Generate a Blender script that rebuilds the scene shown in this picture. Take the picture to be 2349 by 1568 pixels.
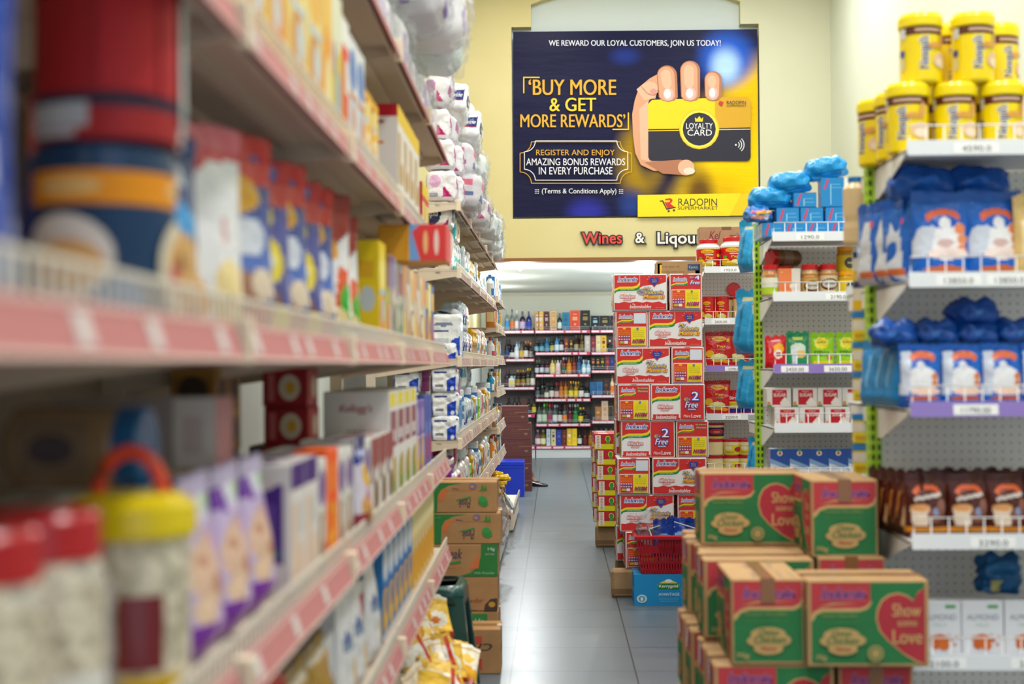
import bpy, math, random
from math import sin, cos, pi, radians
from mathutils import Vector, Matrix, noise
SC = bpy.context.scene
C = SC.collection
for _o in list(bpy.data.objects):
    bpy.data.objects.remove(_o)
RN = random.Random(11)

# ------------------------------------------------------------------ camera
F, CX, CY, H = 3262.5, 1174.5, 784.0, 1.30          # focal length in px of a 2349 px frame, centre, eye height
YAW, PIT, ROLL = math.atan(99.1 / F), math.atan(54.7 / F), radians(0.40)
EYE = Vector((0, 0, H))
FW = Vector((-sin(YAW) * cos(PIT), cos(YAW) * cos(PIT), sin(PIT)))
_r = FW.cross(Vector((0, 0, 1))).normalized()
_u = _r.cross(FW)
RT = _r * cos(ROLL) - _u * sin(ROLL)
UP = _r * sin(ROLL) + _u * cos(ROLL)
cd = bpy.data.cameras.new('camera')
cam = bpy.data.objects.new('camera', cd)
C.objects.link(cam)
m3 = Matrix((RT, UP, -FW)).transposed()
cam.matrix_world = Matrix.Translation(EYE) @ m3.to_4x4()
cd.lens, cd.sensor_width, cd.sensor_fit = 50.0, 36.0, 'HORIZONTAL'
cd.clip_start, cd.clip_end = 0.05, 200
cd.dof.use_dof = True
cd.dof.focus_distance = 10.2
cd.dof.aperture_fstop = 2.5
cd.dof.aperture_blades = 9
SC.camera = cam


def ray(px, py):
    return FW + RT * ((px - CX) / F) - UP * ((py - CY) / F)


def at(px, py, Y):                                   # the point of the plane y = Y seen at a pixel of the photograph
    d = ray(px, py)
    return EYE + d * (Y / d.y)


# ------------------------------------------------------------------ world, lamps, exposure
w = bpy.data.worlds.new('world')
SC.world = w
w.use_nodes = True
w.node_tree.nodes['Background'].inputs[0].default_value = (0.80, 0.90, 1.0, 1)
w.node_tree.nodes['Background'].inputs[1].default_value = 1.0
SC.view_settings.view_transform = 'Standard'
SC.view_settings.look = 'None'
SC.view_settings.gamma = 1.0
SC.view_settings.use_curve_mapping = False
SC.view_settings.exposure = 0.06


def area(name, loc, sx, sy, power, col=(1, .97, .92), rot=(0, 0, 0)):
    l = bpy.data.lights.new(name, 'AREA')
    l.shape, l.size, l.size_y, l.energy, l.color = 'RECTANGLE', sx, sy, power, col
    o = bpy.data.objects.new(name, l)
    C.objects.link(o)
    o.location, o.rotation_euler = loc, rot
    return o


LAMPS = [(x, y) for y in (1.6, 5.0, 8.6, 12.0) for x in (-0.1, 1.75)]
for _x, _y in LAMPS:
    area('hall_light', (_x, _y, 5.12), 0.55, 1.9, 64 if _y < 2 else 40, (1, .98, .95))
BULBS_AND_FILLS = [(-0.36, 14.72, 75), (1.0, 15.6, 60), (-0.86, 16.9, 40), (1.5, 17.4, 42), (1.6, 19.2, 24), (-0.92, 19.0, 16)]
for _x, _y, _p in BULBS_AND_FILLS:                              # first bare bulb makes the alcove glare; others added out of view as fill
    _l = bpy.data.lights.new('alcove_bulb_and_fill_light', 'POINT')
    _l.energy, _l.shadow_soft_size, _l.color = _p, .06, (.95, .98, 1)
    _o = bpy.data.objects.new('alcove_bulb_and_fill_light', _l)
    C.objects.link(_o)
    _o.location = (_x, _y, 2.20)

# ------------------------------------------------------------------ materials
MATS = {}


def lin(h):
    def f(v):
        v /= 255.0
        return v / 12.92 if v <= 0.04045 else ((v + 0.055) / 1.055) ** 2.4
    return (f(int(h[0:2], 16)), f(int(h[2:4], 16)), f(int(h[4:6], 16)), 1.0)


FIN = {'p': (.55, .35), 'g': (.22, .5), 'c': (.8, .2), 'm': (.35, .5), 'w': (.27, .38), 'f': (.16, .6), 's': (.45, .4), 'o': (.2, .6), 'd': (.8, .06)}


def nd(nt, t, **k):
    n = nt.nodes.new(t)
    for a, b in k.items():
        setattr(n, a, b)
    return n


def M(h, fin='p'):
    key = h + fin
    if key in MATS:
        return MATS[key]
    m = bpy.data.materials.new({'p': 'print_', 'g': 'plastic_', 'c': 'cardboard_', 'm': 'metal_', 'w': 'film_', 'f': 'foil_', 'l': 'glass_', 't': 'clear_film_', 's': 'satin_', 'e': 'lamp_', 'o': 'flakes_', 'd': 'matt_'}[fin] + h)
    m.use_nodes = True
    nt = m.node_tree
    b = nt.nodes['Principled BSDF']
    b.inputs['Base Color'].default_value = lin(h)
    if fin == 'l':                                    # glass
        b.inputs['Transmission Weight'].default_value = .82
        b.inputs['Roughness'].default_value = .06
        b.inputs['IOR'].default_value = 1.35
    elif fin == 't':                                  # thin clear film
        b.inputs['Roughness'].default_value = .12
        b.inputs['Specular IOR Level'].default_value = .8
        b.inputs['Alpha'].default_value = .14
        n = nd(nt, 'ShaderNodeTexNoise')
        n.inputs['Scale'].default_value = 38
        n.inputs['Detail'].default_value = 4
        bp = nd(nt, 'ShaderNodeBump')
        bp.inputs['Strength'].default_value = .9
        bp.inputs['Distance'].default_value = .02
        nt.links.new(n.outputs['Fac'], bp.inputs['Height'])
        nt.links.new(bp.outputs['Normal'], b.inputs['Normal'])
    elif fin == 'e':
        b.inputs['Emission Color'].default_value = lin(h)
        b.inputs['Emission Strength'].default_value = 6
    else:
        r, s = FIN[fin]
        b.inputs['Roughness'].default_value = r
        b.inputs['Specular IOR Level'].default_value = s
        if fin in 'wf':                               # wrinkled plastic film / foil
            n = nd(nt, 'ShaderNodeTexNoise')
            n.inputs['Scale'].default_value = 30
            n.inputs['Detail'].default_value = 3
            bp = nd(nt, 'ShaderNodeBump')
            bp.inputs['Strength'].default_value = .55
            bp.inputs['Distance'].default_value = .015
            tc = nd(nt, 'ShaderNodeTexCoord')
            nt.links.new(tc.outputs['Object'], n.inputs['Vector'])
            nt.links.new(n.outputs['Fac'], bp.inputs['Height'])
            nt.links.new(bp.outputs['Normal'], b.inputs['Normal'])
        if fin == 'o':                                # flakes seen through a clear jar
            n = nd(nt, 'ShaderNodeTexVoronoi')
            n.inputs['Scale'].default_value = 85
            tc = nd(nt, 'ShaderNodeTexCoord')
            nt.links.new(tc.outputs['Object'], n.inputs['Vector'])
            bw = nd(nt, 'ShaderNodeRGBToBW')
            nt.links.new(n.outputs['Color'], bw.inputs['Color'])
            cr = nd(nt, 'ShaderNodeValToRGB')
            cr.color_ramp.elements[0].color = tuple(c_ * .5 for c_ in lin(h)[:3]) + (1,)
            cr.color_ramp.elements[1].color = lin('efe2cc')
            cr.color_ramp.elements[0].position, cr.color_ramp.elements[1].position = .1, .8
            nt.links.new(bw.outputs['Val'], cr.inputs['Fac'])
            nt.links.new(cr.outputs['Color'], b.inputs['Base Color'])
            bp = nd(nt, 'ShaderNodeBump')
            bp.inputs['Strength'].default_value = .5
            bp.inputs['Distance'].default_value = .006
            nt.links.new(n.outputs['Distance'], bp.inputs['Height'])
            nt.links.new(bp.outputs['Normal'], b.inputs['Normal'])
        if fin == 'c':                                # cardboard: faint fibre mottling
            n = nd(nt, 'ShaderNodeTexNoise')
            n.inputs['Scale'].default_value = 14
            n.inputs['Detail'].default_value = 5
            tc = nd(nt, 'ShaderNodeTexCoord')
            nt.links.new(tc.outputs['Object'], n.inputs['Vector'])
            mx = nd(nt, 'ShaderNodeMixRGB', blend_type='MULTIPLY')
            mx.inputs['Fac'].default_value = .35
            mx.inputs['Color1'].default_value = lin(h)
            nt.links.new(n.outputs['Fac'], mx.inputs['Color2'])
            g = nd(nt, 'ShaderNodeBrightContrast')
            g.inputs['Bright'].default_value = .03
            nt.links.new(mx.outputs['Color'], g.inputs['Color'])
            nt.links.new(g.outputs['Color'], b.inputs['Base Color'])
    MATS[key] = m
    return m


def noise_wall(name, h, h2, scale=1.6, rough=.7, amount=.5):
    m = bpy.data.materials.new(name)
    m.use_nodes = True
    nt = m.node_tree
    b = nt.nodes['Principled BSDF']
    b.inputs['Roughness'].default_value = rough
    b.inputs['Specular IOR Level'].default_value = .25
    tc = nd(nt, 'ShaderNodeTexCoord')
    n = nd(nt, 'ShaderNodeTexNoise')
    n.inputs['Scale'].default_value = scale
    n.inputs['Detail'].default_value = 6
    cr = nd(nt, 'ShaderNodeValToRGB')
    cr.color_ramp.elements[0].position, cr.color_ramp.elements[1].position = .5 - amount / 2, .5 + amount / 2
    cr.color_ramp.elements[0].color, cr.color_ramp.elements[1].color = lin(h2), lin(h)
    nt.links.new(tc.outputs['Object'], n.inputs['Vector'])
    nt.links.new(n.outputs['Fac'], cr.inputs['Fac'])
    nt.links.new(cr.outputs['Color'], b.inputs['Base Color'])
    return m


# ------------------------------------------------------------------ mesh builder and printed graphics
def inpoly(x, y, P):
    r, j = False, len(P) - 1
    for i in range(len(P)):
        a, b = P[i], P[j]
        if (a[1] > y) != (b[1] > y) and x < (b[0] - a[0]) * (y - a[1]) / (b[1] - a[1]) + a[0]:
            r = not r
        j = i
    return r


def heart(cx, cy, rx, ry, n=22):
    out = []
    for i in range(n):
        t = 2 * pi * i / n
        out.append((cx + rx * (16 * sin(t) ** 3) / 16, cy + ry * (13 * cos(t) - 5 * cos(2 * t) - 2 * cos(3 * t) - cos(4 * t)) / 15))
    return out


GL = {}


def glyphs(s, st):
    """verts, faces and box of a text, 'b' bold, 'i' slanted, 'O' outline"""
    k = (s, st)
    if k in GL:
        return GL[k]
    cu = bpy.data.curves.new('text', 'FONT')
    cu.body, cu.size, cu.resolution_u = s, 1.0, 4
    cu.fill_mode = 'FRONT'
    cu.shear = .3 if 'i' in st else 0
    cu.offset = (.016 if 'B' in st else 0) + (.078 if 'O' in st else 0)
    o = bpy.data.objects.new('text', cu)
    C.objects.link(o)
    dg = bpy.context.evaluated_depsgraph_get()
    me = o.evaluated_get(dg).to_mesh()
    v = [(p.co.x, p.co.y) for p in me.vertices]
    f = [tuple(p.vertices) for p in me.polygons]
    o.evaluated_get(dg).to_mesh_clear()
    bpy.data.objects.remove(o)
    bpy.data.curves.remove(cu)
    if v:
        bb = (min(p[0] for p in v), min(p[1] for p in v), max(p[0] for p in v), max(p[1] for p in v))
    else:
        bb = (0, 0, 1, 1)
    GL[k] = (v, f, bb)
    return GL[k]


class MB:
    def __init__(self):
        self.v, self.f, self.m, self.s, self.mats = [], [], [], [], []

    def mi(self, mat):
        if mat not in self.mats:
            self.mats.append(mat)
        return self.mats.index(mat)

    def add(self, vs, fs, mat, smooth=False):
        n, k = len(self.v), self.mi(mat)
        self.v += [tuple(p) for p in vs]
        self.f += [tuple(i + n for i in f) for f in fs]
        self.m += [k] * len(fs)
        self.s += [smooth] * len(fs)
        return self

    def box(self, x0, x1, y0, y1, z0, z1, mat, c=0.0):
        if c <= 0:
            vs = [(x, y, z) for x in (x0, x1) for y in (y0, y1) for z in (z0, z1)]
            return self.add(vs, [(0, 1, 3, 2), (4, 6, 7, 5), (0, 4, 5, 1), (2, 3, 7, 6), (0, 2, 6, 4), (1, 5, 7, 3)], mat)
        X, Y, Z = ((x0, x0 + c, x1 - c, x1), (y0, y0 + c, y1 - c, y1), (z0, z0 + c, z1 - c, z1))
        vs, idx = [], {}
        for sx in (0, 1):
            for sy in (0, 1):
                for sz in (0, 1):
                    e = [(0, 1) if s == 0 else (3, 2) for s in (sx, sy, sz)]
                    for a in range(3):
                        p = [X[e[0][0 if a == 0 else 1]], Y[e[1][0 if a == 1 else 1]], Z[e[2][0 if a == 2 else 1]]]
                        idx[(sx, sy, sz, a)] = len(vs)
                        vs.append(p)
        fs = []
        for a in range(3):
            b, d = [(1, 2), (0, 2), (0, 1)][a]
            for s in (0, 1):
                q = []
                for tb, td in ((0, 0), (1, 0), (1, 1), (0, 1)):
                    k = [0, 0, 0]
                    k[a], k[b], k[d] = s, tb, td
                    q.append(idx[(*k, a)])
                fs.append(tuple(q))
        for a in range(3):                              # edge chamfers, edge runs along a
            b, d = [(1, 2), (0, 2), (0, 1)][a]
            for tb in (0, 1):
                for td in (0, 1):
                    k0, k1 = [0, 0, 0], [0, 0, 0]
                    k0[a], k1[a] = 0, 1
                    k0[b] = k1[b] = tb
                    k0[d] = k1[d] = td
                    fs.append((idx[(*k0, b)], idx[(*k1, b)], idx[(*k1, d)], idx[(*k0, d)]))
        for sx in (0, 1):
            for sy in (0, 1):
                for sz in (0, 1):
                    fs.append(tuple(idx[(sx, sy, sz, a)] for a in range(3)))
        return self.add(vs, fs, mat)

    def lathe(self, prof, mats, n=24, ctr=(0, 0, 0), axis='z', cap=True, smooth=True):
        """prof [(r, z)...], mats one material or one per segment"""
        vs = []
        for r, z in prof:
            for i in range(n):
                a = 2 * pi * i / n
                p = (r * cos(a), r * sin(a), z)
                if axis == 'y':
                    p = (p[0], p[2], p[1])
                elif axis == 'x':
                    p = (p[2], p[0], p[1])
                vs.append((p[0] + ctr[0], p[1] + ctr[1], p[2] + ctr[2]))
        for j in range(len(prof) - 1):
            mt = mats[j] if isinstance(mats, (list, tuple)) else mats
            base = len(self.v)
            self.add(vs[j * n:(j + 2) * n], [(i, (i + 1) % n, n + (i + 1) % n, n + i) for i in range(n)], mt, smooth)
        if cap:
            for j, mt in ((0, mats[0] if isinstance(mats, (list, tuple)) else mats), (len(prof) - 1, mats[-1] if isinstance(mats, (list, tuple)) else mats)):
                if prof[j][0] > 1e-5:
                    self.add(vs[j * n:(j + 1) * n], [tuple(range(n))], mt)
        return self

    def tube(self, pts, r, mat, n=6, closed=False):
        pts = [Vector(p) for p in pts]
        vs, k = [], len(pts)
        for i, p in enumerate(pts):
            a = pts[(i - 1) % k] if (closed or i > 0) else p
            b = pts[(i + 1) % k] if (closed or i < k - 1) else p
            t = (b - a).normalized()
            q = Vector((0, 0, 1)) if abs(t.z) < .9 else Vector((1, 0, 0))
            u = t.cross(q).normalized()
            w_ = t.cross(u)
            rr = r[i] if isinstance(r, (list, tuple)) else r
            for j in range(n):
                an = 2 * pi * j / n
                vs.append(p + u * (cos(an) * rr) + w_ * (sin(an) * rr))
        fs = []
        for i in range(k if closed else k - 1):
            for j in range(n):
                fs.append((i * n + j, i * n + (j + 1) % n, ((i + 1) % k) * n + (j + 1) % n, ((i + 1) % k) * n + j))
        if not closed:
            fs += [tuple(range(n)), tuple(range((k - 1) * n, k * n))]
        return self.add(vs, fs, mat, True)

    def grid(self, fn, nu, nv, paint, smooth=True):
        """fn(u, v) -> point, paint(u, v) -> material or one material"""
        n = len(self.v)
        for j in range(nv + 1):
            for i in range(nu + 1):
                self.v.append(tuple(fn(i / nu, j / nv)))
        for j in range(nv):
            for i in range(nu):
                a = n + j * (nu + 1) + i
                self.f.append((a, a + 1, a + nu + 2, a + nu + 1))
                mt = paint((i + .5) / nu, (j + .5) / nv) if callable(paint) else paint
                self.m.append(self.mi(mt))
                self.s.append(smooth)
        return self

    def draw(self, ops, mp, W, Hh, curved=False, fin='p', eps=.0002, only=None):
        """printed graphics on a surface: mp(x, y, lift) -> point; sizes in fractions of W x Hh"""
        L = 0
        for op in ops:
            k, c = op[0], None
            L += 1
            e = eps * L
            if only and k not in only:
                continue
            if k == 'r':
                _, x, y, ww, hh, c = op[:6]
                nx = max(1, int(ww * 26)) if curved else 1
                ny = max(1, int(hh * 6)) if curved else 1
                vs = [mp((x + ww * i / nx) * W, (y + hh * j / ny) * Hh, e) for j in range(ny + 1) for i in range(nx + 1)]
                self.add(vs, [(j * (nx + 1) + i, j * (nx + 1) + i + 1, (j + 1) * (nx + 1) + i + 1, (j + 1) * (nx + 1) + i) for j in range(ny) for i in range(nx)], M(c, fin), curved)
            elif k == 'e':
                _, x, y, rx, ry, c = op[:6]
                n, rings = 20, (4 if curved else 1)
                if rings == 1:
                    self.add([mp((x + rx * cos(2 * pi * i / n)) * W, (y + ry * sin(2 * pi * i / n)) * Hh, e) for i in range(n)], [tuple(range(n))], M(c, fin))
                else:
                    vs = [mp(x * W, y * Hh, e)]
                    fs = [(0, 1 + i, 1 + (i + 1) % n) for i in range(n)]
                    for q in range(1, rings + 1):
                        vs += [mp((x + rx * q / rings * cos(2 * pi * i / n)) * W, (y + ry * q / rings * sin(2 * pi * i / n)) * Hh, e) for i in range(n)]
                        if q > 1:
                            b = 1 + (q - 2) * n
                            fs += [(b + i, b + n + i, b + n + (i + 1) % n, b + (i + 1) % n) for i in range(n)]
                    self.add(vs, fs, M(c, fin), True)
            elif k == 'p':
                P, c = op[1], op[2]
                self.add([mp(x * W, y * Hh, e) for x, y in P], [tuple(range(len(P)))], M(c, fin))
            elif k == 't':
                _, s, x, y, ww, hh, c = op[:7]
                st = op[7] if len(op) > 7 else ''
                oc = op[8] if len(op) > 8 else None
                up = 'u' in st
                st = st.replace('u', '')
                bb = glyphs(s, st.replace('b', ''))[2]
                sx, sy = ww / (bb[2] - bb[0]), hh / (bb[3] - bb[1])
                for pas, cc in ((1, oc), (0, c)):
                    if pas and not oc:
                        continue
                    v, f, _b = glyphs(s, st.replace('b', '') + ('O' if pas else ''))
                    for q, sh in enumerate((-.016, .016, 0) if 'b' in st and not pas else (0,)):
                        vs = []                         # heavy lettering: the strokes are widened sideways
                        for a, b in v:
                            gx, gy = (a + sh - bb[0]) * sx, (b - bb[1]) * sy
                            if up:
                                gx, gy = ww - gx, hh - gy
                            vs.append(mp((x + gx) * W, (y + gy) * Hh, e + (0 if pas else eps * (.5 + .12 * q))))
                        self.add(vs, f, M(cc, fin))
                L += 1
        return self

    def build(self, name, parent=None, loc=(0, 0, 0), rot=(0, 0, 0)):
        me = bpy.data.meshes.new(name)
        me.from_pydata(self.v, [], self.f)
        for m in self.mats:
            me.materials.append(m)
        me.polygons.foreach_set('material_index', self.m)
        me.polygons.foreach_set('use_smooth', self.s)
        me.update()
        o = bpy.data.objects.new(name, me)
        C.objects.link(o)
        o.location, o.rotation_euler = loc, rot
        if parent is not None:
            o.parent = parent
        return o


def painter(ops, base, fin='p', flip=False):
    def f(u, v):
        c = base
        if flip:
            u = 1 - u
        for op in ops:
            k = op[0]
            if k == 'r' and op[1] <= u <= op[1] + op[3] and op[2] <= v <= op[2] + op[4]:
                c = op[5]
            elif k == 'e' and ((u - op[1]) / op[3]) ** 2 + ((v - op[2]) / op[4]) ** 2 <= 1:
                c = op[5]
            elif k == 'p' and inpoly(u, v, op[1]):
                c = op[2]
        return M(c, fin)
    return f


# ------------------------------------------------------------------ objects, labels, copies
def mark(o, label=None, cat=None, group=None, kind=None):
    for k, v_ in (('label', label), ('category', cat), ('group', group), ('kind', kind)):
        if v_:
            o[k] = v_
    return o


def E(name, cat=None):
    o = bpy.data.objects.new(name, None)
    C.objects.link(o)
    o.empty_display_size = .05
    if cat:
        o['category'] = cat
    return o


def S(mb, name):                                     # a piece of the setting
    return mark(mb.build(name), kind='structure')


def copytree(o, parent=None):
    c = o.copy()
    C.objects.link(c)
    if parent is not None:
        c.parent = parent
    for ch in list(o.children):
        copytree(ch, c)
    return c


PROTO = {}


def place(key, build, loc, label, rz=0.0, group=None, rot=None, sc=None):
    if key not in PROTO:
        r = PROTO[key] = build()
    else:
        r = copytree(PROTO[key])
    r.location = loc
    r.rotation_euler = rot if rot else (0, 0, rz)
    if sc:
        r.scale = sc if isinstance(sc, (tuple, list)) else (sc, sc, sc)
    else:
        r.scale = (1, 1, 1)
    if 'group' in r:
        del r['group']
    mark(r, label=label, group=group)
    return r


ORD = 'first second third fourth fifth sixth seventh eighth ninth tenth eleventh twelfth thirteenth fourteenth fifteenth sixteenth seventeenth eighteenth nineteenth twentieth'.split()


# ------------------------------------------------------------------ generic goods
def faces(wd, d, h):
    hw = wd / 2
    return {'f': (lambda x, y, l: (-hw + x, -l, y), wd, h), 'b': (lambda x, y, l: (hw - x, d + l, y), wd, h),
            'l': (lambda x, y, l: (-hw - l, d - x, y), d, h), 'r': (lambda x, y, l: (hw + l, x, y), d, h),
            't': (lambda x, y, l: (-hw + x, y, h + l), wd, d)}


def box_mb(wd, d, h, body, f=(), l=(), r=None, t=(), b=(), fin='p', chamfer=.002):
    mb = MB().box(-wd / 2, wd / 2, 0, d, 0, h, M(body, fin), chamfer)
    fr = faces(wd, d, h)
    for k, ops in (('f', f), ('l', l), ('r', l if r is None else r), ('t', t), ('b', b)):
        if ops:
            mb.draw(ops, *fr[k], fin=fin)
    return mb


def boxy(name, cat, wd, d, h, body, **k):
    def g():
        o = box_mb(wd, d, h, body, **k).build(name)
        o['category'] = cat
        return o
    return g


def cyl_map(prof, span=200):
    """front of a lathe body (towards -y): x in m of arc at the widest radius, y height"""
    R0 = max(p[0] for p in prof)

    def rad(z):
        for (r0, z0), (r1, z1) in zip(prof, prof[1:]):
            if z0 <= z <= z1 and z1 > z0:
                return r0 + (r1 - r0) * (z - z0) / (z1 - z0)
        return prof[-1][0]
    W = R0 * radians(span)

    def mp(z0):
        def f(x, y, l):
            a = -pi / 2 + (x - W / 2) / R0
            r = rad(z0 + y) + l + .0006
            return (r * cos(a), r * sin(a), z0 + y)
        return f
    return W, mp


def jar(name, cat, prof, body, lid, lidc, ops=(), z0=0, zh=None, fin='g', lfin='g', n=28, bodym=None, parts=('body', 'lid')):
    """lathe container with a printed label and a lid; body one colour or one per segment"""
    def g():
        root = E(name, cat)
        mats = [M(c, fin) for c in body] if isinstance(body, (list, tuple)) else (bodym or M(body, fin))
        mb = MB().lathe(prof, mats, n)
        if ops:
            W, mp = cyl_map(prof)
            mb.draw(ops, mp(z0), W, zh or prof[-1][1], curved=True, fin='g' if fin == 'o' else fin, eps=.0004)
        mb.build(parts[0], root)
        if lid:
            MB().lathe(lid, M(lidc, lfin), n).build(parts[1], root)
        return root
    return g


def pouch_fn(wd, h, t, seed=0, wr=.004, seal=.1, flat=.0):
    def prof(v):
        if v > 1 - seal:
            return .02
        q = v / (1 - seal)
        return max(.02, (min(1, q * 5)) ** .5 * (1 - q ** 3) ** .7 * (.55 + .45 * (1 - q)))

    def f(side):
        def g(u, v):
            x = (u - .5) * wd * (1 - .05 * sin(pi * v))
            e = max(0, 1 - abs(2 * u - 1) ** 2.6) ** .6
            n = noise.noise(Vector((u * 3.1 + seed, v * 4.3 + seed * 1.7, side * 5.0)))
            y = side * (t / 2 * prof(v) * e) + n * wr * (0.3 + e)
            z = h * v + noise.noise(Vector((u * 2 + seed, v * 2, 9.1))) * wr * (1.2 if v > .85 else .3)
            if v < .02:
                z = 0
            if v > .985:
                z += .007 * (round(u * 30) % 2)
            return (x, y, z)
        return g
    return f


def pouch(name, cat, wd, h, t, base, ops=(), back=None, seed=0, wr=.004, seal=.1, fin='w', nu=18, nv=24, part='seal', sealc=None):
    """soft printed bag standing on its base, front towards -y"""
    def g():
        root = E(name, cat)
        pf = pouch_fn(wd, h, t, seed, wr, seal)
        mb = MB()
        mb.grid(pf(-1), nu, nv, painter(ops, base, fin))
        mb.grid(pf(1), nu, nv, M(back or base, fin))
        fr = pf(-1)
        mb.draw(ops, lambda x, y, l: (lambda p: (p[0], p[1] - .0012 - l, p[2]))(fr(min(1, max(0, x / wd)), min(1, max(0, y / h)))), wd, h, fin=fin, only='t')
        mb.build('bag', root)
        s = MB()
        a, b = pf(-1), pf(1)
        v0 = 1 - seal
        s.grid(lambda u, v: (lambda p: (p[0], p[1] - .0015, p[2]))(a(u, v0 + (1 - v0) * v)), nu, 2, M(sealc or base, fin))
        s.grid(lambda u, v: (lambda p: (p[0], p[1] + .0015, p[2]))(b(u, v0 + (1 - v0) * v)), nu, 2, M(sealc or base, fin))
        s.build(part, root)
        return root
    return g


def soft_mb(wd, d, h, base, ops=(), sops=(), r=.3, bulge=.08, nz=.004, seed=0, fin='w', n=12, tops=()):
    """a stuffed block: rounded, bulging, wrinkled; front towards -y, base at z = 0"""
    hx, hy, hz = wd / 2, d / 2, h / 2
    rr = min(hx, hy, hz) * 2 * r

    def rnd(px, py, pz):
        P = Vector((px * hx, py * hy, pz * hz))
        q = Vector((max(-hx + rr, min(hx - rr, P.x)), max(-hy + rr, min(hy - rr, P.y)), max(-hz + rr, min(hz - rr, P.z))))
        dlt = P - q
        if dlt.length > 1e-7:
            dlt = dlt.normalized() * rr
        P = q + dlt
        nn = dlt.normalized() if dlt.length > 1e-7 else Vector((px, py, pz)).normalized()
        b = bulge * min(wd, d, h) * (1 - px * px * .9) * (1 - pz * pz * .9 if abs(py) > .99 else 1 - py * py * .9) * .6
        P += nn * (b + nz * noise.noise(P * ((9 if fin == 't' else 4.5) / max(wd, h)) * 1.3 + Vector((seed * 3.3, seed, 0))) * 2)
        return (P.x, P.y + hy, max(0, P.z + hz))
    mb = MB()
    mb.grid(lambda u, v: rnd(2 * u - 1, -1, 2 * v - 1), n, n, painter(ops, base, fin))
    mb.grid(lambda u, v: rnd(1 - 2 * u, 1, 2 * v - 1), n, n, painter(ops, base, fin))
    mb.grid(lambda u, v: rnd(-1, 1 - 2 * u, 2 * v - 1), n, n, painter(sops, base, fin))
    mb.grid(lambda u, v: rnd(1, 2 * u - 1, 2 * v - 1), n, n, painter(sops, base, fin))
    mb.grid(lambda u, v: rnd(2 * u - 1, 2 * v - 1, 1), n, n, painter(tops, base, fin))
    mb.grid(lambda u, v: rnd(2 * u - 1, 1 - 2 * v, -1), n, n, M(base, fin))
    for oo, mp, ww in ((ops, lambda x, y, l: (lambda p: (p[0], p[1] - .0015 - l, p[2]))(rnd(2 * x / wd - 1, -1, 2 * y / h - 1)), wd),
                       (sops, lambda x, y, l: (lambda p: (p[0] - .0015 - l, p[1], p[2]))(rnd(-1, 1 - 2 * x / d, 2 * y / h - 1)), d)):
        mb.draw(oo, mp, ww, h, fin=fin, only='t')
    return mb


def soft(name, cat, wd, d, h, base, **k):
    def g():
        o = soft_mb(wd, d, h, base, **k).build(name)
        o['category'] = cat
        return o
    return g


def wrapped(name, cat, wd, d, h, base, film='eef2f6', g=.012, seed=0, **k):
    """goods in loose clear film: an inner pack and the film around it"""
    def f():
        root = E(name, cat)
        soft_mb(wd, d, h, base, seed=seed, fin='s', nz=.003, n=16, **k).build('pack', root, (0, g, g * .5))
        soft_mb(wd + 2 * g, d + 2 * g, h + 2 * g, film, r=.25, bulge=.12, nz=.011, seed=seed + 5, fin='t', n=20).build('film', root)
        return root
    return f
# ================================================================== the setting
YB, YL = 14.0, 20.62                                   # wall with the banner, far wall of the liquor alcove
XL, XR, ZC, ZH = -1.07, 2.72, 5.2, 2.36                # side walls, hall ceiling, alcove ceiling


def floor_mat():
    m = bpy.data.materials.new('floor_tiles')
    m.use_nodes = True
    nt = m.node_tree
    b = nt.nodes['Principled BSDF']
    tc = nd(nt, 'ShaderNodeTexCoord')
    mp = nd(nt, 'ShaderNodeMapping')
    mp.inputs['Location'].default_value = (0.197, -6.08 + .004, 0)
    nt.links.new(tc.outputs['Object'], mp.inputs['Vector'])
    bk = nd(nt, 'ShaderNodeTexBrick', offset=0.0, squash=1.0)
    bk.inputs['Scale'].default_value = 1
    bk.inputs['Brick Width'].default_value = .527
    bk.inputs['Row Height'].default_value = .5115
    bk.inputs['Mortar Size'].default_value = .0036
    bk.inputs['Mortar Smooth'].default_value = .1
    bk.inputs['Bias'].default_value = 0
    bk.inputs['Color1'].default_value = lin('69737c')
    bk.inputs['Color2'].default_value = lin('646e76')
    bk.inputs['Mortar'].default_value = lin('34383c')
    nt.links.new(mp.outputs['Vector'], bk.inputs['Vector'])
    n = nd(nt, 'ShaderNodeTexNoise')
    n.inputs['Scale'].default_value = 3.0
    n.inputs['Detail'].default_value = 7
    st = nd(nt, 'ShaderNodeMapping')
    st.inputs['Scale'].default_value = (.5, 3.0, 1)
    nt.links.new(tc.outputs['Object'], st.inputs['Vector'])
    nt.links.new(st.outputs['Vector'], n.inputs['Vector'])
    mx = nd(nt, 'ShaderNodeMixRGB', blend_type='MULTIPLY')
    mx.inputs['Fac'].default_value = .30
    nt.links.new(bk.outputs['Color'], mx.inputs['Color1'])
    nt.links.new(n.outputs['Fac'], mx.inputs['Color2'])
    nt.links.new(mx.outputs['Color'], b.inputs['Base Color'])
    rr = nd(nt, 'ShaderNodeMapRange')
    rr.inputs['To Min'].default_value, rr.inputs['To Max'].default_value = .26, .34
    nt.links.new(n.outputs['Fac'], rr.inputs['Value'])
    nt.links.new(rr.outputs['Result'], b.inputs['Roughness'])
    b.inputs['Specular IOR Level'].default_value = .22
    return m


WALLY = noise_wall('wall_paint_yellow', 'd6cb9c', 'ccc08a', .9)
WALLY_LIT = noise_wall('wall_paint_yellow_lit', 'd2d1b8', 'cacab0', .9)  # yellow wall right of the niche, its stronger light put into the colour
WALLC = noise_wall('wall_paint_cream', 'cdd3c4', 'c5cbba', .7)
WALLW = noise_wall('wall_paint_white', 'e4e8e6', 'dbe0de', .8)
NICHE = noise_wall('niche_paint', 'd5dfe2', 'ccd7da', .8)

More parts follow.
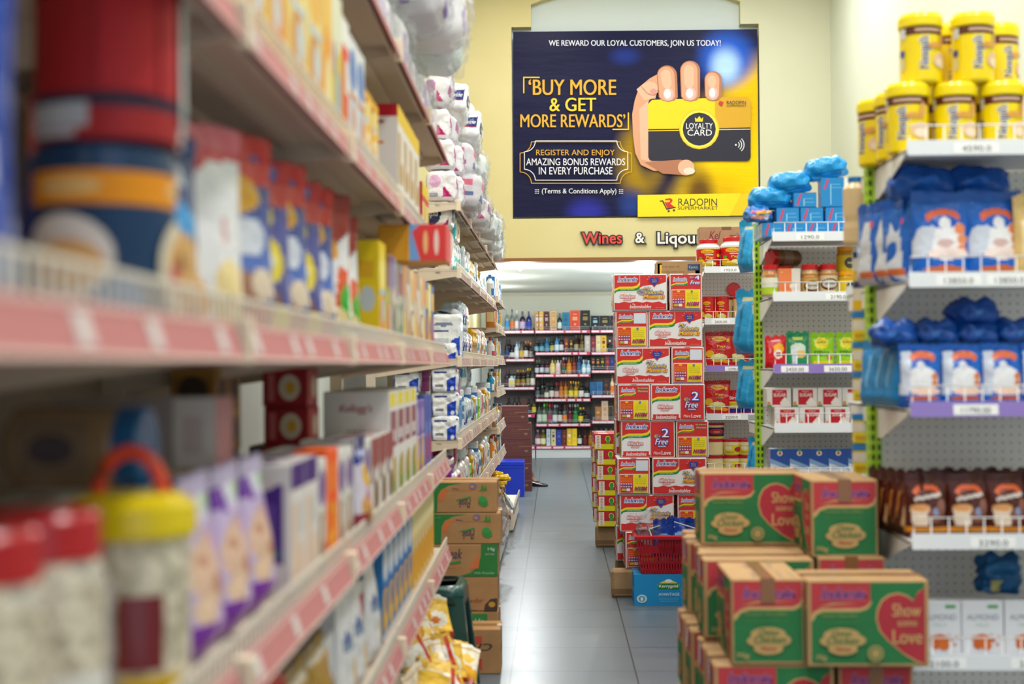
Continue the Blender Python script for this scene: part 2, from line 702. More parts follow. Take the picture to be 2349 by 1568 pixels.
o = S(MB().box(XL - .1, XR + .1, -1.5, YL + .1, -.08, 0, floor_mat()), 'floor')
S(MB().box(XL - .1, XR + .1, -1.5, YB, ZC, ZC + .1, WALLW), 'ceiling_hall')
S(MB().box(XL - .1, XR + .1, YB + .2, YL, ZH, ZH + .1, WALLW), 'ceiling_alcove')
S(MB().box(XL - .12, XL, -1.5, YL, 0, 1.42, WALLW).box(XL - .12, XL, -1.5, YL, 1.42, ZC, WALLY), 'wall_left')
S(MB().box(XR, XR + .12, -1.5, YL, 0, ZC, WALLC), 'wall_right')
S(MB().box(XL, XR, YL, YL + .12, 0, ZH, noise_wall('alcove_wall_paint', 'cdd0c4', 'c4c8bc', .8)), 'wall_back')


# banner wall: a plate with an arched, stepped niche cut into it
def wall_banner():
    q = lambda px, py: (lambda p: (p.x, p.z))(at(px, py, YB))
    nl, nr = q(1175, 300)[0], q(1743, 300)[0]
    zb = q(1450, 499)[1]
    zs, za = q(1195, 62)[1], q(1218, 10)[1]
    al, ar = q(1218, 30)[0], q(1698, 30)[0]
    arc = []
    for i in range(17):
        t = i / 16
        arc.append((al + (ar - al) * t, za + .17 * sin(pi * t) ** .8))
    niche = [(nl, zb), (nl, zs), (al, zs)] + arc + [(ar, zs), (nr, zs), (nr, zb)]
    outer = [(XL, ZH), (XL, ZC), (XR, ZC), (XR, ZH)]
    mb = MB()
    cx = (nl + nr) / 2
    # face with hole: strips between the niche outline and the outer frame
    top = [(nl, zs), (al, zs)] + arc + [(ar, zs), (nr, zs)]
    P = lambda x, z, y=YB: (x, y, z)
    mb.add([P(XL, ZH), P(XR, ZH), P(XR, zb), P(nr, zb), P(nl, zb), P(XL, zb)], [(0, 1, 2, 3, 4, 5)], WALLY)
    mb.add([P(XL, zb), P(nl, zb), P(nl, zs), P(XL, zs)], [(0, 1, 2, 3)], WALLY)
    mb.add([P(nr, zb), P(XR, zb), P(XR, zs), P(nr, zs)], [(0, 1, 2, 3)], WALLY_LIT)
    mb.add([P(XL, zs), P(nl, zs), P(al, zs), P(al, za), P(al, ZC), P(XL, ZC)], [(0, 1, 2, 3, 4, 5)], WALLY)
    mb.add([P(nr, zs), P(XR, zs), P(XR, ZC), P(ar, ZC), P(ar, za), P(ar, zs)], [(0, 1, 2, 3, 4, 5)], WALLY_LIT)
    for (x0, z0), (x1, z1) in zip(arc, arc[1:]):
        mb.add([P(x0, z0), P(x1, z1), P(x1, ZC), P(x0, ZC)], [(0, 1, 2, 3)], WALLY)
    D = .11
    for (x0, z0), (x1, z1) in zip(niche, niche[1:] + niche[:1]):
        mb.add([P(x0, z0), P(x1, z1), P(x1, z1, YB + D), P(x0, z0, YB + D)], [(0, 1, 2, 3)], WALLY)
    mb.add([P(x, z, YB + D) for x, z in niche], [tuple(range(len(niche)))], NICHE)
    mb.box(XL, XR, YB + D + .01, YB + .2, ZH, ZC, WALLY)
    S(mb, 'wall_banner')
    S(MB().box(XL, XR, YB - .012, YB + .2, ZH - .035, ZH, M('8a5a30', 's')), 'trim_1')
    S(MB().box(XL, XR, YL - .02, YL, ZH - .05, ZH - .012, M('b9b4a0', 's')), 'trim_2')
    return nl, nr, zb, zs


NL, NR, NZB, NZS = wall_banner()
S(MB().box(XL, XL + .16, 7.5, 7.72, 0, 1.42, WALLW), 'wall_pier') if False else None

# ceiling lamps of the hall (the area lights hang just below them)
for i, (x, y) in enumerate(LAMPS):
    def mk():
        r = E('ceiling_lamp', 'lamp')
        MB().box(-.3, .3, -1.0, 1.0, .02, .06, M('f2f2f0', 's'), .004).build('housing', r)
        MB().box(-.27, .27, -.95, .95, .012, .02, M('ffffff', 'e')).build('diffuser', r)
        return r
    place('lamp', mk, (x, y, 5.13), f"long white ceiling lamp, {ORD[i // 2]} pair from the shop front, {'over the aisle' if i % 2 == 0 else 'over the milk shelves'}", group='ceiling lamps of the hall')

for i, (x, y, _p) in enumerate(BULBS_AND_FILLS):
    def mk():
        r = E('bulb_and_fill_lamp', 'lamp')  # only the first stands for a visible source, the rest are added fill
        MB().lathe([(.03, 0), (.03, .02), (.02, .04)], M('e8e8e8', 's'), 16, (0, 0, -.04)).build('holder', r)
        MB().lathe([(0, -.075), (.016, -.07), (.024, -.056), (.02, -.044), (.012, -.038)], M('ffffff', 'e'), 16).build('bulb', r)
        return r
    place('bulb', mk, (x, y, ZH - .001), f"bare white bulb of the partly added alcove ceiling set, {ORD[i]} from the banner wall", group='bulbs of the alcove')

# ------------------------------------------------------------------ banner
def banner_mat():
    m = bpy.data.materials.new('banner_print')
    m.use_nodes = True
    nt = m.node_tree
    b = nt.nodes['Principled BSDF']
    b.inputs['Roughness'].default_value = .45
    b.inputs['Specular IOR Level'].default_value = .12
    tc = nd(nt, 'ShaderNodeTexCoord')
    cur = None

    def rgb(c):
        n = nd(nt, 'ShaderNodeRGB')
        n.outputs[0].default_value = lin(c)
        return n.outputs[0]
    cur = rgb('15163a')
    # printed soft colour spots: centre (fraction of the banner), radii, colour
    for cx, cz, rx, rz, c, s0 in ((.94, .20, .30, .62, 'f0c800', .45), (.80, .05, .22, .25, 'd9b000', .3), (1.0, .62, .20, .30, 'e0b400', .3),
                                  (.76, .10, .09, .22, '6a4a1c', .2), (.52, .30, .13, .27, '9a7a10', .35), (.55, .36, .07, .22, '2a2338', .3),
                                  (.875, .84, .15, .20, '1d57c8', .35), (.87, .80, .09, .14, 'a8ccf2', .2), (.46, .86, .09, .07, '1b2f7c', .1),
                                  (.30, .02, .12, .11, '2c2f9a', .15), (.48, .06, .08, .12, '243a80', .1)):
        mpn = nd(nt, 'ShaderNodeMapping', vector_type='POINT')
        mpn.inputs['Location'].default_value = (-cx / rx, 0, -cz / rz)
        mpn.inputs['Scale'].default_value = (1 / rx, 0, 1 / rz)
        nt.links.new(tc.outputs['Generated'], mpn.inputs['Vector'])
        ln = nd(nt, 'ShaderNodeVectorMath', operation='LENGTH')
        nt.links.new(mpn.outputs['Vector'], ln.inputs[0])
        mr = nd(nt, 'ShaderNodeMapRange', interpolation_type='SMOOTHSTEP')
        mr.inputs['From Min'].default_value, mr.inputs['From Max'].default_value = s0, 1.0
        mr.inputs['To Min'].default_value, mr.inputs['To Max'].default_value = 1, 0
        nt.links.new(ln.outputs['Value'], mr.inputs['Value'])
        mx = nd(nt, 'ShaderNodeMixRGB')
        nt.links.new(mr.outputs['Result'], mx.inputs['Fac'])
        nt.links.new(cur, mx.inputs['Color1'])
        mx.inputs['Color2'].default_value = lin(c)
        cur = mx.outputs['Color']
    nt.links.new(cur, b.inputs['Base Color'])
    n = nd(nt, 'ShaderNodeTexNoise')
    n.inputs['Scale'].default_value = 5
    n.inputs['Detail'].default_value = 3
    sm = nd(nt, 'ShaderNodeMapping')
    sm.inputs['Scale'].default_value = (.6, 1, 3.2)
    nt.links.new(tc.outputs['Object'], sm.inputs['Vector'])
    nt.links.new(sm.outputs['Vector'], n.inputs['Vector'])
    bp = nd(nt, 'ShaderNodeBump')
    bp.inputs['Strength'].default_value = .16
    bp.inputs['Distance'].default_value = .03
    nt.links.new(n.outputs['Fac'], bp.inputs['Height'])
    nt.links.new(bp.outputs['Normal'], b.inputs['Normal'])
    return m


def banner():
    Y0 = YB - .012
    r = E('promotional_banner', 'banner')
    q = lambda px, py, l=0: tuple(at(px, py, Y0 - l))
    cs = [q(1178, 497), q(1740, 492), q(1737, 67), q(1177, 73)]

    def f(u, v):
        a = Vector(cs[0]).lerp(Vector(cs[1]), u)
        b = Vector(cs[3]).lerp(Vector(cs[2]), u)
        p = a.lerp(b, v)
        return (p.x, p.y + .008 * noise.noise(Vector((u * 3, v * 7, 0))), p.z)
    MB().grid(f, 30, 24, banner_mat()).build('sheet', r)
    k = [0]

    def part(name, ops, fin='p', eps=.0012):
        """ops in photograph pixels: drawn on the sheet's plane"""
        k[0] += 1
        mb = MB()
        base = .011 + k[0] * .0012
        W = Hh = 1.0
        mp = lambda x, y, l: q(x, -y, base + l)
        oo = []
        for op in ops:
            if op[0] == 'r':
                oo.append(('r', op[1], -(op[2] + op[4]), op[3], op[4], op[5]))
            elif op[0] == 'e':
                oo.append(('e', op[1], -op[2], op[3], op[4], op[5]))
            elif op[0] == 'p':
                oo.append(('p', [(x, -y) for x, y in op[1]], op[2]))
            else:
                oo.append((op[0], op[1], op[2], -(op[3] + op[5])) + tuple(op[4:]))
        mb.draw(oo, mp, W, Hh, fin=fin, eps=.0005)
        return mb.build(name, r)
    G, W, SK, SK2, SK3 = 'd2a12c', 'e8e8ee', 'cd9676', 'dcaa8e', 'a86e52'
    part('headline', [('t', 'WE REWARD OUR LOYAL CUSTOMERS, JOIN US TODAY!', 1259, 92, 394, 17, 'd9dcea', 'b')])
    br = [('r', 1200, 176, 3, 38, 'd8b62a'), ('r', 1200, 176, 38, 3, 'd8b62a'), ('r', 1440, 258, 3, 40, 'd8b62a'), ('r', 1405, 295, 38, 3, 'd8b62a')]
    part('slogan', [('t', '\u2018BUY MORE', 1213, 182, 200, 36, G, 'b'), ('t', '& GET', 1261, 224, 106, 31, 'dfc22a', 'b'), ('t', 'MORE REWARDS\u2019', 1194, 262, 240, 30, G, 'b')] + br)

    def ticket(x0, x1, y0, y1, c, s, th):
        pts = []
        for cx, cy, a0 in ((x0, y0, 90), (x1, y0, 180), (x1, y1, 270), (x0, y1, 0)):
            for i in range(7):
                a = radians(a0 - i * 15)
                pts.append((cx + s * cos(a), cy + s * sin(a)))
        out = []
        n = len(pts)
        for i in range(n):
            a, b = Vector(pts[i]), Vector(pts[(i + 1) % n])
            d = (b - a)
            if d.length < 1e-6:
                continue
            nn = Vector((-d.y, d.x)).normalized() * th
            out.append(('p', [tuple(a - nn), tuple(b - nn), tuple(b + nn), tuple(a + nn)], c))
        return out
    part('offer_box', ticket(1193, 1449, 325, 420, G, 26, .8) + ticket(1203, 1440, 323, 413, W, 25, .8)
         + [('t', 'REGISTER AND ENJOY', 1230, 343, 180, 17, G), ('t', 'AMAZING BONUS REWARDS', 1207, 363, 227, 16, W), ('t', 'IN EVERY PURCHASE', 1236, 383, 169, 17, W)])
    dots = [('e', x0 + i * 3.6, 435 + j * 4, 1.1, 1.1, W) for x0 in (1228, 1421) for i in range(3) for j in range(3)]
    part('terms_line', [('t', '(Terms & Conditions Apply)', 1243, 432, 171, 15, W)] + dots)
    # printed hand: palm, wrist and fingers behind and over the card
    palm = [(1512, 168), (1490, 180), (1466, 200), (1456, 230), (1450, 262), (1452, 310), (1457, 350), (1470, 378), (1500, 392), (1560, 388), (1560, 300), (1500, 240), (1510, 200)]
    part('printed_hand', [('p', palm, SK), ('p', [(1460, 205), (1478, 190), (1500, 188), (1512, 200), (1500, 225), (1478, 230)], SK2),
                          ('p', [(1466, 250), (1488, 230), (1490, 370), (1470, 365)], SK2),
                          ('p', [(1478, 372), (1560, 366), (1588, 372), (1590, 396), (1575, 402), (1520, 398)], SK3), ('e', 1574, 384, 19, 18, SK2), ('e', 1581, 392, 13, 8, 'e6d2c4')])
    card = []
    x0, x1, y0, y1 = 1487, 1722, 222, 369
    rc = lambda a, b, c, d, s: [(a + s, b), (c - s, b), (c - s * .3, b + s * .3), (c, b + s), (c, d - s), (c - s * .3, d - s * .3), (c - s, d), (a + s, d), (a + s * .3, d - s * .3), (a, d - s), (a, b + s), (a + s * .3, b + s * .3)]
    part('printed_card', [('p', rc(x0, y0 + 4, x1, y1, 9), '201f30'), ('p', [(x0, 296), (x1, 292), (x1, 231), (x1 - 9, 222), (x0 + 9, 229), (x0, 238)], 'eac40a'),
                          ('p', [(1640, 294), (x1, 292), (x1, 231), (x1 - 9, 222), (1640, 223)], 'c99a1c'), ('p', [(x0, 299), (x1, 295), (x1, 297), (x0, 301)], 'eac40a'),
                          ('e', 1604, 296, 46, 46, 'e7b81a'), ('e', 1604, 296, 43, 43, 'f2d64a'), ('e', 1604, 296, 38, 38, '201f30'),
                          ('t', 'LOYALTY', 1574, 282, 61, 13, 'e6e6ea'), ('t', 'CARD', 1577, 297, 56, 14, 'e6e6ea'),
                          ('p', [(1595, 279), (1594, 269), (1599, 273), (1604, 266), (1609, 273), (1613, 268), (1612, 279)], 'e8c81e'),
                          ('e', 1688, 332, 2.2, 2.2, 'd8d8dc')]
         + [('p', [(1688 + rr_ * cos(radians(a)), 332 + rr_ * sin(radians(a))) for a in range(-48, 49, 16)] + [(1688 + (rr_ - 2) * cos(radians(a)), 332 + (rr_ - 2) * sin(radians(a))) for a in range(48, -49, -16)], 'd8d8dc') for rr_ in (9, 14.5, 20)]
         + [('t', 'RADOPIN', 1667, 231, 44, 8, '3a2f2a'), ('t', 'SUPERMARKET', 1667, 240, 45, 4.5, '3a2f2a'), ('p', [(1651, 231), (1660, 234), (1656, 244), (1648, 238)], 'b5332a')])

    def finger(cx, ytop, w_, ybot, lean):
        P = []
        for i in range(13):
            a = pi - pi * i / 12
            P.append((cx + lean + w_ * cos(a), ytop + w_ - w_ * sin(a)))
        P += [(cx + w_ * .95, ybot - 8), (cx + w_ * .6, ybot), (cx, ybot + 3), (cx - w_ * .6, ybot), (cx - w_ * .95, ybot - 8)]
        return P
    fg = []
    for cx, yt, w_, yb, ln in ((1533, 150, 23, 231, -3), (1584, 139, 23, 230, -1), (1636, 163, 20, 229, 0)):
        fg += [('p', finger(cx, yt, w_, yb, ln), SK3), ('p', finger(cx - 2, yt + 3, w_ - 4, yb - 2, ln), SK), ('p', finger(cx - 3, yt + 10, w_ * .5, yb - 30, ln), SK2), ('e', cx, yb - 15, w_ * .52, 15, 'cfa8a2'), ('e', cx - 2, yb - 16, w_ * .34, 11, 'efdcda')]
    fg += [('p', [(1470, 196), (1490, 186), (1506, 196), (1509, 212), (1498, 218), (1486, 214)], SK2), ('e', 1499, 210, 8, 7, 'c88a86')]
    part('printed_fingers', fg)
    part('logo_panel', [('p', [(1463, 447), (1700, 443), (1736, 443), (1736, 494), (1463, 497)], 'c28a1c'), ('p', [(1463, 447), (1727, 443), (1704, 494), (1463, 497)], 'e2c414'), ('p', [(1463, 447), (1700, 443), (1674, 495), (1463, 497)], 'f0d416'),
                        ('t', 'RADOPIN', 1556, 455, 89, 17, '2c2a2a'), ('t', 'SUPERMARKET', 1555, 473, 92, 7.5, '2c2a2a'),
                        ('p', [(1513, 460), (1521, 459), (1530, 478), (1550, 474), (1550, 476), (1529, 481), (1519, 462), (1513, 462)], '2a2730'),
                        ('p', [(1526, 456), (1538, 454), (1543, 458), (1541, 464), (1537, 466), (1547, 474), (1531, 478), (1524, 462), (1530, 464), (1537, 462), (1537, 458), (1526, 459)], 'c8321f'),
                        ('e', 1534, 484, 2.4, 2.4, '2a2730'), ('e', 1546, 482, 2.4, 2.4, '2a2730')])
    mark(r, 'large navy and yellow loyalty banner hung in the arched niche', 'banner')


banner()

# ------------------------------------------------------------------ letters on the wall
SERIF = {}


def wall_word(word, px0, px1, py0, py1, col, label):
    """raised slab letters with a dark backing plate, one part per letter"""
    r = E('wall_sign', 'sign')
    Y0 = YB - .002
    bb = glyphs(word, 'B')[2]
    x = 0
    a, b = at(px0, py1, Y0), at(px1, py0, Y0)
    sx, sz = (b.x - a.x) / (bb[2] - bb[0]), (b.z - a.z) / (bb[3] - bb[1])
    adv = 0
    for i, ch in enumerate(word):
        full = glyphs(word[:i + 1], 'B')[2][2]
        cb = glyphs(ch, 'B')[2]
        off = full - cb[2]
        mb = MB()
        for st, dep0, dep1, c in (('BO', 0, .022, '2a2326'), ('B', .022, .034, col)):
            v, f, _ = glyphs(ch, st)
            e = .9
            fr = [(a.x + (p[0] + off - bb[0]) * sx, Y0 - dep1, a.z + (p[1] - bb[1]) * sz) for p in v]
            bk = [(p[0], Y0 - dep0, p[2]) for p in fr]
            mb.add(fr, f, M(c, 'g'))
            ed = {}
            for q in f:
                for s_, t_ in zip(q, q[1:] + q[:1]):
                    if (t_, s_) in ed:
                        del ed[(t_, s_)]
                    else:
                        ed[(s_, t_)] = 1
            n = len(v)
            mb.add(fr + bk, [(s_, t_, t_ + n, s_ + n) for s_, t_ in ed], M(c, 'g'))
        mb.build('letter', r)
    mark(r, label, 'sign')


wall_word('Wines', 1335, 1426, 533, 560, 'd8402c', 'red raised letters reading Wines on the yellow wall')
wall_word('&', 1457, 1478, 534, 558, 'e6e4e2', 'white raised ampersand between the two words on the yellow wall')
wall_word('Liqour', 1508, 1612, 532, 568, 'e6e4e2', 'white raised letters reading Liqour on the yellow wall')
# ================================================================== shelving
BEIGE, STRIP, FENCE = 'd8c6b2', 'b87a79', 'e3d8c8'
YDIR = pi / 2                                           # goods of the aisle-side gondolas turn their fronts to +x


class Gon:
    """beige gondola along the aisle: front line x = a + b*y"""
    def __init__(s, a, b, Y0, Y1, n, zs, depth, basex, label, strip=STRIP, top=2.4, fence=.032, back=0):
        s.a, s.b, s.Y0, s.Y1, s.zs = a, b, Y0, Y1, zs
        r = E('shelf_gondola', 'shelving')
        r.location, r.rotation_euler = (a + b * Y0, Y0, 0), (0, 0, -math.atan(b))
        L = (Y1 - Y0) / n
        mt, ms, mf = M(BEIGE, 's'), M(strip, 'd'), M(FENCE, 's')
        for k in range(n + 1):
            y = k * L
            MB().box(-depth - .03, -depth + .015, y - .02, y + .02, 0, top, M('cdbfae', 's'), .003).build('upright', r)
        for k in range(n):
            y0, y1 = k * L + .004, (k + 1) * L - .004
            MB().box(-depth + .01, basex - .012, y0, y1, .02, .155, mt, .003).box(basex - .013, basex, y0, y1, .15, .2, ms, .002).build('base_deck', r)
            for zi, z in enumerate(zs):
                mb = MB().box(-depth, -.014, y0, y1, z + .028, z + .036, mt)
                mb.box(-.02, -.014, y0, y1, z + .002, z + .036, mt)
                for q in range(1, 4):
                    xq = -depth + depth * q / 4
                    mb.box(xq - .012, xq + .012, y0, y1, z + .018, z + .028, mt)
                for ye in (y0, y1 - .003):
                    mb.add([(-depth, ye, z + .03), (-.02, ye, z + .03), (-.02, ye, z + .004), (-depth + .02, ye, z - .05), (-depth, ye, z - .05),
                            (-depth, ye + .003, z + .03), (-.02, ye + .003, z + .03), (-.02, ye + .003, z + .004), (-depth + .02, ye + .003, z - .05), (-depth, ye + .003, z - .05)],
                           [(0, 1, 2, 3, 4), (9, 8, 7, 6, 5), (1, 6, 7, 2), (2, 7, 8, 3), (3, 8, 9, 4), (0, 5, 6, 1)], mt)
                sh = mb.build('shelf', r)
                st = MB()
                st.add([(.002, y0 + .02, z), (.002, y1, z), (-.012, y1, z + .044), (-.012, y0 + .02, z + .044), (-.004, y0 + .02, z - .002), (-.004, y1, z - .002), (-.016, y1, z + .042), (-.016, y0 + .02, z + .042)],
                       [(0, 1, 2, 3), (7, 6, 5, 4), (0, 4, 5, 1), (3, 2, 6, 7), (1, 5, 6, 2), (0, 3, 7, 4)], ms)
                fm = lambda x, y, l: (.0025 + l - .014 * y / .044, y0 + .02 + x, z + y)
                yy = .05
                while yy < L - .1:
                    st.draw([('r', yy, .009, .036, .027, 'cfc6c4')], fm, 1, 1, fin='d', eps=.0006)
                    yy += RN.choice((.13, .20, .27))
                st.draw([('r', 0, .0385, L - .03, .0045, 'd0a8a2'), ('r', 0, .0, L - .03, .004, 'd8bcb2')], fm, 1, 1, fin='d', eps=.0005)
                st.box(-.016, .005, y0, y0 + .022, z - .004, z + .05, M('e8d6bd', 's'), .002)
                st.build('price_strip', sh)
                if fence and (zi < len(zs) - 1 or a > -.4 and False):
                    fb = MB()
                    f0, f1 = z + .036, z + .044 + fence
                    nbar = int(L / .028)
                    for q in range(nbar + 1):
                        y = y0 + .01 + (y1 - y0 - .02) * q / nbar
                        fb.box(-.017, -.0145, y - .0032, y + .0032, f0, f1, mf)
                    fb.box(-.0185, -.014, y0 + .006, y1 - .006, f1 - .005, f1, mf)
                    fb.build('fence', sh)
        if back:
            MB().box(-depth - .032, -depth - .03, 0, back * L, .1, top - .05, M('a89684', 's')).build('back_panel', r)  # panel added to keep the bright wall out of the dark shelf interior
        mark(r, label)
        s.root = r

    def x(s, Y, back=.035):
        return s.a + s.b * Y - back

    def put(s, key, build, Y, z, label, back=.035, rz=YDIR, dz=0, group=None, rot=None, sc=None):
        return place(key, build, (s.x(Y, back), Y, z + dz), label, rz, group, rot, sc)


G1 = Gon(-.34, -.0104, .70, 5.33, 5, (.586, .916, 1.308, 1.676, 2.057), .42, .095, 'long beige cereal gondola with red price strips beside the camera', back=3)
G2 = Gon(-.462, .0015, 6.76, 11.05, 5, (.55, .907, 1.30, 1.723, 2.045), .42, .09, 'beige tissue gondola behind the brown milk cartons', strip='a98d86')
G3 = Gon(-.462, .0015, 11.09, 12.66, 2, (.533, .768, 1.058, 1.31, 1.564, 1.80), .42, .12, 'short beige gondola of small bottles, farthest along the aisle', strip='a09a98', top=2.1)


def peg_mat():
    m = bpy.data.materials.new('pegboard')
    m.use_nodes = True
    nt = m.node_tree
    b = nt.nodes['Principled BSDF']
    b.inputs['Roughness'].default_value = .5
    tc = nd(nt, 'ShaderNodeTexCoord')
    sc = nd(nt, 'ShaderNodeVectorMath', operation='SCALE')
    sc.inputs['Scale'].default_value = 1 / .0235
    nt.links.new(tc.outputs['Object'], sc.inputs[0])
    fr = nd(nt, 'ShaderNodeVectorMath', operation='FRACTION')
    nt.links.new(sc.outputs[0], fr.inputs[0])
    sb = nd(nt, 'ShaderNodeVectorMath', operation='MULTIPLY_ADD')
    sb.inputs[1].default_value, sb.inputs[2].default_value = (1, 0, 1), (-.5, 0, -.5)
    nt.links.new(fr.outputs[0], sb.inputs[0])
    ln = nd(nt, 'ShaderNodeVectorMath', operation='LENGTH')
    nt.links.new(sb.outputs[0], ln.inputs[0])
    lt = nd(nt, 'ShaderNodeMath', operation='LESS_THAN')
    lt.inputs[1].default_value = .11
    nt.links.new(ln.outputs['Value'], lt.inputs[0])
    mx = nd(nt, 'ShaderNodeMixRGB')
    mx.inputs['Color1'].default_value, mx.inputs['Color2'].default_value = lin('f3f0ec'), lin('77716e')
    nt.links.new(lt.outputs[0], mx.inputs['Fac'])
    nt.links.new(mx.outputs['Color'], b.inputs['Base Color'])
    return m


PEG = peg_mat()
LIME, WSH, PUR = 'a6d51c', 'e6e8ec', '8f78c4'


class GonR:
    """white pegboard gondola across the hall: back panel at y = Yb, shelf fronts at y = Yf, from x = X0 to the side wall"""
    def __init__(s, X0, Yb, Yf, lips, purple, tags, label, Hh=1.93, X1=2.69):
        s.X0, s.Yb, s.Yf = X0, Yb, Yf
        r = E('pegboard_gondola', 'shelving')
        r.location = (X0, Yb, 0)
        Lx, d = X1 - X0, Yb - Yf
        ms = M(WSH, 's')
        MB().box(.0, Lx, .018, .03, .1, Hh, PEG).build('pegboard', r)
        MB().box(.0, Lx, .03, .042, .1, Hh, PEG).build('pegboard', r)
        n = 2
        for k in range(n + 1):
            x = Lx * k / n
            mb = MB().box(x - .016, x + .016, .0, .06, 0, Hh, M(LIME, 's'), .002)
            z = .1
            while z < Hh - .05:
                for xs in (-.0085, .0085):
                    mb.box(x + xs - .0042, x + xs + .0042, -.0012, .0, z, z + .016, M('2f4210', 's'))
                mb.box(x - .0165, x - .016, .012, .022, z, z + .016, M('2f4210', 's'))
                z += .028
            mb.box(x - .018, x + .018, -.002, .062, Hh, Hh + .012, ms)
            mb.build('upright', r)
        for k in range(n):
            x0, x1 = Lx * k / n + .004, Lx * (k + 1) / n - .004
            MB().box(x0, x1, -d - .03, .0, .02, .15, ms, .003).build('base_deck', r)
            for i, z in enumerate(lips):
                h = .036
                mb = MB().box(x0, x1, -d + .004, .012, z - .006, z + .002, ms).box(x0, x1, -d, -d + .006, z - .014, z + h - .014, ms, .002)
                for xe in (x0, x1 - .003):
                    mb.add([(xe, .01, z - .001), (xe, -d + .03, z - .001), (xe, -d + .01, z - .003), (xe, -d + .05, z - .02), (xe, -.05, z - .09), (xe, .01, z - .09),
                            (xe + .003, .01, z - .001), (xe + .003, -d + .03, z - .001), (xe + .003, -d + .01, z - .003), (xe + .003, -d + .05, z - .02), (xe + .003, -.05, z - .09), (xe + .003, .01, z - .09)],
                           [(0, 1, 2, 3, 4, 5), (11, 10, 9, 8, 7, 6)] + [(j, (j + 1) % 6, (j + 1) % 6 + 6, j + 6) for j in range(6)], ms)
                sh = mb.build('shelf', r)
                st = MB()
                c = PUR if i in purple else 'dfe3ea'
                st.add([(x0, -d - .006, z - .018), (x1, -d - .006, z - .018), (x1, -d - .001, z + h - .014), (x0, -d - .001, z + h - .014), (x0, -d, z - .018), (x1, -d, z - .018)],
                       [(0, 1, 2, 3), (0, 4, 5, 1)], M(c, 'g'))
                fm = lambda x, y, l: (x0 + x, -d - .0062 - l + .005 * y / h, z - .018 + y)
                for q, tx in enumerate(tags[i]):
                    if k == 0:
                        fx, tw = tx[0], .115
                        st.draw([('r', fx, .005, tw, .027, 'f2f3f5'), ('t', tx[1], fx + .02, .009, .075, .015, '3a3f46')], fm, 1, 1, fin='g', eps=.0005)
                st.build('price_strip', sh)
                fb = MB()
                f0, f1 = z + .018, z + .062
                mw = M('eceff2', 's')
                xs0, xs1 = x0 + .008, x1 - .008
                fb.tube([(xs0, -d + .012, f0), (xs0, -d + .012, f1), (xs1, -d + .012, f1), (xs1, -d + .012, f0)], .0022, mw, 6)
                nb = int((xs1 - xs0) / .045)
                for q in range(1, nb):
                    x = xs0 + (xs1 - xs0) * q / nb
                    fb.tube([(x, -d + .012, f0 - .01), (x, -d + .012, f1)], .0018, mw, 5)
                fb.build('wire_fence', sh)
                # the shelf of the far side of the gondola
                bk = MB().box(x0, x1, .05, .05 + d - .02, z - .006, z + .002, ms).box(x0, x1, .05 + d - .02, .05 + d - .014, z - .014, z + .03, ms)
                bk.box(x0, x0 + .003, .05, .05 + d - .05, z - .05, z - .002, ms)
                bk.build('rear_shelf', r)
        mark(r, label)


R1L, R2L, R3L = (.525, .836, 1.178, 1.514, 1.857), (.53, .80, 1.029, 1.278, 1.582, 1.835), (.33, .63, .978, 1.273, 1.563, 1.88)
GR1 = GonR(.915, 4.10, 3.72, R1L, (2,), (((.02, '2100.0'), (.25, '2100.0')), ((.15, '3290.0'), (.42, '3290.0')), ((.11, '11790.00'), (.31, '11790.0')), ((.07, '13850.0'), (.2, '13850.0')), ((.12, '4590.0'), (.32, '4590.0'))),
           'white pegboard gondola with lime posts holding tubs and milk pouches')
GR2 = GonR(.915, 6.41, 6.02, R2L, (3,), ((), (), (), ((.03, '2450.00'), (.21, '3650.00'), (.38, '4250.00')), ((.22, '2190.00'),), ((.1, '1290.0'), (.42, '1350.0'))),
           'white pegboard gondola with lime posts holding jars and sugar boxes')
GR3 = GonR(.915, 9.15, 8.76, R3L, (3,), ((), (), ((.1, '2250.0'), (.28, '4500.0')), ((.12, '3290.00'),), ((.04, '2600.00'),), ((.1, '1950.0'),)),
           'white pegboard gondola with lime posts behind the red noodle cartons')
# ================================================================== noodle cartons
CW, CD, CH = .302, .182, .2055


def logo(x, y, w_, h, blue='2f49b5', oc='f3f1f4'):
    return [('t', 'Indomie', x, y, w_, h, blue, 'bi', oc)]


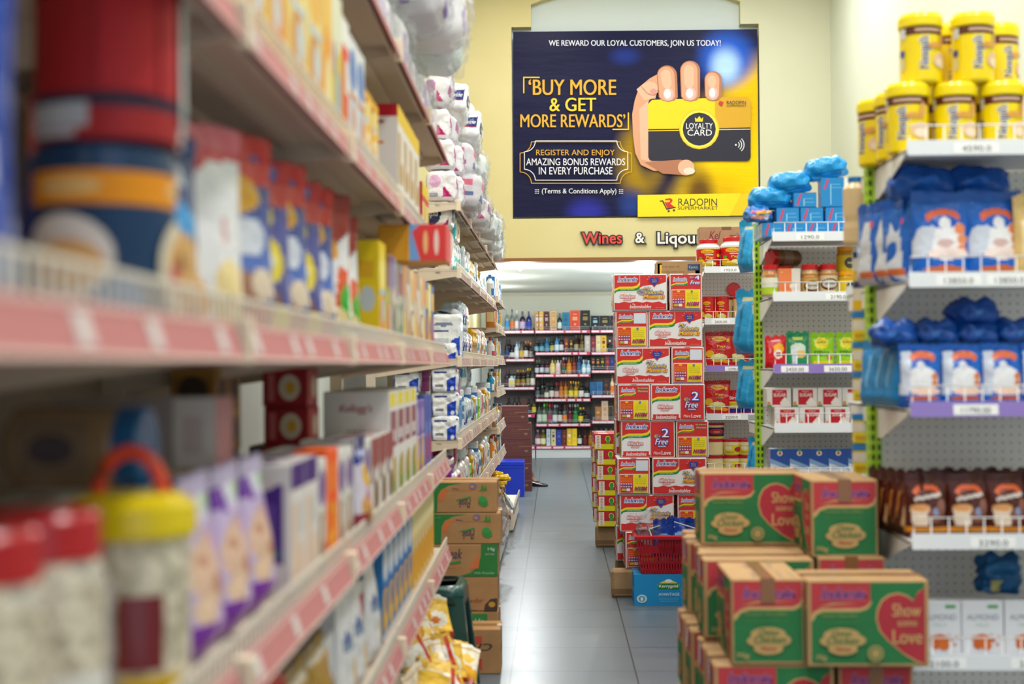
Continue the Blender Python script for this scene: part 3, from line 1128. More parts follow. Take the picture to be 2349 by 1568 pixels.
def red_long(two=False):
    o = [('r', .02, .025, .96, .95, 'd22f2f')]
    if not two:
        o += [('p', [(.02, .22), (.02, .52), (.3, .56), (.49, .62), (.55, .67), (.70, .70), (.84, .71), (.98, .78), (.98, .2), (.93, .19), (.85, .25), (.72, .22), (.62, .25), (.55, .22), (.42, .25), (.3, .22), (.2, .25), (.1, .21)], 'ece8ea'),
              ('r', .49, .70, .006, .27, 'ece8ea')]
        pw = .49
    else:
        o += [('r', .02, .08, .52, .5, 'ece8ea'), ('r', .035, .03, .48, .15, 'd22f2f'), ('r', .545, .02, .006, .96, 'ece8ea')]
        pw = .54
    s = lambda P, c: ('p', [(x / .49 * pw, y) for x, y in P], c)
    o += [s([(.02, .60), (.12, .66), (.36, .66), (.44, .69), (.488, .78), (.488, .685), (.44, .62), (.36, .60), (.12, .60), (.02, .54)], 'f2d21c'),
          s([(.02, .54), (.12, .60), (.36, .60), (.44, .62), (.488, .685), (.488, .59), (.44, .555), (.36, .54), (.12, .54), (.06, .52), (.02, .46)], '0f8a4a')]
    o += logo(.085 * pw / .49, .79, .36 * pw / .49, .13)
    o += [('t', 'Instant Noodles', .13, .562, .26, .03, 'e8f2ea'), ('t', 'New Improved Taste for You', .13, .49, .26, .02, 'c98a8a'),
          ('t', 'Chicken', .12, .34, .29, .105, 'f4eeee', 'bi', 'cf2a33'), ('t', 'Flavour', .18, .275, .16, .05, 'f4eeee', 'bi', 'cf2a33')]
    if not two:
        o += [('t', 'The', .35, .15, .05, .05, 'f4eeee', 'i'), ('t', 'Indomitables', .30, .06, .40, .10, 'f4eeee', 'bi'),
              ('p', heart(.76, .80, .105, .15), 'c2283a'), ('p', heart(.76, .80, .088, .125), '2b3d9e'), ('t', 'Moments', .715, .82, .09, .035, 'e0d040'), ('t', 'shared', .72, .77, .08, .035, 'e0d040')]
        for a in range(20, 165, 24):
            ca, sa = cos(radians(a)), sin(radians(a))
            o += [('p', [(.76 + .115 * ca, .81 + .15 * sa), (.76 + .14 * ca, .81 + .175 * sa), (.763 + .14 * ca, .82 + .175 * sa), (.765 + .115 * ca, .815 + .15 * sa)], 'f0dada')]
        o += [('t', 'My', .56, .545, .13, .10, 'f5d51e', 'bi', '3b3aa2'), ('t', 'Indomie', .58, .45, .35, .105, 'f5d51e', 'bi', '3b3aa2'), ('t', 'Moments', .56, .33, .39, .105, 'f5d51e', 'bi', 'd0303a'), ('t', 'Net weight', .78, .065, .16, .018, 'eac4c4')]
    else:
        o += [('t', 'Indomitables', .09, .055, .38, .10, 'f4eeee', 'bi'), ('t', '40+', .61, .53, .12, .11, 'e9b428', 'b', '2b3aa0'), ('t', '2', .76, .56, .12, .23, 'f4f2f6', 'b', '2b3ab0'),
              ('t', 'Free', .63, .36, .24, .16, 'f4f2f6', 'bi', '2b3ab0'), ('t', 'inside', .69, .29, .14, .05, 'f4f2f6', 'b', '2b3ab0'), ('t', 'More', .60, .09, .13, .08, 'f4eeee', 'i'), ('t', 'L\u2665ve'.replace('\u2665', 'o'), .75, .08, .17, .11, 'f4eeee', 'b')]
    return o


def red_short(kind):
    o = [('r', .035, .025, .93, .95, 'd22f2f'), ('p', [(.05, .70), (.2, .755), (.48, .755), (.56, .80), (.56, .755), (.48, .72), (.2, .72), (.05, .67)], 'f2d21c'),
         ('p', [(.05, .67), (.2, .72), (.48, .72), (.56, .755), (.56, .70), (.48, .685), (.2, .685), (.05, .635)], '0f8a4a')]
    o += logo(.11, .80, .42, .10)
    o += [('t', 'Instant Noodles', .2, .692, .25, .02, 'e8f2ea')]
    if kind == 'four':
        o += [('t', '40+', .62, .87, .14, .06, 'e9b428', 'b', '2b3aa0'), ('t', '4', .78, .84, .14, .11, 'f4f2f6', 'b', '2b3ab0'), ('t', 'Free', .64, .71, .29, .10, 'f4f2f6', 'bi', '2b3ab0')]
    elif kind == 'card':
        o += [('r', .57, .655, .37, .285, 'd9dfee')]
    else:
        o += [('t', 'My Indomie', .60, .865, .33, .055, 'f5d51e', 'bi', '3b3aa2'), ('t', 'Moments', .62, .79, .31, .055, 'f5d51e', 'bi', '3b3aa2')]
    o += [('t', 'Three easy steps to win prizes', .2, .585, .56, .02, 'e08a2a'), ('r', .06, .04, .88, .53, 'efe3d4'), ('r', .075, .06, .405, .49, 'dd4a26'), ('r', .48, .06, .445, .50, 'f2dc22'),
          ('r', .23, .495, .09, .045, 'f2c22a'), ('t', 'Collect the packs', .1, .44, .35, .03, 'f2b92a'), ('t', 'send the code now', .1, .395, .35, .03, 'f2b92a'), ('t', 'and win rewards', .1, .35, .35, .03, 'f2b92a')]
    for i in range(5):
        for j in range(2):
            o += [('e', .12 + .075 * i, .29 - .075 * j, .034, .032, '7b3f9a'), ('e', .12 + .075 * i, .30 - .075 * j, .024, .016, 'e6d6e4')]
    o += [('r', .13, .11, .12, .065, 'b9b04a'), ('r', .27, .105, .11, .075, 'efe4da'), ('e', .68, .515, .035, .028, '4a74c8')]
    for q, tx in enumerate(('Open your carton', 'inside find a code', 'text it and win', 'with noodles')):
        o += [('t', tx, .53, .45 - .05 * q, .34, .022, '6a6420')]
    o += [('t', 'N10M', .52, .13, .38, .09, 'c2284a', 'bi', '7a2a8a'), ('r', .08, .042, .84, .014, '3a4aa8')]
    return o


TAPE = 'b98d5c'


def carton(body, front, left, right, top=(), tape='a8835a', tapex=.05, name='noodle_carton', w_=CW, d=CD, h=CH, fin='c', chamfer=.004, drop=.28):
    def g():
        r = E(name, 'carton')
        box_mb(w_, d, h, body, f=front, b=front, l=left, r=right, t=top, fin=fin, chamfer=chamfer).build('box', r)
        y0, y1 = d / 2 - tapex / 2, d / 2 + tapex / 2
        MB().box(-w_ / 2 - .0012, w_ / 2 + .0012, y0, y1, h + .0005, h + .0015, M(tape, 'g')).box(-w_ / 2 - .003, -w_ / 2 - .0018, y0, y1, h * (1 - drop) - .001, h + .0015, M(tape, 'g')) \
            .box(w_ / 2 + .0018, w_ / 2 + .003, y0, y1, h * (1 - drop) - .001, h + .0015, M(tape, 'g')).build('packing_tape', r)
        return r
    return g


RA = carton('e6dfdc', red_long(), red_short('card'), red_short('four'), fin='p', tape='c9a59a', tapex=.03, drop=.0)
RB = carton('e6dfdc', red_long(True), red_short('mom'), red_short('mom'), fin='p', tape='c9a59a', tapex=.03, drop=.0)


def put_long(key, b, px, Y, z, label, group=None, dx=0, w_=CW):
    x = at(px, 900, Y).x + dx
    return place(key, b, (x + w_ / 2, Y, z), label, 0, group)


def put_short(key, b, px, Y, z, label, side='l', w_=CW, d=CD, group=None):
    x = at(px, 900, Y).x
    if side == 'l':
        return place(key, b, (x + d, Y + w_ / 2, z), label, pi / 2, group)
    return place(key, b, (x, Y + w_ / 2, z), label, -pi / 2, group)


# red stack beside the aisle: eight layers, from the top
Y0, ZB = 8.02, .158
for n_, (a, b) in enumerate(((('L', 'A', 1409), ('Sr', 'A', 1538)), (('Sl', 'A', 1413), ('L', 'A', 1489)), (('L', 'A', 1414), ('Sl', 'A', 1541)), (('Sl', 'B', 1417), ('L', 'B', 1493)),
                             (('L', 'B', 1424), ('Sl', 'B', 1550)), (('Sl', 'A', 1415), ('L', 'A', 1495)), (('L', 'A', 1420), ('Sl', 'B', 1552)), (('Sl', 'B', 1432), ('L', 'A', 1510)))):
    z = ZB + (7 - n_) * .2068
    yy = Y0 + (0, .012, .004, .0, .01, -.004, .006, .0)[n_]
    for q, (k, t, px) in enumerate((a, b)):
        bd = RA if t == 'A' else RB
        what = {'LA': 'wide red noodle carton with a blue heart', 'LB': 'wide red noodle carton offering two free packs', 'SrA': 'narrow red noodle carton end offering four free packs',
                'SlA': 'narrow red noodle carton end with a blank pale square', 'SlB': 'narrow red noodle carton end with yellow lettering'}[k + t]
        lay = ('top', 'second', 'third', 'fourth', 'fifth', 'sixth', 'seventh', 'bottom')[n_]
        lb = f"{what}, {lay} layer of the tall stack"
        if k == 'L':
            put_long('R' + t, bd, px, yy, z, lb)
        else:
            put_short('R' + t, bd, px, yy, z, lb, 'l' if k == 'Sl' else 'r')
# the column behind it, only its edge shows past the front column
for i in range(8):
    z = ZB + i * .2068
    place('RA', RA, (at(1411, 900, 8.34).x + CW / 2 + .004 * (i % 3), 8.345 + .003 * (i % 2), z), f"red noodle carton in the column hidden behind the tall stack, {ORD[i]} layer up", 0, 'rear noodle cartons')


def timber():
    mb = MB()
    mb.box(-.55, .55, 0, .10, 0, .155, M('a9855a', 'c'), .014)
    mb.box(-.55, .55, -.001, .0, .02, .05, M('7c5a36', 'c'))
    return mark(mb.build('timber_beam'), cat='timber')


place('timber', timber, (at(1403, 1330, 7.97).x + .55, 7.99, 0), 'worn timber beam under the tall stack of red noodle cartons')
place('timber', timber, (at(1412, 1330, 8.45).x + .55, 8.42, 0), 'second timber beam hidden beneath the rear red noodle cartons')
place('timber', timber, (at(1366, 1240, 10.2).x + .55, 10.2, 0), 'short timber beam under the spaghetti cartons')
# torn scrap on the top wide carton
_t = MB()
p0 = at(1480, 670, Y0 - .003)
_t.add([(p0.x + a * .05, p0.y - .002, p0.z + b * .02) for a, b in ((-1, .2), (-.75, .9), (-.2, 1.1), (.5, .7), (1, 0), (.7, -.8), (.1, -.9), (-.6, -.7))], [tuple(range(8))], M('b6a898', 'c'))
_t.add([(p0.x + a * .05, p0.y - .0024, p0.z + b * .02) for a, b in ((-.9, .3), (-.6, .7), (-.1, -.1), (-.35, -.5))], [(0, 1, 2, 3)], M('8c7a9a', 'c'))
mark(_t.build('torn_label'), 'torn grey scrap on the face of the top wide noodle carton', 'paper scrap')

# brown cartons on top of the rear column
GOYA = boxy('brown_carton', 'carton', .27, .2, .10, 'b08a5c', f=[('t', 'THIS SIDE UP', .1, .62, .4, .12, '6a5034'), ('t', 'handle with care', .1, .35, .5, .08, '6a5034'), ('r', .68, .45, .24, .38, '2f4a72'), ('t', 'Kpoco', .71, .53, .18, .2, 'c8d0dc')], fin='c')
place('goya', GOYA, (at(1557, 610, 8.5).x, 8.45, ZB + 8 * .2068), 'brown carton with a blue label lying on top behind the red noodle cartons')
RS = boxy('red_box', 'box', .03, .2, .09, 'a8242a', f=[('r', .5, .1, .4, .8, 'e0b22a')], fin='p')
place('rs', RS, (at(1512, 610, 8.5).x, 8.45, ZB + 8 * .2068), 'slim red and yellow box standing beside the brown carton on the rear stack')
RS2 = boxy('red_box', 'box', .03, .2, .085, 'a8242a', fin='p')
place('rs2', RS2, (at(1600, 610, 8.5).x - .005, 8.45, ZB + 8 * .2068), 'slim plain red box at the lime post end of the brown carton')

# ------------------------------------------------------------------ green cartons in front of the milk shelves
KR = 'c39a66'


def green_face(long):
    o = [('r', .035, .04, .93, .93, '0f7a3c')]
    if long:
        pw, gw = .52, .93
        o += [('p', [(.035, .97), (.52, .97), (.52, .75), (.49, .70), (.43, .675), (.12, .675), (.06, .64), (.035, .60)], 'c8323e'),
              ('p', [(.035, .60), (.06, .64), (.12, .675), (.43, .675), (.49, .70), (.52, .75), (.535, .75), (.50, .67), (.43, .635), (.13, .635), (.075, .60), (.05, .53), (.035, .53)], 'd9b070'),
              ('p', [(.08, .68), (.2, .715), (.42, .73), (.2, .735)], 'd9b070')]
        o += [('t', 'Indomie', .12, .78, .36, .13, '4b3f9e', 'bi', 'd9606a')]
        hp = [(.87, .755), (.90, .84), (.965, .915), (.965, .045), (.90, .07), (.80, .15), (.67, .30), (.60, .42), (.575, .55), (.585, .66), (.62, .76), (.68, .82), (.75, .84), (.82, .81)]
        cx, cy = .80, .5
        o += [('p', [(cx + (x - cx) * (1.06 if x < .96 else 1), cy + (y - cy) * 1.05 if x < .96 else y) for x, y in hp], 'd9b070'), ('p', hp, 'bb1f34'),
              ('t', 'Show', .70, .58, .23, .15, 'd9b070', 'b'), ('t', 'some', .74, .47, .16, .06, 'd9b070', 'b'), ('t', 'Love', .70, .27, .24, .16, 'd9b070', 'b')]
        o += [('t', 'Instant Noodles', .12, .575, .29, .04, '9aa052'), ('t', 'with natural onion chicken taste', .12, .51, .30, .03, '5a9048'),
              ('e', .28, .37, .15, .08, 'cfa968'), ('e', .22, .30, .12, .07, 'cfa968'), ('e', .36, .31, .12, .075, 'cfa968'), ('e', .29, .21, .12, .07, 'cfa968'),
              ('t', 'Onion', .20, .355, .16, .075, '2f7a3c', 'bi'), ('t', 'Chicken', .16, .265, .26, .085, '2f7a3c', 'bi'), ('t', 'Flavour', .23, .19, .13, .045, 'c8423e', 'bi'),
              ('t', '70g', .065, .07, .09, .075, 'd3b070', 'b'), ('e', .555, .16, .065, .095, 'c3a05e'), ('e', .555, .16, .052, .076, '3a8446'), ('e', .555, .16, .036, .052, 'c3a05e')]
    else:
        o += [('p', [(.035, .97), (.965, .97), (.965, .79), (.93, .715), (.84, .675), (.24, .675), (.12, .64), (.035, .575)], 'c8323e'),
              ('p', [(.035, .575), (.12, .64), (.24, .675), (.84, .675), (.93, .715), (.965, .79), (.965, .73), (.94, .67), (.85, .635), (.25, .635), (.13, .60), (.08, .54), (.035, .51)], 'd9b070'),
              ('p', [(.12, .685), (.35, .72), (.85, .735), (.35, .74)], 'd9b070')]
        o += [('t', 'Indomie', .16, .77, .70, .125, '4b3f9e', 'bi', 'd9606a'), ('t', 'Instant Noodles', .20, .575, .56, .04, '9aa052'), ('t', 'with natural onion chicken taste', .20, .50, .58, .035, '5a9048'),
              ('e', .50, .36, .24, .08, 'cfa968'), ('e', .38, .28, .17, .07, 'cfa968'), ('e', .64, .29, .17, .075, 'cfa968'), ('e', .50, .19, .2, .07, 'cfa968'),
              ('t', 'Onion', .38, .345, .26, .075, '2f7a3c', 'bi'), ('t', 'Chicken', .31, .255, .43, .085, '2f7a3c', 'bi'), ('t', 'Flavour', .40, .175, .22, .045, 'c8423e', 'bi'), ('t', '70g', .06, .07, .18, .075, 'd3b070', 'b')]
    return o


GTOP = [('r', .06, .1, .3, .06, 'b0936e'), ('t', 'Best before see side', .06, .62, .3, .07, '7d7f8c'), ('t', 'Store in a cool dry place', .05, .25, .34, .08, '7d7f8c'), ('t', 'Fragile carton', .6, .6, .3, .07, '7d7f8c'), ('t', 'This side up', .62, .25, .26, .09, '7d7f8c')]
GC = carton(KR, green_face(True), green_face(False), green_face(False), GTOP, tape='8d5f3c', tapex=.035, name='noodle_carton', w_=.297, h=.2125)
GB = .131
for nm, kind, px, Y, lay, dx in (
        ('wide green noodle carton with a red heart, alone on top at the aisle side', 'L', 1605, 4.20, 4, 0),
        ('narrow end of a green noodle carton, top layer beside the brown pouches', 'S', 1858, 3.92, 4, 0),
        ('narrow end of a green noodle carton in the front row, beside the wide heart carton', 'S', 1672, 3.545, 2, 0),
        ('wide green noodle carton with a red heart in the front row by the almond boxes', 'L', 1846, 3.52, 2, 0),
        ('green noodle carton tucked behind the narrow front one, its edge showing', 'L', 1610, 3.865, 3, 0),
        ('green noodle carton under the top pair, hidden behind the wide heart carton', 'S', 1872, 3.9, 3, 0),
        ('wide green noodle carton below the front row at the picture bottom', 'L', 1631, 3.55, 1, 0),
        ('narrow green noodle carton below the wide heart one at the picture bottom', 'S', 1917, 3.55, 1, 0)):
    if lay == 3:
        z = GB
        z = GB + .213 * 2 + .004
    elif lay == 4:
        z = GB + .213 * 3
    else:
        z = GB + .213 * (2 if lay == 2 else 1)
    if kind == 'L':
        put_long('GC', GC, px, Y, z, nm, w_=.297)
    else:
        put_short('GC', GC, px, Y, z, nm, w_=.297)
# the hidden rest of the heap and the cartons stepping out to the aisle
xr = at(1598, 1300, 4.1).x
for i, (x, y, lay) in enumerate(((xr + CW / 2 + .004, 4.075, 2), (xr + CW / 2 + .0, 4.42, 2), (xr + CW / 2 - .012, 4.27, 2), (xr + CW / 2 - .02, 3.75, 1), (xr + CW / 2 + .0, 4.4, 1),
                                 (xr + CW / 2 - .03, 4.0, 1), (xr + CW / 2 - .035, 4.2, 1), (xr + CW / 2 - .045, 3.6, 0), (xr + CW / 2 - .01, 4.38, 0), (xr + CW / 2 - .05, 3.85, 0), (xr + CW / 2 - .05, 4.12, 0))):
    place('GC', GC, (x, y, GB + .213 * lay), f"green noodle carton inside the heap by the milk shelves, {ORD[i]} of its hidden ones", 0, 'hidden green noodle cartons')


def pallet():
    mb = MB()
    for i in range(5):
        mb.box(-.24, .24, i * .19, i * .19 + .12, .108, .128, M('b08a58', 'c'), .003)
    for x in (-.24, -.05, .14):
        mb.box(x, x + .1, 0, .88, .02, .108, M('a07c4e', 'c'), .003)
    mb.box(-.24, .24, 0, .1, 0, .02, M('b08a58', 'c'))
    mb.box(-.24, .24, .78, .88, 0, .02, M('b08a58', 'c'))
    return mark(mb.build('wooden_pallet'), cat='pallet')


place('pallet', pallet, (xr + .25, 3.55, 0), 'wooden pallet under the heap of green noodle cartons')

# ------------------------------------------------------------------ spaghetti cartons
SPF = [('r', 0, .34, 1, .66, 'b8202c'), ('r', 0, 0, 1, .34, 'd8cc1e'), ('r', .015, .06, .115, .86, 'e9dfd4'), ('e', .28, .68, .055, .2, 'd8d03a'), ('e', .28, .68, .04, .15, '3c8a3a'), ('p', [(.25, .55), (.31, .55), (.32, .32), (.28, .40), (.24, .32)], '4a9a3e'),
       ('t', 'GOLDEN PENNY', .40, .80, .5, .09, 'e8dcd4'), ('t', 'SPAGHETTI', .40, .46, .55, .22, 'f2ece8', 'b'), ('t', 'slim', .45, .14, .2, .1, '6a7a1a')]
SPF += [('p', [(.03, .12 + .1 * i), (.075, .17 + .1 * i), (.115, .12 + .1 * i), (.075, .14 + .1 * i)], 'b8202c') for i in range(8)]
SPC = carton('b8202c', SPF, [('r', 0, 0, 1, .34, 'd8cc1e'), ('r', .1, .4, .3, .5, 'e9dfd4')], None, (('r', .08, .1, .2, .8, 'd9b6b0'),), name='spaghetti_carton', w_=.34, d=.24, h=.1085, fin='p', tape='c07a70')
for i in range(6):
    dx = (0, .006, .012, .006, .014, .0)[i]
    place('SPC', SPC, (at(1371, 1100, 10.15).x + .17 + dx - .004 * i, 10.15, .155 + .1095 * i), f"red and yellow spaghetti carton, {ORD[i]} up in the stack on the short timber beam")
    place('SPC', SPC, (at(1361, 1100, 10.42).x + .17 - dx * .6, 10.42, .155 + .1095 * i), f"spaghetti carton showing only its edge, {ORD[i]} up in the rear stack", 0)

# ------------------------------------------------------------------ blue butter carton, basket
KB = carton('1687c4', [('r', .0, .0, 1, 1, '1687c4'), ('p', [(.33, .70), (.40, .78), (.48, .86), (.56, .78), (.63, .70), (.62, .52), (.34, .52)], 'e2c86a'), ('r', .335, .52, .29, .20, '1c7a3c'), ('e', .48, .8, .05, .05, 'e6e6ea'), ('t', 'Kerrygold', .35, .56, .26, .12, 'f2f2ee', 'b'),
                      ('t', 'AVANTAGE', .34, .33, .29, .085, 'eef4f8'), ('r', .34, .24, .28, .012, '6fb4dc'), ('r', .34, .19, .28, .012, '6fb4dc'), ('r', .36, .14, .24, .012, '6fb4dc'), ('e', .105, .23, .07, .13, 'cfe0e6'), ('e', .105, .23, .05, .095, '5f9ab8'), ('r', .09, .17, .03, .1, 'e4eef2')],
            [('t', 'AVANTAGE', .2, .4, .6, .12, 'eef4f8')], None, name='butter_carton', w_=.385, d=.24, h=.168, fin='p', tape='3f9acb')
xk = at(1455, 1350, 7.72).x
place('KB', KB, (xk + .1925, 7.72, 0), 'bright blue butter carton standing on the floor under the red basket')


def basket():
    r = E('shopping_basket', 'basket')
    m = M('a81424', 'g')
    Wt, Wb, Dt, Db, Hb = .20, .175, .125, .11, .205

    def P(s, u, z):                                    # side s 0..3, u in [-1, 1]
        t = z / Hb
        wx, wy = Wb + (Wt - Wb) * t, Db + (Dt - Db) * t
        return [(u * wx, -wy, z), (wx, u * wy, z), (-u * wx, wy, z), (-wx, -u * wy, z)][s]
    wl = MB()
    for s in range(4):
        for z0, z1 in ((0, .022), (.058, .072), (.112, .15), (.19, .2)):
            wl.add([P(s, -1, z0), P(s, 1, z0), P(s, 1, z1), P(s, -1, z1)], [(0, 1, 2, 3)], m)
        n = 24 if s % 2 == 0 else 14
        for i in range(n + 1):
            u = -1 + 2 * i / n
            du = .5 / n
            a, b = max(-1, u - du), min(1, u + du)
            wl.add([P(s, a, 0), P(s, b, 0), P(s, b, .2), P(s, a, .2)], [(0, 1, 2, 3)], m)
        wl.add([P(s, -.42, .11), P(s, .42, .11), P(s, .42, .2), P(s, -.42, .2)], [(0, 1, 2, 3)], m)
    wl.build('wall', r)
    MB().box(-Wb, Wb, -Db, Db, 0, .006, m).build('bottom', r)
    rim = MB()
    e = .012
    c = [(-Wt - e, -Dt - e), (Wt + e, -Dt - e), (Wt + e, Dt + e), (-Wt - e, Dt + e)]
    i_ = [(-Wt + .002, -Dt + .002), (Wt - .002, -Dt + .002), (Wt - .002, Dt - .002), (-Wt + .002, Dt - .002)]
    for a in range(4):
        b = (a + 1) % 4
        rim.add([(*c[a], .203), (*c[b], .203), (*i_[b], .21), (*i_[a], .21), (*c[a], .188), (*c[b], .188)], [(0, 1, 2, 3), (0, 4, 5, 1)], m)
    rim.build('rim', r)
    for s in (-1, 1):
        MB().tube([(-.12, s * Dt, .205), (-.13, s * (Dt - .03), .24), (0, s * .03, .255 - .02 * s), (.13, s * (Dt - .03), .24), (.12, s * Dt, .205)], .0035, M('b9bcc0', 'm'), 8).build('wire_handle', r)
    return mark(r, cat='basket')


place('basket', basket, (xk + .215, 7.84, .17), 'red plastic shopping basket on the blue butter carton')
BLU = pouch('blue_pouch', 'pouch', .13, .21, .05, '1c3f9e', [('r', .1, .3, .8, .3, '2f63c8'), ('e', .5, .5, .3, .12, '9ab4e0')], seed=3)
for i, (dx, dy, rz, rx) in enumerate(((.1, -.04, .3, .1), (.2, .0, -.4, -.2), (.28, .03, .2, .2), (.15, .05, 1.2, 0))):
    place('bluepouch', BLU, (xk + dx + .06, 7.84 + dy, .26), f"crumpled dark blue pouch in the red basket, {ORD[i]} from the clear bag", 0, 'blue pouches in the basket', (rx, 0, rz), .95)
CLB = soft('clear_bag', 'bag', .15, .12, .12, 'd9d2da', fin='t', r=.7, nz=.02, seed=4, bulge=.2)
place('clearbag', CLB, (xk + .10, 7.76, .315), 'crumpled clear plastic bag lying in the red basket')
# ================================================================== goods of the long cereal gondola
def art(c1, c2, c3, c4='ffffff', k=0):
    """three loose layouts for printed packs, no lettering"""
    return [[('r', .06, .62, .88, .26, c2), ('e', .5, .32, .4, .22, c3), ('e', .42, .36, .18, .1, c4), ('r', .06, .04, .5, .05, c2)],
            [('p', [(0, .45), (1, .7), (1, 1), (0, 1)], c2), ('e', .6, .3, .32, .2, c3), ('e', .3, .55, .2, .12, c4), ('r', .6, .02, .36, .08, c2)],
            [('e', .5, .74, .42, .17, c2), ('e', .5, .30, .42, .24, c3), ('e', .62, .35, .2, .12, c4), ('r', .0, .0, 1, .06, c2), ('r', .1, .5, .8, .05, c4)],
            [('r', 0, .8, 1, .2, c2), ('r', .08, .1, .34, .6, c3), ('r', .5, .45, .42, .25, c4), ('e', .7, .25, .2, .14, c3)]][k % 4]


def cereal(key, w_, d, h, body, c2, c3, c4='f4f0e8', k=0, side=None):
    return key, boxy('cereal_box', 'cereal box', w_, d, h, body, f=art(body, c2, c3, c4, k), l=side if side is not None else [('r', .1, .72, .8, .18, c2), ('r', .12, .12, .76, .4, c4), ('r', .2, .3, .6, .08, c3)], t=[('r', .2, .2, .6, .6, c2)])


def row(G, z, Y, items, where, back=.035, start=0):
    """stand goods in a row from Y on: (key, builder), width along the aisle, words, optional extras"""
    for i, it in enumerate(items):
        (key, b), wd, words = it[0], it[1], it[2]
        ex = it[3] if len(it) > 3 else {}
        lb = words if words.startswith('*') else f"{words}, {ORD[start + i]} {where}"
        G.put(key, b, Y + wd / 2, z + ex.get('dz', 0), lb.lstrip('*'), back=ex.get('back', back), rz=YDIR + ex.get('rz', 0), rot=ex.get('rot'))
        Y += wd + ex.get('gap', .008)
    return Y


ZT = .038                                               # shelf surface above the lip bottom
Z4, Z1, Z2, Z3, Z5 = 1.676 + ZT, 1.308 + ZT, .916 + ZT, .586 + ZT, 2.057 + ZT

# --- upper shelf (eye height plus)
ylw = cereal('cer_y', .15, .07, .27, 'f2c545', 'f6e6b0', 'e08a2a', 'cfd6da', 0)
ylw2 = cereal('cer_y2', .15, .07, .28, 'f4dc8a', 'f2b63c', 'd6922e', 'c8d4dc', 2)
org = cereal('cer_o', .10, .20, .285, 'f5a11c', 'f6c24a', 'f2e2a8', 'f5a11c', 1, side=[('r', .0, .0, 1, 1, 'f5a11c'), ('r', .1, .55, .3, .3, 'f6b94a')])
lim = cereal('cer_l', .12, .09, .28, 'dccb3e', 'e8e6c8', 'a8b0b4', 'b49aa0', 1)
rdo = cereal('cer_r', .09, .10, .26, 'ea3f1a', 'f2efe8', 'e8762a', 'f2efe8', 3, side=[('r', 0, 0, 1, 1, 'ea3f1a'), ('r', .0, .82, 1, .14, 'f2ede4'), ('e', .4, .55, .12, .05, 'f2ede4')])
blw = cereal('cer_b', .12, .06, .25, 'e6e6ea', '5f83c4', 'c6d2e0', 'd88a5a', 2)
ylc = cereal('cer_c', .11, .06, .19, 'f5b80e', 'f2d680', 'f2e8d0', 'e8a20a', 0, side=[('r', 0, 0, 1, 1, 'f5b80e'), ('e', .9, .3, .25, .06, 'f4efe6'), ('e', .9, .62, .25, .06, 'f4efe6'), ('e', .9, .86, .2, .05, 'd8923a')])
whr = cereal('cer_w', .15, .09, .235, 'efe6e2', 'f2c81e', 'c9a060', 'e8dcd0', 3, side=[('r', 0, 0, 1, 1, 'efe6e2'), ('r', 0, .86, 1, .14, 'c8142a'), ('e', .4, .8, .22, .03, 'b4707a'), ('r', .42, .55, .16, .03, 'e0752a')])
row(G1, Z4, 1.62, [(ylw, .16, 'yellow cereal box with a bowl print'), (ylw2, .16, 'pale yellow cereal box with orange spots'), (ylw, .16, 'yellow cereal box with a bowl print'), (ylw2, .16, 'pale yellow cereal box with orange spots'), (ylw2, .16, 'pale yellow cereal box with orange spots'),
                   (org, .10, '*tall plain orange cereal box standing out on the upper cereal shelf'), (lim, .12, '*lime yellow cereal box beside the tall orange one, upper cereal shelf'), (rdo, .09, '*vermilion cereal box with a white band near its top'),
                   (blw, .12, 'white and blue cereal box'), (blw, .12, 'white and blue cereal box'), (ylc, .12, 'low amber cereal box with cream dots'), (ylc, .12, 'low amber cereal box with cream dots')], 'from the camera on the upper cereal shelf')
TRAY = boxy('cardboard_tray', 'tray', 1.02, .24, .05, '8a7868', fin='c')
G1.put('tray', TRAY, 4.22, Z4, 'grey cardboard tray under the white boxes at the end of the upper cereal shelf', back=.03)
row(G1, Z4 + .051, 3.76, [(whr, .16, 'large white cereal box with a red top'), (whr, .16, 'large white cereal box with a red top'), (whr, .16, 'large white cereal box with a red top'), (whr, .16, 'large white cereal box with a red top')], 'from the camera on the grey tray')
rye = cereal('cer_ry', .12, .07, .22, 'd81f24', 'f2d01c', 'f4e8b0', 'f2d01c', 3, side=[('r', 0, 0, 1, .45, 'f2d01c'), ('r', .3, .6, .3, .05, 'e8a8a0')])
row(G1, Z4, 4.84, [(rye, .13, 'red cereal box with a yellow foot'), (rye, .13, 'red cereal box with a yellow foot')], 'past the grey tray, upper cereal shelf', back=.06)
LYB = boxy('cereal_box', 'cereal box', .178, .19, .094, 'f0a92c', f=[('r', .44, 0, .56, 1, 'dd3b3a'), ('p', [(.44, 0), (.62, 0), (.5, .8), (.62, 1), (.44, 1)], '6f9fd0'), ('r', .40, 0, .06, 1, 'f0a210'), ('e', .70, .5, .035, .33, 'f0b87a'), ('e', .86, .5, .035, .36, 'f2d0c4')], t=[('r', 0, 0, 1, 1, '6f9fd0')], r=[('r', 0, 0, 1, 1, 'dd3b3a')])
place('lyb', LYB, (-.372, 3.70, 1.577), 'orange and red cereal box lying flat on top of the cartons, jutting into the aisle')

# --- middle shelf: canisters and cereal pouches
can_prof = [(.062, 0), (.066, .004), (.066, .10), (.067, .104), (.067, .135), (.063, .138)]


def canister(name, body, ops, lid, h):
    pr = [(.066, 0), (.07, .004), (.07, h)]
    return jar(name, 'canister', pr, body, [(.0715, h - .006), (.0715, h + .012), (.066, h + .016), (0, h + .016)], lid, ops, 0, h, fin='p', parts=('body', 'lid'), n=32)


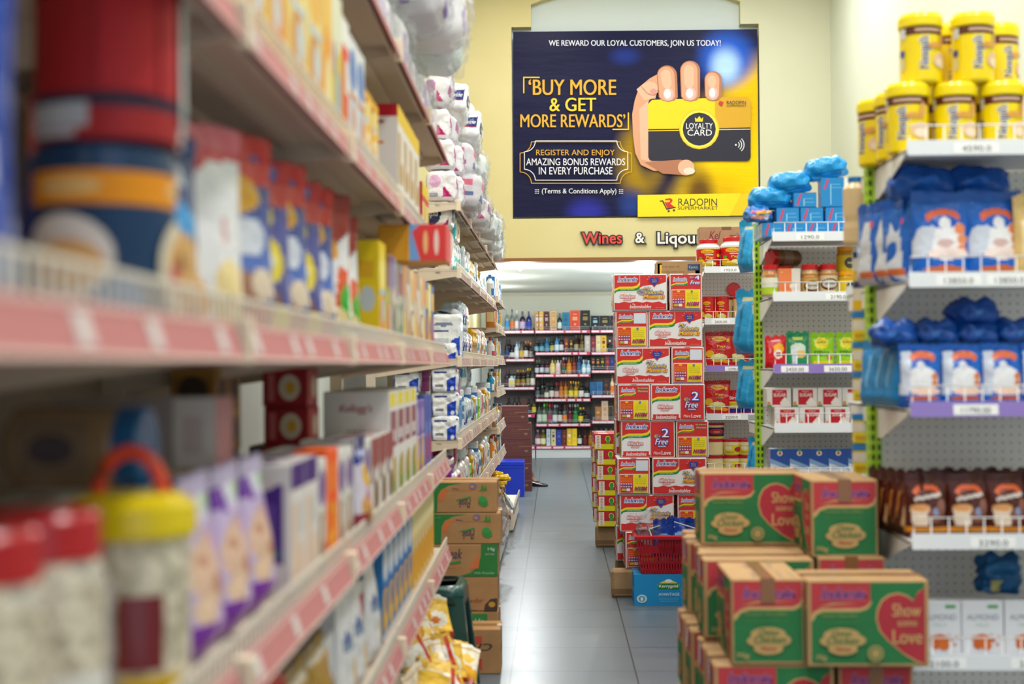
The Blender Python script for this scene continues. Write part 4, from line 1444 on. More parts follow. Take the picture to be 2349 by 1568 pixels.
OATA = canister('oats_canister', '123a63', [('r', 0, .74, 1, .26, 'f2960f'), ('e', .25, .85, .14, .06, 'f0c07a'), ('e', .82, .85, .14, .06, 'f0c07a'), ('e', .22, .40, .22, .28, 'ece2e0'), ('e', .24, .36, .16, .16, 'f0b878'), ('e', .80, .36, .17, .32, 'e2d4bc'), ('e', .80, .38, .10, .18, 'd89a3a'), ('e', .76, .30, .06, .1, 'c4403e'), ('e', .46, .16, .1, .12, '1f74b8')], '123a63', .125)
OATB = canister('oats_canister', 'a81c24', [('r', 0, 0, 1, .30, '14243f'), ('r', .02, .08, .3, .16, 'b9bcc8'), ('r', .05, .02, .22, .05, 'b9bcc8'), ('r', .60, .30, .1, .70, 'b51e2a'), ('r', .74, 0, .26, 1, 'd8dada'), ('e', .86, .22, .1, .12, 'aebcc4'), ('r', .80, .45, .12, .35, '9ab4bc'), ('r', .36, .32, .22, .68, 'b81c26')], '8a1a20', .135)
BPCH = ('bpch', pouch('milk_pouch', 'pouch', .19, .25, .08, '0f3fa8', [('e', .45, .38, .42, .22, 'ece6ee'), ('e', .47, .34, .26, .12, 'f2c49a'), ('r', 0, .0, 1, .14, '9ab6e0'), ('e', .42, .33, .1, .06, 'e0604a')], seed=2, nu=30, nv=44))
COOK = ('cook', pouch('cereal_pouch', 'pouch', .14, .20, .06, '2a3f78', [('e', .5, .55, .4, .12, '2f9ae0'), ('e', .5, .28, .46, .24, 'd4a468'), ('e', .4, .2, .05, .04, '7a5434'), ('e', .6, .34, .05, .04, '7a5434'), ('r', 0, 0, 1, .08, 'a82a24'), ('r', .2, .74, .6, .12, 'd0d8e4')], seed=7, seal=.08, nu=30, nv=44))
CORN = ('corn', pouch('cereal_pouch', 'pouch', .17, .26, .07, 'ecebf0', [('p', [(0, .82), (1, .86), (1, 1), (0, 1)], 'd0444e'), ('p', [(0, .82), (.3, .66), (.5, .8), (.6, .84)], 'c8202c'), ('e', .25, .12, .24, .16, 'f0a410'), ('p', [(.35, 0), (1, 0), (1, .2), (.6, .04)], '27a03c'), ('e', .72, .2, .2, .16, 'f4dca0'), ('e', .28, .46, .06, .04, 'f0a410'), ('e', .7, .5, .05, .08, 'e0b0b4')], seed=12, sealc='d86a78', nu=30, nv=44))
RBLU = ('rblu', pouch('cereal_pouch', 'pouch', .17, .26, .07, '27408f', [('r', 0, .78, 1, .22, 'cc1018'), ('e', .5, .72, .3, .1, 'e8a818'), ('e', .5, .42, .42, .2, '4e6ec0'), ('e', .6, .5, .2, .1, 'd8dcea'), ('e', .4, .2, .3, .14, '9a6a54'), ('e', .3, .12, .14, .09, 'f0a818'), ('e', .7, .1, .2, .07, 'c83a44'), ('e', .72, .26, .16, .08, 'e0cdb8')], seed=18, sealc='cc1018', nu=30, nv=44))
RWHT = ('rwht', pouch('cereal_pouch', 'pouch', .17, .26, .07, 'e4e2e8', [('p', [(0, .7), (.5, .58), (1, .78), (1, 1), (0, 1)], 'a80c14'), ('e', .45, .64, .3, .1, 'e8a01e'), ('r', .1, .42, .2, .12, 'eaa42a'), ('p', [(.55, .2), (.8, .2), (.9, .5), (.7, .52)], 'e2562a'), ('e', .8, .28, .13, .12, '3fae3a'), ('e', .5, .12, .36, .14, 'f0d8a0'), ('e', .3, .08, .12, .07, 'e6b81a'), ('e', .75, .06, .16, .07, '3aa848'), ('e', .52, .05, .1, .05, 'cc3050')], seed=23, sealc='9a0c12', nu=30, nv=44))
RYEL = ('ryel', pouch('cereal_pouch', 'pouch', .16, .25, .07, '4a4f9a', [('r', 0, .76, 1, .24, 'c01420'), ('e', .5, .7, .2, .08, 'd8c23a'), ('e', .5, .44, .3, .14, 'e6cf2a'), ('e', .5, .44, .16, .07, 'e8e6da'), ('e', .4, .16, .34, .15, '84604c'), ('e', .7, .1, .2, .08, 'f0d818'), ('e', .2, .28, .12, .1, 'c0b0b8')], seed=29, sealc='c01420', nu=30, nv=44))
G1.put(*BPCH, .92, Z1, 'bright blue milk pouch with a bowl print nearest the camera, middle cereal shelf', back=.092, rz=YDIR - .7)
G1.put('oata', OATA, 1.44, Z1, 'navy oats canister with an orange band, lower of the stacked pair', back=.105, rz=radians(38), sc=(1, 1, 1.25))
G1.put('oatb', OATB, 1.44, Z1 + .178, 'red and navy oats canister stacked on the orange banded one', back=.1, rz=radians(38), sc=(1.05, 1.05, 1.12))
for K, Y, rz, sc_, nm in ((COOK, 1.66, -.4, 1.15, 'navy cereal pouch with a cookie print beside the oats canisters'), (CORN, 1.86, -.5, 1.05, 'white cereal pouch with yellow and green corners, middle cereal shelf'),
                          (RBLU, 2.06, -.5, 1.12, 'red topped blue cereal pouch, first after the white one'), (RYEL, 2.22, -.55, 1.12, 'violet cereal pouch with a yellow sun, between two blue ones'), (RBLU, 2.38, -.5, 1.14, 'red topped blue cereal pouch, second after the white one'),
                          (RYEL, 2.54, -.55, 1.16, 'violet cereal pouch with a yellow sun, second of its kind'), (RBLU, 2.70, -.5, 1.14, 'red topped blue cereal pouch next to the large white one'), (RWHT, 2.88, -.6, 1.18, 'large white cereal pouch with a dark red top and a green leaf print'),
                          (RWHT, 3.10, -.5, 1.1, 'second white cereal pouch with a dark red top, before the yellow box')):
    G1.put(*K, Y, Z1, nm, back=.115, rz=YDIR + rz, sc=sc_)
# pouches of the second rank peeping over
for i, (Y, K) in enumerate(((1.62, RYEL), (1.80, RBLU), (1.98, RWHT), (2.16, RYEL), (2.34, RBLU), (2.55, RYEL), (2.85, RBLU))):
    G1.put(*K, Y, Z1, f"cereal pouch of the second rank behind the front ones, {ORD[i]} from the camera", back=.22, group='second rank of cereal pouches')
MU = [cereal('mu%d' % i, .10, .05, .235, *c) for i, c in enumerate((('e9d64a', 'f0e6c0', 'd88a2a', '7a4a8a', 0), ('e6ddd4', '8a7ab0', '6a5a4a', 'c8b070', 1), ('d8d4d0', 'b89aa0', '8aa05a', 'e8e0d0', 2), ('e6e0d4', 'c84a2a', '5a8a4a', 'f0e8d8', 0),
                                                                   ('e6d8b0', 'e0901e', 'f0c03a', 'a8b0b8', 1), ('d0ccd0', 'b08a5a', 'd8a05a', 'e8e4e0', 3), ('e6c890', 'd8b050', 'a87a4a', 'f0e8d0', 2), ('26429a', 'e8b01e', 'c83a2a', '2f8ad0', 0)))]
YB1 = cereal('yb1', .13, .06, .25, 'f2cf12', 'f4e05a', 'd88a1e', 'a8c0c8', 2, side=[('r', 0, 0, 1, 1, 'f2cf12'), ('e', .55, .45, .3, .12, 'c8d0d0'), ('r', .2, .65, .6, .16, 'e8b01a')])
y = row(G1, Z1, 3.30, [(YB1, .14, '*bright yellow cereal box after the white pouches, middle cereal shelf'), (cereal('yb2', .09, .06, .23, 'd8b41c', '8a5a2a', 'c8681e', 'b0d03a', 1), .10, '*narrow mustard cereal box with a lime foot, middle cereal shelf')], '')
y = row(G1, Z1, y, [(MU[1], .10, 'slim muesli box in grey and violet'), (MU[2], .10, 'slim grey muesli box with a green print'), (MU[3], .10, 'slim white muesli box with a red band'), (MU[4], .10, 'slim gold muesli box'), (MU[5], .10, 'slim silver muesli box'), (MU[6], .10, 'slim tan muesli box'),
                    (MU[4], .10, 'slim gold muesli box'), (MU[5], .10, 'slim silver muesli box'), (MU[6], .10, 'slim tan muesli box'), (MU[4], .10, 'slim gold muesli box')], 'after the mustard box')
row(G1, Z1, y, [(MU[7], .12, '*navy cereal box with a yellow blot near the gondola end'), (MU[0], .12, '*yellow muesli box with violet print at the gondola end'), (MU[7], .12, '*last navy cereal box on the middle shelf of the gondola')], '')

# --- lower shelf
def clear_mat(h):
    return M(h, 'g')


JPR = [(.05, 0), (.056, .006), (.056, .168), (.05, .186), (.044, .192)]
JLID = [(.052, .188), (.052, .222), (.048, .227), (0, .227)]
OATJ = jar('oats_jar', 'jar', JPR, ['dcc3a0', 'dcc3a0', 'd8d0c6', 'd8d0c6'], JLID, 'c01322', [('r', .2, .02, .6, .55, 'e6e0da'), ('r', .3, .08, .4, .32, 'd8452e')], 0, .168, fin='o')
NUTJ = jar('oats_jar', 'jar', JPR, ['dfc9a8', 'dfc9a8', 'd8d0c6', 'd8d0c6'], JLID, 'd4a41c', [('r', .1, .1, .4, .75, 'dde2ec'), ('r', .5, .35, .2, .5, '7a1a26'), ('e', .3, .3, .06, .08, 'b04a5a')], 0, .168, fin='o')


def handle_tub():
    r = E('handled_tub', 'tub')
    pr = [(.052, 0), (.06, .006), (.062, .172), (.058, .18)]
    mb = MB().lathe(pr, [M('e6d6b6', 'o')] * 3, 32)
    W, mp = cyl_map(pr)
    mb.draw([('r', .1, .1, .36, .8, 'dce0ea'), ('e', .28, .4, .06, .08, 'b04058'), ('r', .48, .3, .22, .5, '7a1a26'), ('r', .5, .08, .3, .18, 'e0b81a')], mp(0), W, .15, curved=True, fin='g', eps=.0004)
    mb.build('body', r)
    MB().lathe([(.066, .175), (.068, .18), (.068, .206), (.05, .218), (0, .22)], M('f0d20e', 'g'), 32).build('lid', r)
    pts = [(.033 * cos(a), 0, .214 + .046 * sin(a)) for a in [pi * i / 14 for i in range(15)]]
    MB().tube(pts, .0075, M('e2401c', 'g'), 8).build('handle', r)
    return r


for i, (Y, b, K, nm) in enumerate(((.80, .09, 'oj', 'clear oats jar with a red lid and orange label'), (.93, .09, 'nj', 'clear oats jar with a yellow lid and wine label'), (1.06, .09, 'oj', 'clear oats jar with a red lid and orange label'), (1.19, .085, 'oj', 'clear oats jar with a red lid and orange label'),
                                   (.88, .22, 'oj', 'clear oats jar with a red lid and orange label'), (1.02, .22, 'nj', 'clear oats jar with a yellow lid and wine label'), (1.17, .22, 'oj', 'clear oats jar with a red lid and orange label'))):
    G1.put(K, OATJ if K == 'oj' else NUTJ, Y, Z2 + .0, f"{nm}, {ORD[i % 4]} of the {'front' if i < 4 else 'rear'} rank", back=b, rz=YDIR - 1.0)
G1.put('htub', handle_tub, 1.46, Z2, 'clear tub with a yellow lid and orange carrying handle, lower cereal shelf', back=.085, rz=radians(8))
PUP = ('pup', pouch('biscuit_pouch', 'pouch', .15, .215, .07, 'cdb6e0', [('p', [(0, .78), (.4, .74), (.3, 1), (0, 1)], '6a2ca0'), ('e', .65, .85, .22, .08, 'd8dce8'), ('e', .75, .86, .1, .04, '9ad04a'), ('e', .5, .5, .44, .2, 'e8c0a8'), ('e', .34, .56, .16, .04, 'd09a80'), ('e', .6, .42, .2, .05, 'c89070'), ('r', .0, .0, .45, .22, '7a2ca8'), ('r', .55, 0, .45, .2, '8a3ab0'), ('e', .3, .3, .2, .08, 'f0cdb0'), ('e', .8, .64, .14, .06, 'e0a8d8')], seed=31, sealc='c8bce0', nu=30, nv=44))
PBX = cereal('pbx', .11, .16, .20, 'e6dedc', '4a1f7a', 'e8c8b0', 'd8d0d0', 3, side=[('r', .08, .25, .84, .6, '4e2488'), ('e', .5, .86, .36, .08, 'e8d8d4'), ('r', .15, .4, .7, .3, '6b47a0'), ('r', .1, .3, .8, .06, '2f6a8a')])
OBX = cereal('obx', .13, .06, .20, 'fb5a06', 'fb7a1a', 'f2a018', 'fb5a06', 0, side=[('r', 0, 0, 1, 1, 'fb5a06'), ('e', .5, .55, .3, .04, 'f2a428'), ('e', .5, .25, .3, .04, 'f2a428')])
WBX = cereal('wbx', .09, .14, .19, 'e4dfdc', '7a5a9a', 'b08a6a', 'd8cfc8', 2)
BBG = ('bbg', pouch('pasta_bag', 'bag', .16, .20, .06, 'd8cfe0', [('p', [(0, .74), (1, .8), (1, 1), (0, 1)], '1f3a9a'), ('e', .5, .62, .3, .12, 'e8b41c'), ('e', .4, .3, .3, .2, 'd8a060'), ('r', 0, 0, .4, .24, '8a2438'), ('p', [(.7, .1), (.95, .1), (.9, .7), (.75, .7)], 'e0a81c'), ('e', .4, .44, .14, .08, 'a060c0')], seed=37, sealc='162c78', nu=30, nv=44))
RDX = cereal('rdx', .13, .12, .185, 'e2dcd8', 'a04a4a', '7a5a3a', 'c8bcb4', 1)
CFB = cereal('cfb', .18, .16, .285, 'e9e4e2', 'f0dc1e', '8a9a4a', '9a4a5a', 3, side=[('t', 'Kellogg\'s', .22, .80, .5, .09, 'a8243a', 'bi'), ('t', 'CORN', .33, .60, .34, .085, '3a3a3e', 'b'), ('t', 'FLAKES', .33, .49, .34, .075, '3a3a3e', 'b')])
CFB = ('cfb', boxy('cereal_box', 'cereal box', .18, .165, .285, 'e9e4e2', f=[('r', .06, .86, .7, .12, 'f0dc1e'), ('r', .1, .5, .75, .32, '9a5a68'), ('r', .2, .55, .5, .1, 'd8c8d0'), ('e', .5, .2, .34, .2, '8a9a3a'), ('e', .6, .3, .2, .12, 'c8a24a')],
             l=[('t', "Kellogg's", .24, .80, .5, .09, 'a8243a', 'bi'), ('t', 'CORN', .33, .56, .36, .10, '3a3a3e', 'b'), ('t', 'FLAKES', .33, .43, .36, .09, '3a3a3e', 'b')]))
PUR_ = cereal('purb', .14, .14, .24, '7a62b4', 'a890d0', 'd8b03a', 'c8b0d8', 2)
BLX = cereal('blx', .12, .14, .25, '5a72c8', '4a5ab8', 'c03048', '7a92d8', 1, side=[('r', 0, 0, 1, 1, '5f78cc'), ('e', .2, .8, .2, .08, 'f0d21e'), ('e', .4, .35, .12, .08, 'c8264a')])
y = row(G1, Z2, 1.60, [(PUP, .16, 'lilac biscuit pouch with purple feet'), (PUP, .16, 'lilac biscuit pouch with purple feet'), (PUP, .16, 'lilac biscuit pouch with purple feet')], 'from the handled tub', back=.075)
y = row(G1, Z2, y + .02, [(PBX, .12, 'white box with a purple panel'), (PBX, .12, 'white box with a purple panel')], 'after the lilac pouches')
y = row(G1, Z2, y, [(WBX, .09, '*pale box between the purple panel boxes and the orange one'), (OBX, .13, '*vivid orange box standing tall on the lower cereal shelf'), (WBX, .1, '*pale box just past the vivid orange one'), (WBX, .1, '*second pale box past the vivid orange one'), (BBG, .17, '*white pasta bag with a dark blue top on the lower cereal shelf'),
                    (WBX, .12, '*pale box next to the blue topped pasta bag'), (RDX, .15, 'off white box with maroon print'), (RDX, .15, 'off white box with maroon print'), (RDX, .15, 'off white box with maroon print')], 'on the lower cereal shelf')
y = row(G1, Z2, 3.52, [(CFB, .185, 'white corn flakes box with a yellow flash'), (CFB, .185, 'white corn flakes box with a yellow flash'), (CFB, .185, 'white corn flakes box with a yellow flash'), (CFB, .185, 'white corn flakes box with a yellow flash')], 'from the camera on the lower shelf')
row(G1, Z2, y + .02, [(PUR_, .16, 'violet cereal box'), (PUR_, .16, 'violet cereal box'), (BLX, .14, '*periwinkle blue cereal box with a yellow spot at the gondola end'), (BLX, .14, '*second periwinkle blue cereal box at the gondola end')], 'after the corn flakes', back=.04)
# rear of the lower shelf
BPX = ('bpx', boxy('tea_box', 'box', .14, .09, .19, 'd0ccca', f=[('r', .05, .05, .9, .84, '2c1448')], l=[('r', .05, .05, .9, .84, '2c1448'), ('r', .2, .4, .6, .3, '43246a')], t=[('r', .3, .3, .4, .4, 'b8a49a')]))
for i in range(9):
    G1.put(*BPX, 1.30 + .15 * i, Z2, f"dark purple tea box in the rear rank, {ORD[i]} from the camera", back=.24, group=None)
WTB = boxy('white_carton', 'carton', .22, .10, .10, 'b8aca6', f=[('r', .0, 0, .74, 1, 'a09490'), ('r', .74, 0, .26, 1, 'd8d0cc'), ('r', .80, .25, .12, .5, 'c8b8b4'), ('r', 0, 0, 1, .05, 'b89a3a')], r=[('r', 0, 0, 1, 1, 'b87a80')], l=[('r', 0, 0, 1, 1, 'cfc4c0')])
place('wtb', WTB, (at(495, 960, 1.90).x - .11, 1.90, Z2 + .206), 'white carton with a pink end lying on the rear boxes of the lower shelf')
LJR = jar('lying_jar', 'jar', [(.03, 0), (.046, .012), (.048, .03), (.048, .125), (.043, .135)], '8d7458', [(.047, .132), (.047, .158), (.043, .162), (0, .162)], '115a94', [('r', .3, .2, .4, .6, '7c6a58'), ('e', .5, .5, .1, .2, '4a4048')], 0, .13)
place('ljr', LJR, (at(22, 980, 1.62).x, 1.62, Z2 + .206 + .050), 'large tan jar with a blue lid lying on its side, lower cereal shelf', 0, None, (0, pi / 2, 0))
BRC = ('brc', boxy('brown_box', 'box', .10, .08, .075, '8a5f24', f=[('e', .5, .5, .3, .3, '3a2a1a'), ('r', 0, .85, 1, .15, 'a87a30')], l=[('e', .5, .5, .34, .34, '3a2a1c'), ('r', 0, .85, 1, .15, 'a87a30')]))
for i in range(4):
    G1.put(*BRC, 2.55 + .105 * (i % 2), Z2 + .001 + (.0 if False else .192) + .076 * (i // 2), f"small brown box with a dark round print, {('near lower', 'far lower', 'near upper', 'far upper')[i]} of the four at the rear", back=.235)
RDC = ('rdc', boxy('red_box', 'box', .14, .10, .085, '9a1c22', f=[('r', .1, .1, .25, .8, 'b8464a'), ('e', .6, .5, .2, .3, 'd8c8b0')], l=[('r', .12, .15, .15, .7, 'c86a6a'), ('e', .6, .5, .24, .34, 'd8c8b0'), ('e', .62, .5, .1, .16, 'd8a81e')]))
for i in range(4):
    G1.put(*RDC, 3.2 + .015 * (i == 2), Z2 + .001 + .086 * i, f"dark red box with a round cream print, {('bottom', 'second', 'third', 'top')[i]} of the rear stack", back=.175)
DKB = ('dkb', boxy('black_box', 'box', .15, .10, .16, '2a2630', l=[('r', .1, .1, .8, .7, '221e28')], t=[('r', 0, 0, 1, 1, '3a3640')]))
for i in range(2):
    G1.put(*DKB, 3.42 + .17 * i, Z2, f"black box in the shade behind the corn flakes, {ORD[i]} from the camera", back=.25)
# --- bottom shelf above the bin
YMB = cereal('ymb', .11, .09, .245, 'e6b432', 'f2e0a8', 'e8a01e', 'e0d0b0', 1, side=[('r', 0, 0, 1, 1, 'e2ae30'), ('r', .1, .1, .8, .75, 'c8a060')])
BMB = cereal('bmb', .12, .09, .25, '2f86c8', 'd8d8e0', 'e8b41e', '5a6ab0', 2, side=[('r', 0, 0, 1, 1, '2b7cc0'), ('r', .15, .2, .7, .5, '2268ac')])
WPC = ('wpc', pouch('milk_pouch', 'pouch', .15, .24, .07, 'dedce0', [('r', .1, .5, .8, .12, '8a9ab0'), ('e', .55, .3, .2, .14, 'e0b04a'), ('r', .7, .0, .2, .3, 'c02a38'), ('e', .3, .6, .1, .06, '3a4aa0')], seed=41, nu=30, nv=44))
GPC = ('gpc', pouch('grain_bag', 'bag', .18, .20, .10, 'a5813c', [('r', 0, .82, 1, .18, 'c8bca8')], seed=44))
SWB = cereal('swb', .12, .12, .22, 'd8d6d8', '9a9aa4', 'd8a04a', 'c8ccd4', 3)
STC = cereal('stc', .10, .09, .20, 'e2dedc', 'b02030', '4a6ab0', 'd8d4d0', 0)
y = row(G1, Z3, 2.20, [(GPC, .19, 'ochre grain bag'), (GPC, .19, 'ochre grain bag'), (SWB, .13, '*grey white box beside the ochre grain bags, bottom cereal shelf'), (WPC, .16, 'white milk pouch with a red corner'), (WPC, .16, 'white milk pouch with a red corner'), (STC, .11, 'white carton with a red band'), (WPC, .16, 'white milk pouch with a red corner')],
        'in the row on the bottom cereal shelf', back=.06)
y = row(G1, Z3, 3.48, [(BMB, .125, 'blue milk powder box'), (BMB, .125, 'blue milk powder box'), (BMB, .125, 'blue milk powder box'), (BMB, .125, 'blue milk powder box'), (BMB, .125, 'blue milk powder box'), (BMB, .125, 'blue milk powder box')], 'from the white pouches, bottom cereal shelf', back=.05)
row(G1, Z3, y, [(YMB, .115, 'golden yellow milk powder box'), (YMB, .115, 'golden yellow milk powder box'), (YMB, .115, 'golden yellow milk powder box'), (YMB, .115, 'golden yellow milk powder box'), (YMB, .115, 'golden yellow milk powder box'), (YMB, .115, 'golden yellow milk powder box'), (YMB, .115, 'golden yellow milk powder box')], 'after the blue ones', back=.05)
# jars with red and yellow lids in front of the bottom row
for i, (Y, K) in enumerate(((1.78, 'oj'), (1.93, 'nj'), (2.08, 'oj'))):
    G1.put(K, OATJ if K == 'oj' else NUTJ, Y, Z3, f"clear grain jar with a {'red' if K == 'oj' else 'yellow'} lid, {ORD[i]} on the bottom cereal shelf", back=.09)
BCJ = jar('grain_jar', 'jar', JPR, ['e0d8cc', 'e0d8cc', 'd8dce0', 'd8dce0'], JLID, '1e8acb', [('r', .2, .1, .6, .6, 'e8e6e4')], 0, .15)
G1.put('bcj', BCJ, 2.28, Z3 - .0, 'pale grain jar with a bright blue lid, bottom cereal shelf', back=.06) if False else None
# --- clear bags of tissue on the very top
TB = [('tb0', wrapped('tissue_bag', 'tissue pack', .33, .23, .19, 'eceaf0', ops=[('r', .1, .3, .35, .4, 'c8b8d8'), ('r', .55, .2, .3, .5, 'd8c8e0')], sops=[('e', .3, .6, .18, .2, 'cfc0e0'), ('e', .7, .35, .2, .2, 'd8c0d8')], seed=1)),
      ('tb1', wrapped('tissue_bag', 'tissue pack', .30, .23, .195, 'eeecf2', ops=[('e', .5, .5, .3, .25, 'b8a0d0')], sops=[('r', .3, .5, .3, .16, 'e08a9a'), ('r', .2, .2, .6, .06, 'd8647a'), ('e', .6, .75, .06, .08, '7a8ac8')], seed=2)),
      ('tb2', wrapped('tissue_bag', 'tissue pack', .30, .22, .18, 'e8f0f2', ops=[('r', .1, .2, .8, .6, 'd4e4e8'), ('e', .7, .6, .12, .14, '6ab8c8')], sops=[('e', .4, .5, .2, .2, 'b8dce4'), ('e', .75, .4, .08, .1, '6ab0d0'), ('e', .2, .7, .08, .16, 'c8e060')], seed=3)),
      ('tb3', wrapped('tissue_bag', 'tissue pack', .26, .22, .185, 'e4e0ea', ops=[('e', .5, .4, .3, .3, '6a3fa8')], sops=[('p', [(.2, .1), (.6, .1), (.5, .6), (.35, .7)], '7a54b8'), ('e', .6, .65, .16, .1, '9a80c8')], seed=4))]
TN = ('with lilac print', 'with a pink strip', 'with mint print', 'with violet print')
for t, (dz, rowt) in enumerate(((.012, ((0, 2.55, .06, 0, 0), (1, 2.93, .05, .05, 0), (2, 3.31, .06, 0, .1), (0, 3.69, .05, 0, 0), (1, 4.07, .05, .1, 0), (0, 4.45, .05, 0, 0), (1, 4.83, .04, 0, .06), (0, 5.17, .05, 0, 0))),
                                (.25, ((1, 2.75, .06, .1, 0), (2, 3.15, .02, 0, .1), (3, 3.55, -.01, 0, 0), (0, 3.95, -.03, .1, 0), (3, 4.32, -.07, -.1, .1), (1, 4.70, -.09, .1, 0), (2, 5.06, -.06, .1, 0))),
                                (.49, ((2, 3.6, .02, 0, .1), (1, 4.03, -.04, 0, 0), (0, 4.42, -.06, 0, .1), (3, 4.80, -.09, -.1, 0), (1, 5.14, -.04, .1, 0))),
                                (.70, ((1, 4.10, .0, 0, 0), (2, 4.50, -.04, 0, .15), (2, 4.93, -.08, .1, -.1))))):
    for i, (k, Y, b, rx, ry) in enumerate(rowt):
        G1.put(TB[k][0], TB[k][1], Y, Z5 + dz, f"clear wrapped pack {TN[k]}, {ORD[i]} along the {('bottom', 'second', 'third', 'topmost')[t]} tier above the cereal gondola", back=b, rot=(rx, ry, YDIR))

# --- yellow snack bags heaped in the bin at the gondola's foot
SN = [('sn%d' % i, pouch('snack_bag', 'snack bag', .15, .17, .05, *c, nu=14, nv=16)) for i, c in enumerate((
    ('e8bd50', [('r', 0, .3, 1, .4, 'e8e6e0'), ('r', .1, .36, .4, .2, 'd8d2c0'), ('r', .8, 0, .1, 1, 'c23a1e')], None, 51, .008, .1),
    ('efe6d2', [('p', [(0, 0), (1, 0), (1, .3), (0, .5)], 'e8a82a'), ('e', .6, .6, .25, .14, 'f0c85a'), ('r', 0, .86, 1, .14, 'e8b030')], 'e9b83a', 52, .008, .1),
    ('f0c24a', [('e', .5, .5, .36, .22, 'efe8dc'), ('e', .4, .46, .16, .1, 'e07a2a'), ('r', 0, .0, 1, .12, 'b8321e')], None, 53, .008, .1)))]
rs = random.Random(5)
for i in range(34):
    tier = (0, 0, 0, 0, 0, 0, 0, 0, 0, 0, 0, 0, 0, 0, 1, 1, 1, 1, 1, 1, 1, 1, 1, 2, 2, 2, 2, 2, 2, 3, 3, 3, 3, 3)[i]
    n_ = i - (0, 14, 23, 29)[tier]
    m_ = (14, 9, 6, 5)[tier]
    Y = 4.05 + (.03, .15, .45, .7)[tier] + n_ * (1.2 - (.0, .1, .3, .62)[tier]) / m_ + rs.uniform(-.02, .02)
    K = SN[(i * 2 + tier) % 3]
    place(K[0], K[1], (G1.x(Y, 0) + .045 - tier * .045 + rs.uniform(-.03, .02), Y, .20 + tier * .062), f"yellow and white snack bag, {ORD[n_]} along the {('bottom', 'second', 'third', 'top')[tier]} layer of the floor bin heap", 0, None,
          (rs.uniform(-.75, -.25), rs.uniform(-.35, .35), YDIR - .75 + rs.uniform(-.6, .6)), (.8, .9, .8))
# ================================================================== tissue gondola
TA, TBz, TC, TD, TT = 1.723 + ZT, 1.30 + ZT, .907 + ZT, .55 + ZT, 2.045 + ZT
NAV, BL = '1b2a78', '1c43bc'


def softp(key, w_, d, h, base, ops=(), sops=(), name='tissue_pack', cat='tissue pack', fin='w', n=28, nz=.0022, r=.3, bulge=.08, **k):
    return key, soft(name, cat, w_, d, h, base, ops=ops, sops=sops, fin=fin, n=n, nz=nz, r=r * .62, bulge=bulge * .6, **k)


def rolls(key, w_, d, h, nx, nz, base, end, name='tissue_rolls_pack', capm=True):
    """a film pack of rolls standing in rows: each roll bulges through the film"""
    def g():
        r = E('tissue_pack', 'tissue pack')
        mb = MB()
        rad = d / 2
        for i in range(nx):
            for j in range(nz):
                hh = h / nz
                x = -w_ / 2 + w_ * (i + .5) / nx
                for yy in (d * .5,):
                    mb.lathe([(0, hh * j), (rad * .82, hh * j), (rad, hh * j + .008), (rad, hh * (j + 1) - .008), (rad * .82, hh * (j + 1)), (.02, hh * (j + 1)), (.02, hh * (j + 1) - .006), (0, hh * (j + 1) - .006)], M(base, 'w'), 20, (x, yy, 0))
        mb.build('rolls', r)
        f = soft_mb(w_, d, h, 'e8eef4', r=.3, nz=.003, fin='t', n=8)
        f.build('film', r)
        return r
    return key, g


bluepk = softp('bluepk', .13, .12, .115, 'e4e6ec', [('p', [(.35, 0), (1, 0), (1, .75), (.7, .5), (.45, .45)], BL), ('r', .05, .84, .35, .1, NAV)],
               [('p', [(.6, 0), (1, 0), (1, .66), (.8, .6), (.6, .5)], BL), ('r', .08, .14, .46, .6, 'f2f2f4'), ('r', .1, .78, .5, .08, '2a3f90'), ('r', .16, .2, .3, .12, '8a8f9a'), ('e', .82, .14, .08, .1, 'dce8f4')], r=.22, bulge=.1, nz=.003)
bigblue = softp('bigblue', .13, .15, .21, 'e8eaee', [('p', [(.3, 0), (1, 0), (1, .8), (.6, .62), (.4, .4)], BL), ('e', .6, .72, .2, .06, '8fa0c0')],
                [('p', [(.0, 0), (1, 0), (1, .5), (.7, .42), (.68, .22), (0, .22)], BL), ('r', .04, .22, .62, .36, 'f2f2f4'), ('r', .06, .6, .55, .05, '2a3f90'), ('r', .1, .30, .5, .16, 'c4c8d2'), ('e', .45, .78, .3, .05, '7a86a8')], r=.2, bulge=.08)
navr = softp('navr', .13, .13, .10, 'c9ccd6', [('p', [(0, .2), (.5, .5), (1, .9), (1, .6), (.5, .2), (0, 0)], NAV)], [('p', [(.1, .9), (.5, .7), (.8, 0), (.95, 0), (.7, .8), (.3, 1)], '24356e'), ('p', [(.0, .5), (.3, .4), (.5, 0), (.6, 0), (.4, .5), (0, .7)], '24356e')], r=.4)
grn = softp('grn', .16, .12, .15, '8fd02a', [('r', 0, .55, 1, .1, '3f8a1e'), ('r', .1, .2, .3, .2, 'e8f0d8'), ('r', 0, 0, 1, .12, 'e8902a')], [('r', .1, .5, .3, .24, '2f5a20'), ('r', .55, .45, .3, .25, 'e6f0da'), ('r', 0, .0, 1, .1, 'e8902a')], r=.15, bulge=.05)
foilp = softp('foilp', .15, .12, .15, 'c8d4e4', [('e', .3, .5, .2, .3, '3a5a9a'), ('e', .75, .6, .14, .2, 'c83048'), ('p', [(0, .2), (1, .5), (1, .6), (0, .3)], NAV)], [('p', [(0, .3), (.5, .8), (.6, .6), (.1, .1)], '2f4a8a'), ('e', .7, .3, .2, .14, 'b03a50')], r=.3, nz=.006, fin='f')
redw = softp('redw', .15, .12, .15, 'e2dee2', [('e', .4, .6, .25, .2, 'c8283c'), ('e', .7, .25, .2, .15, 'c84058')], [('r', .3, .3, .4, .3, 'c83448')], r=.3)
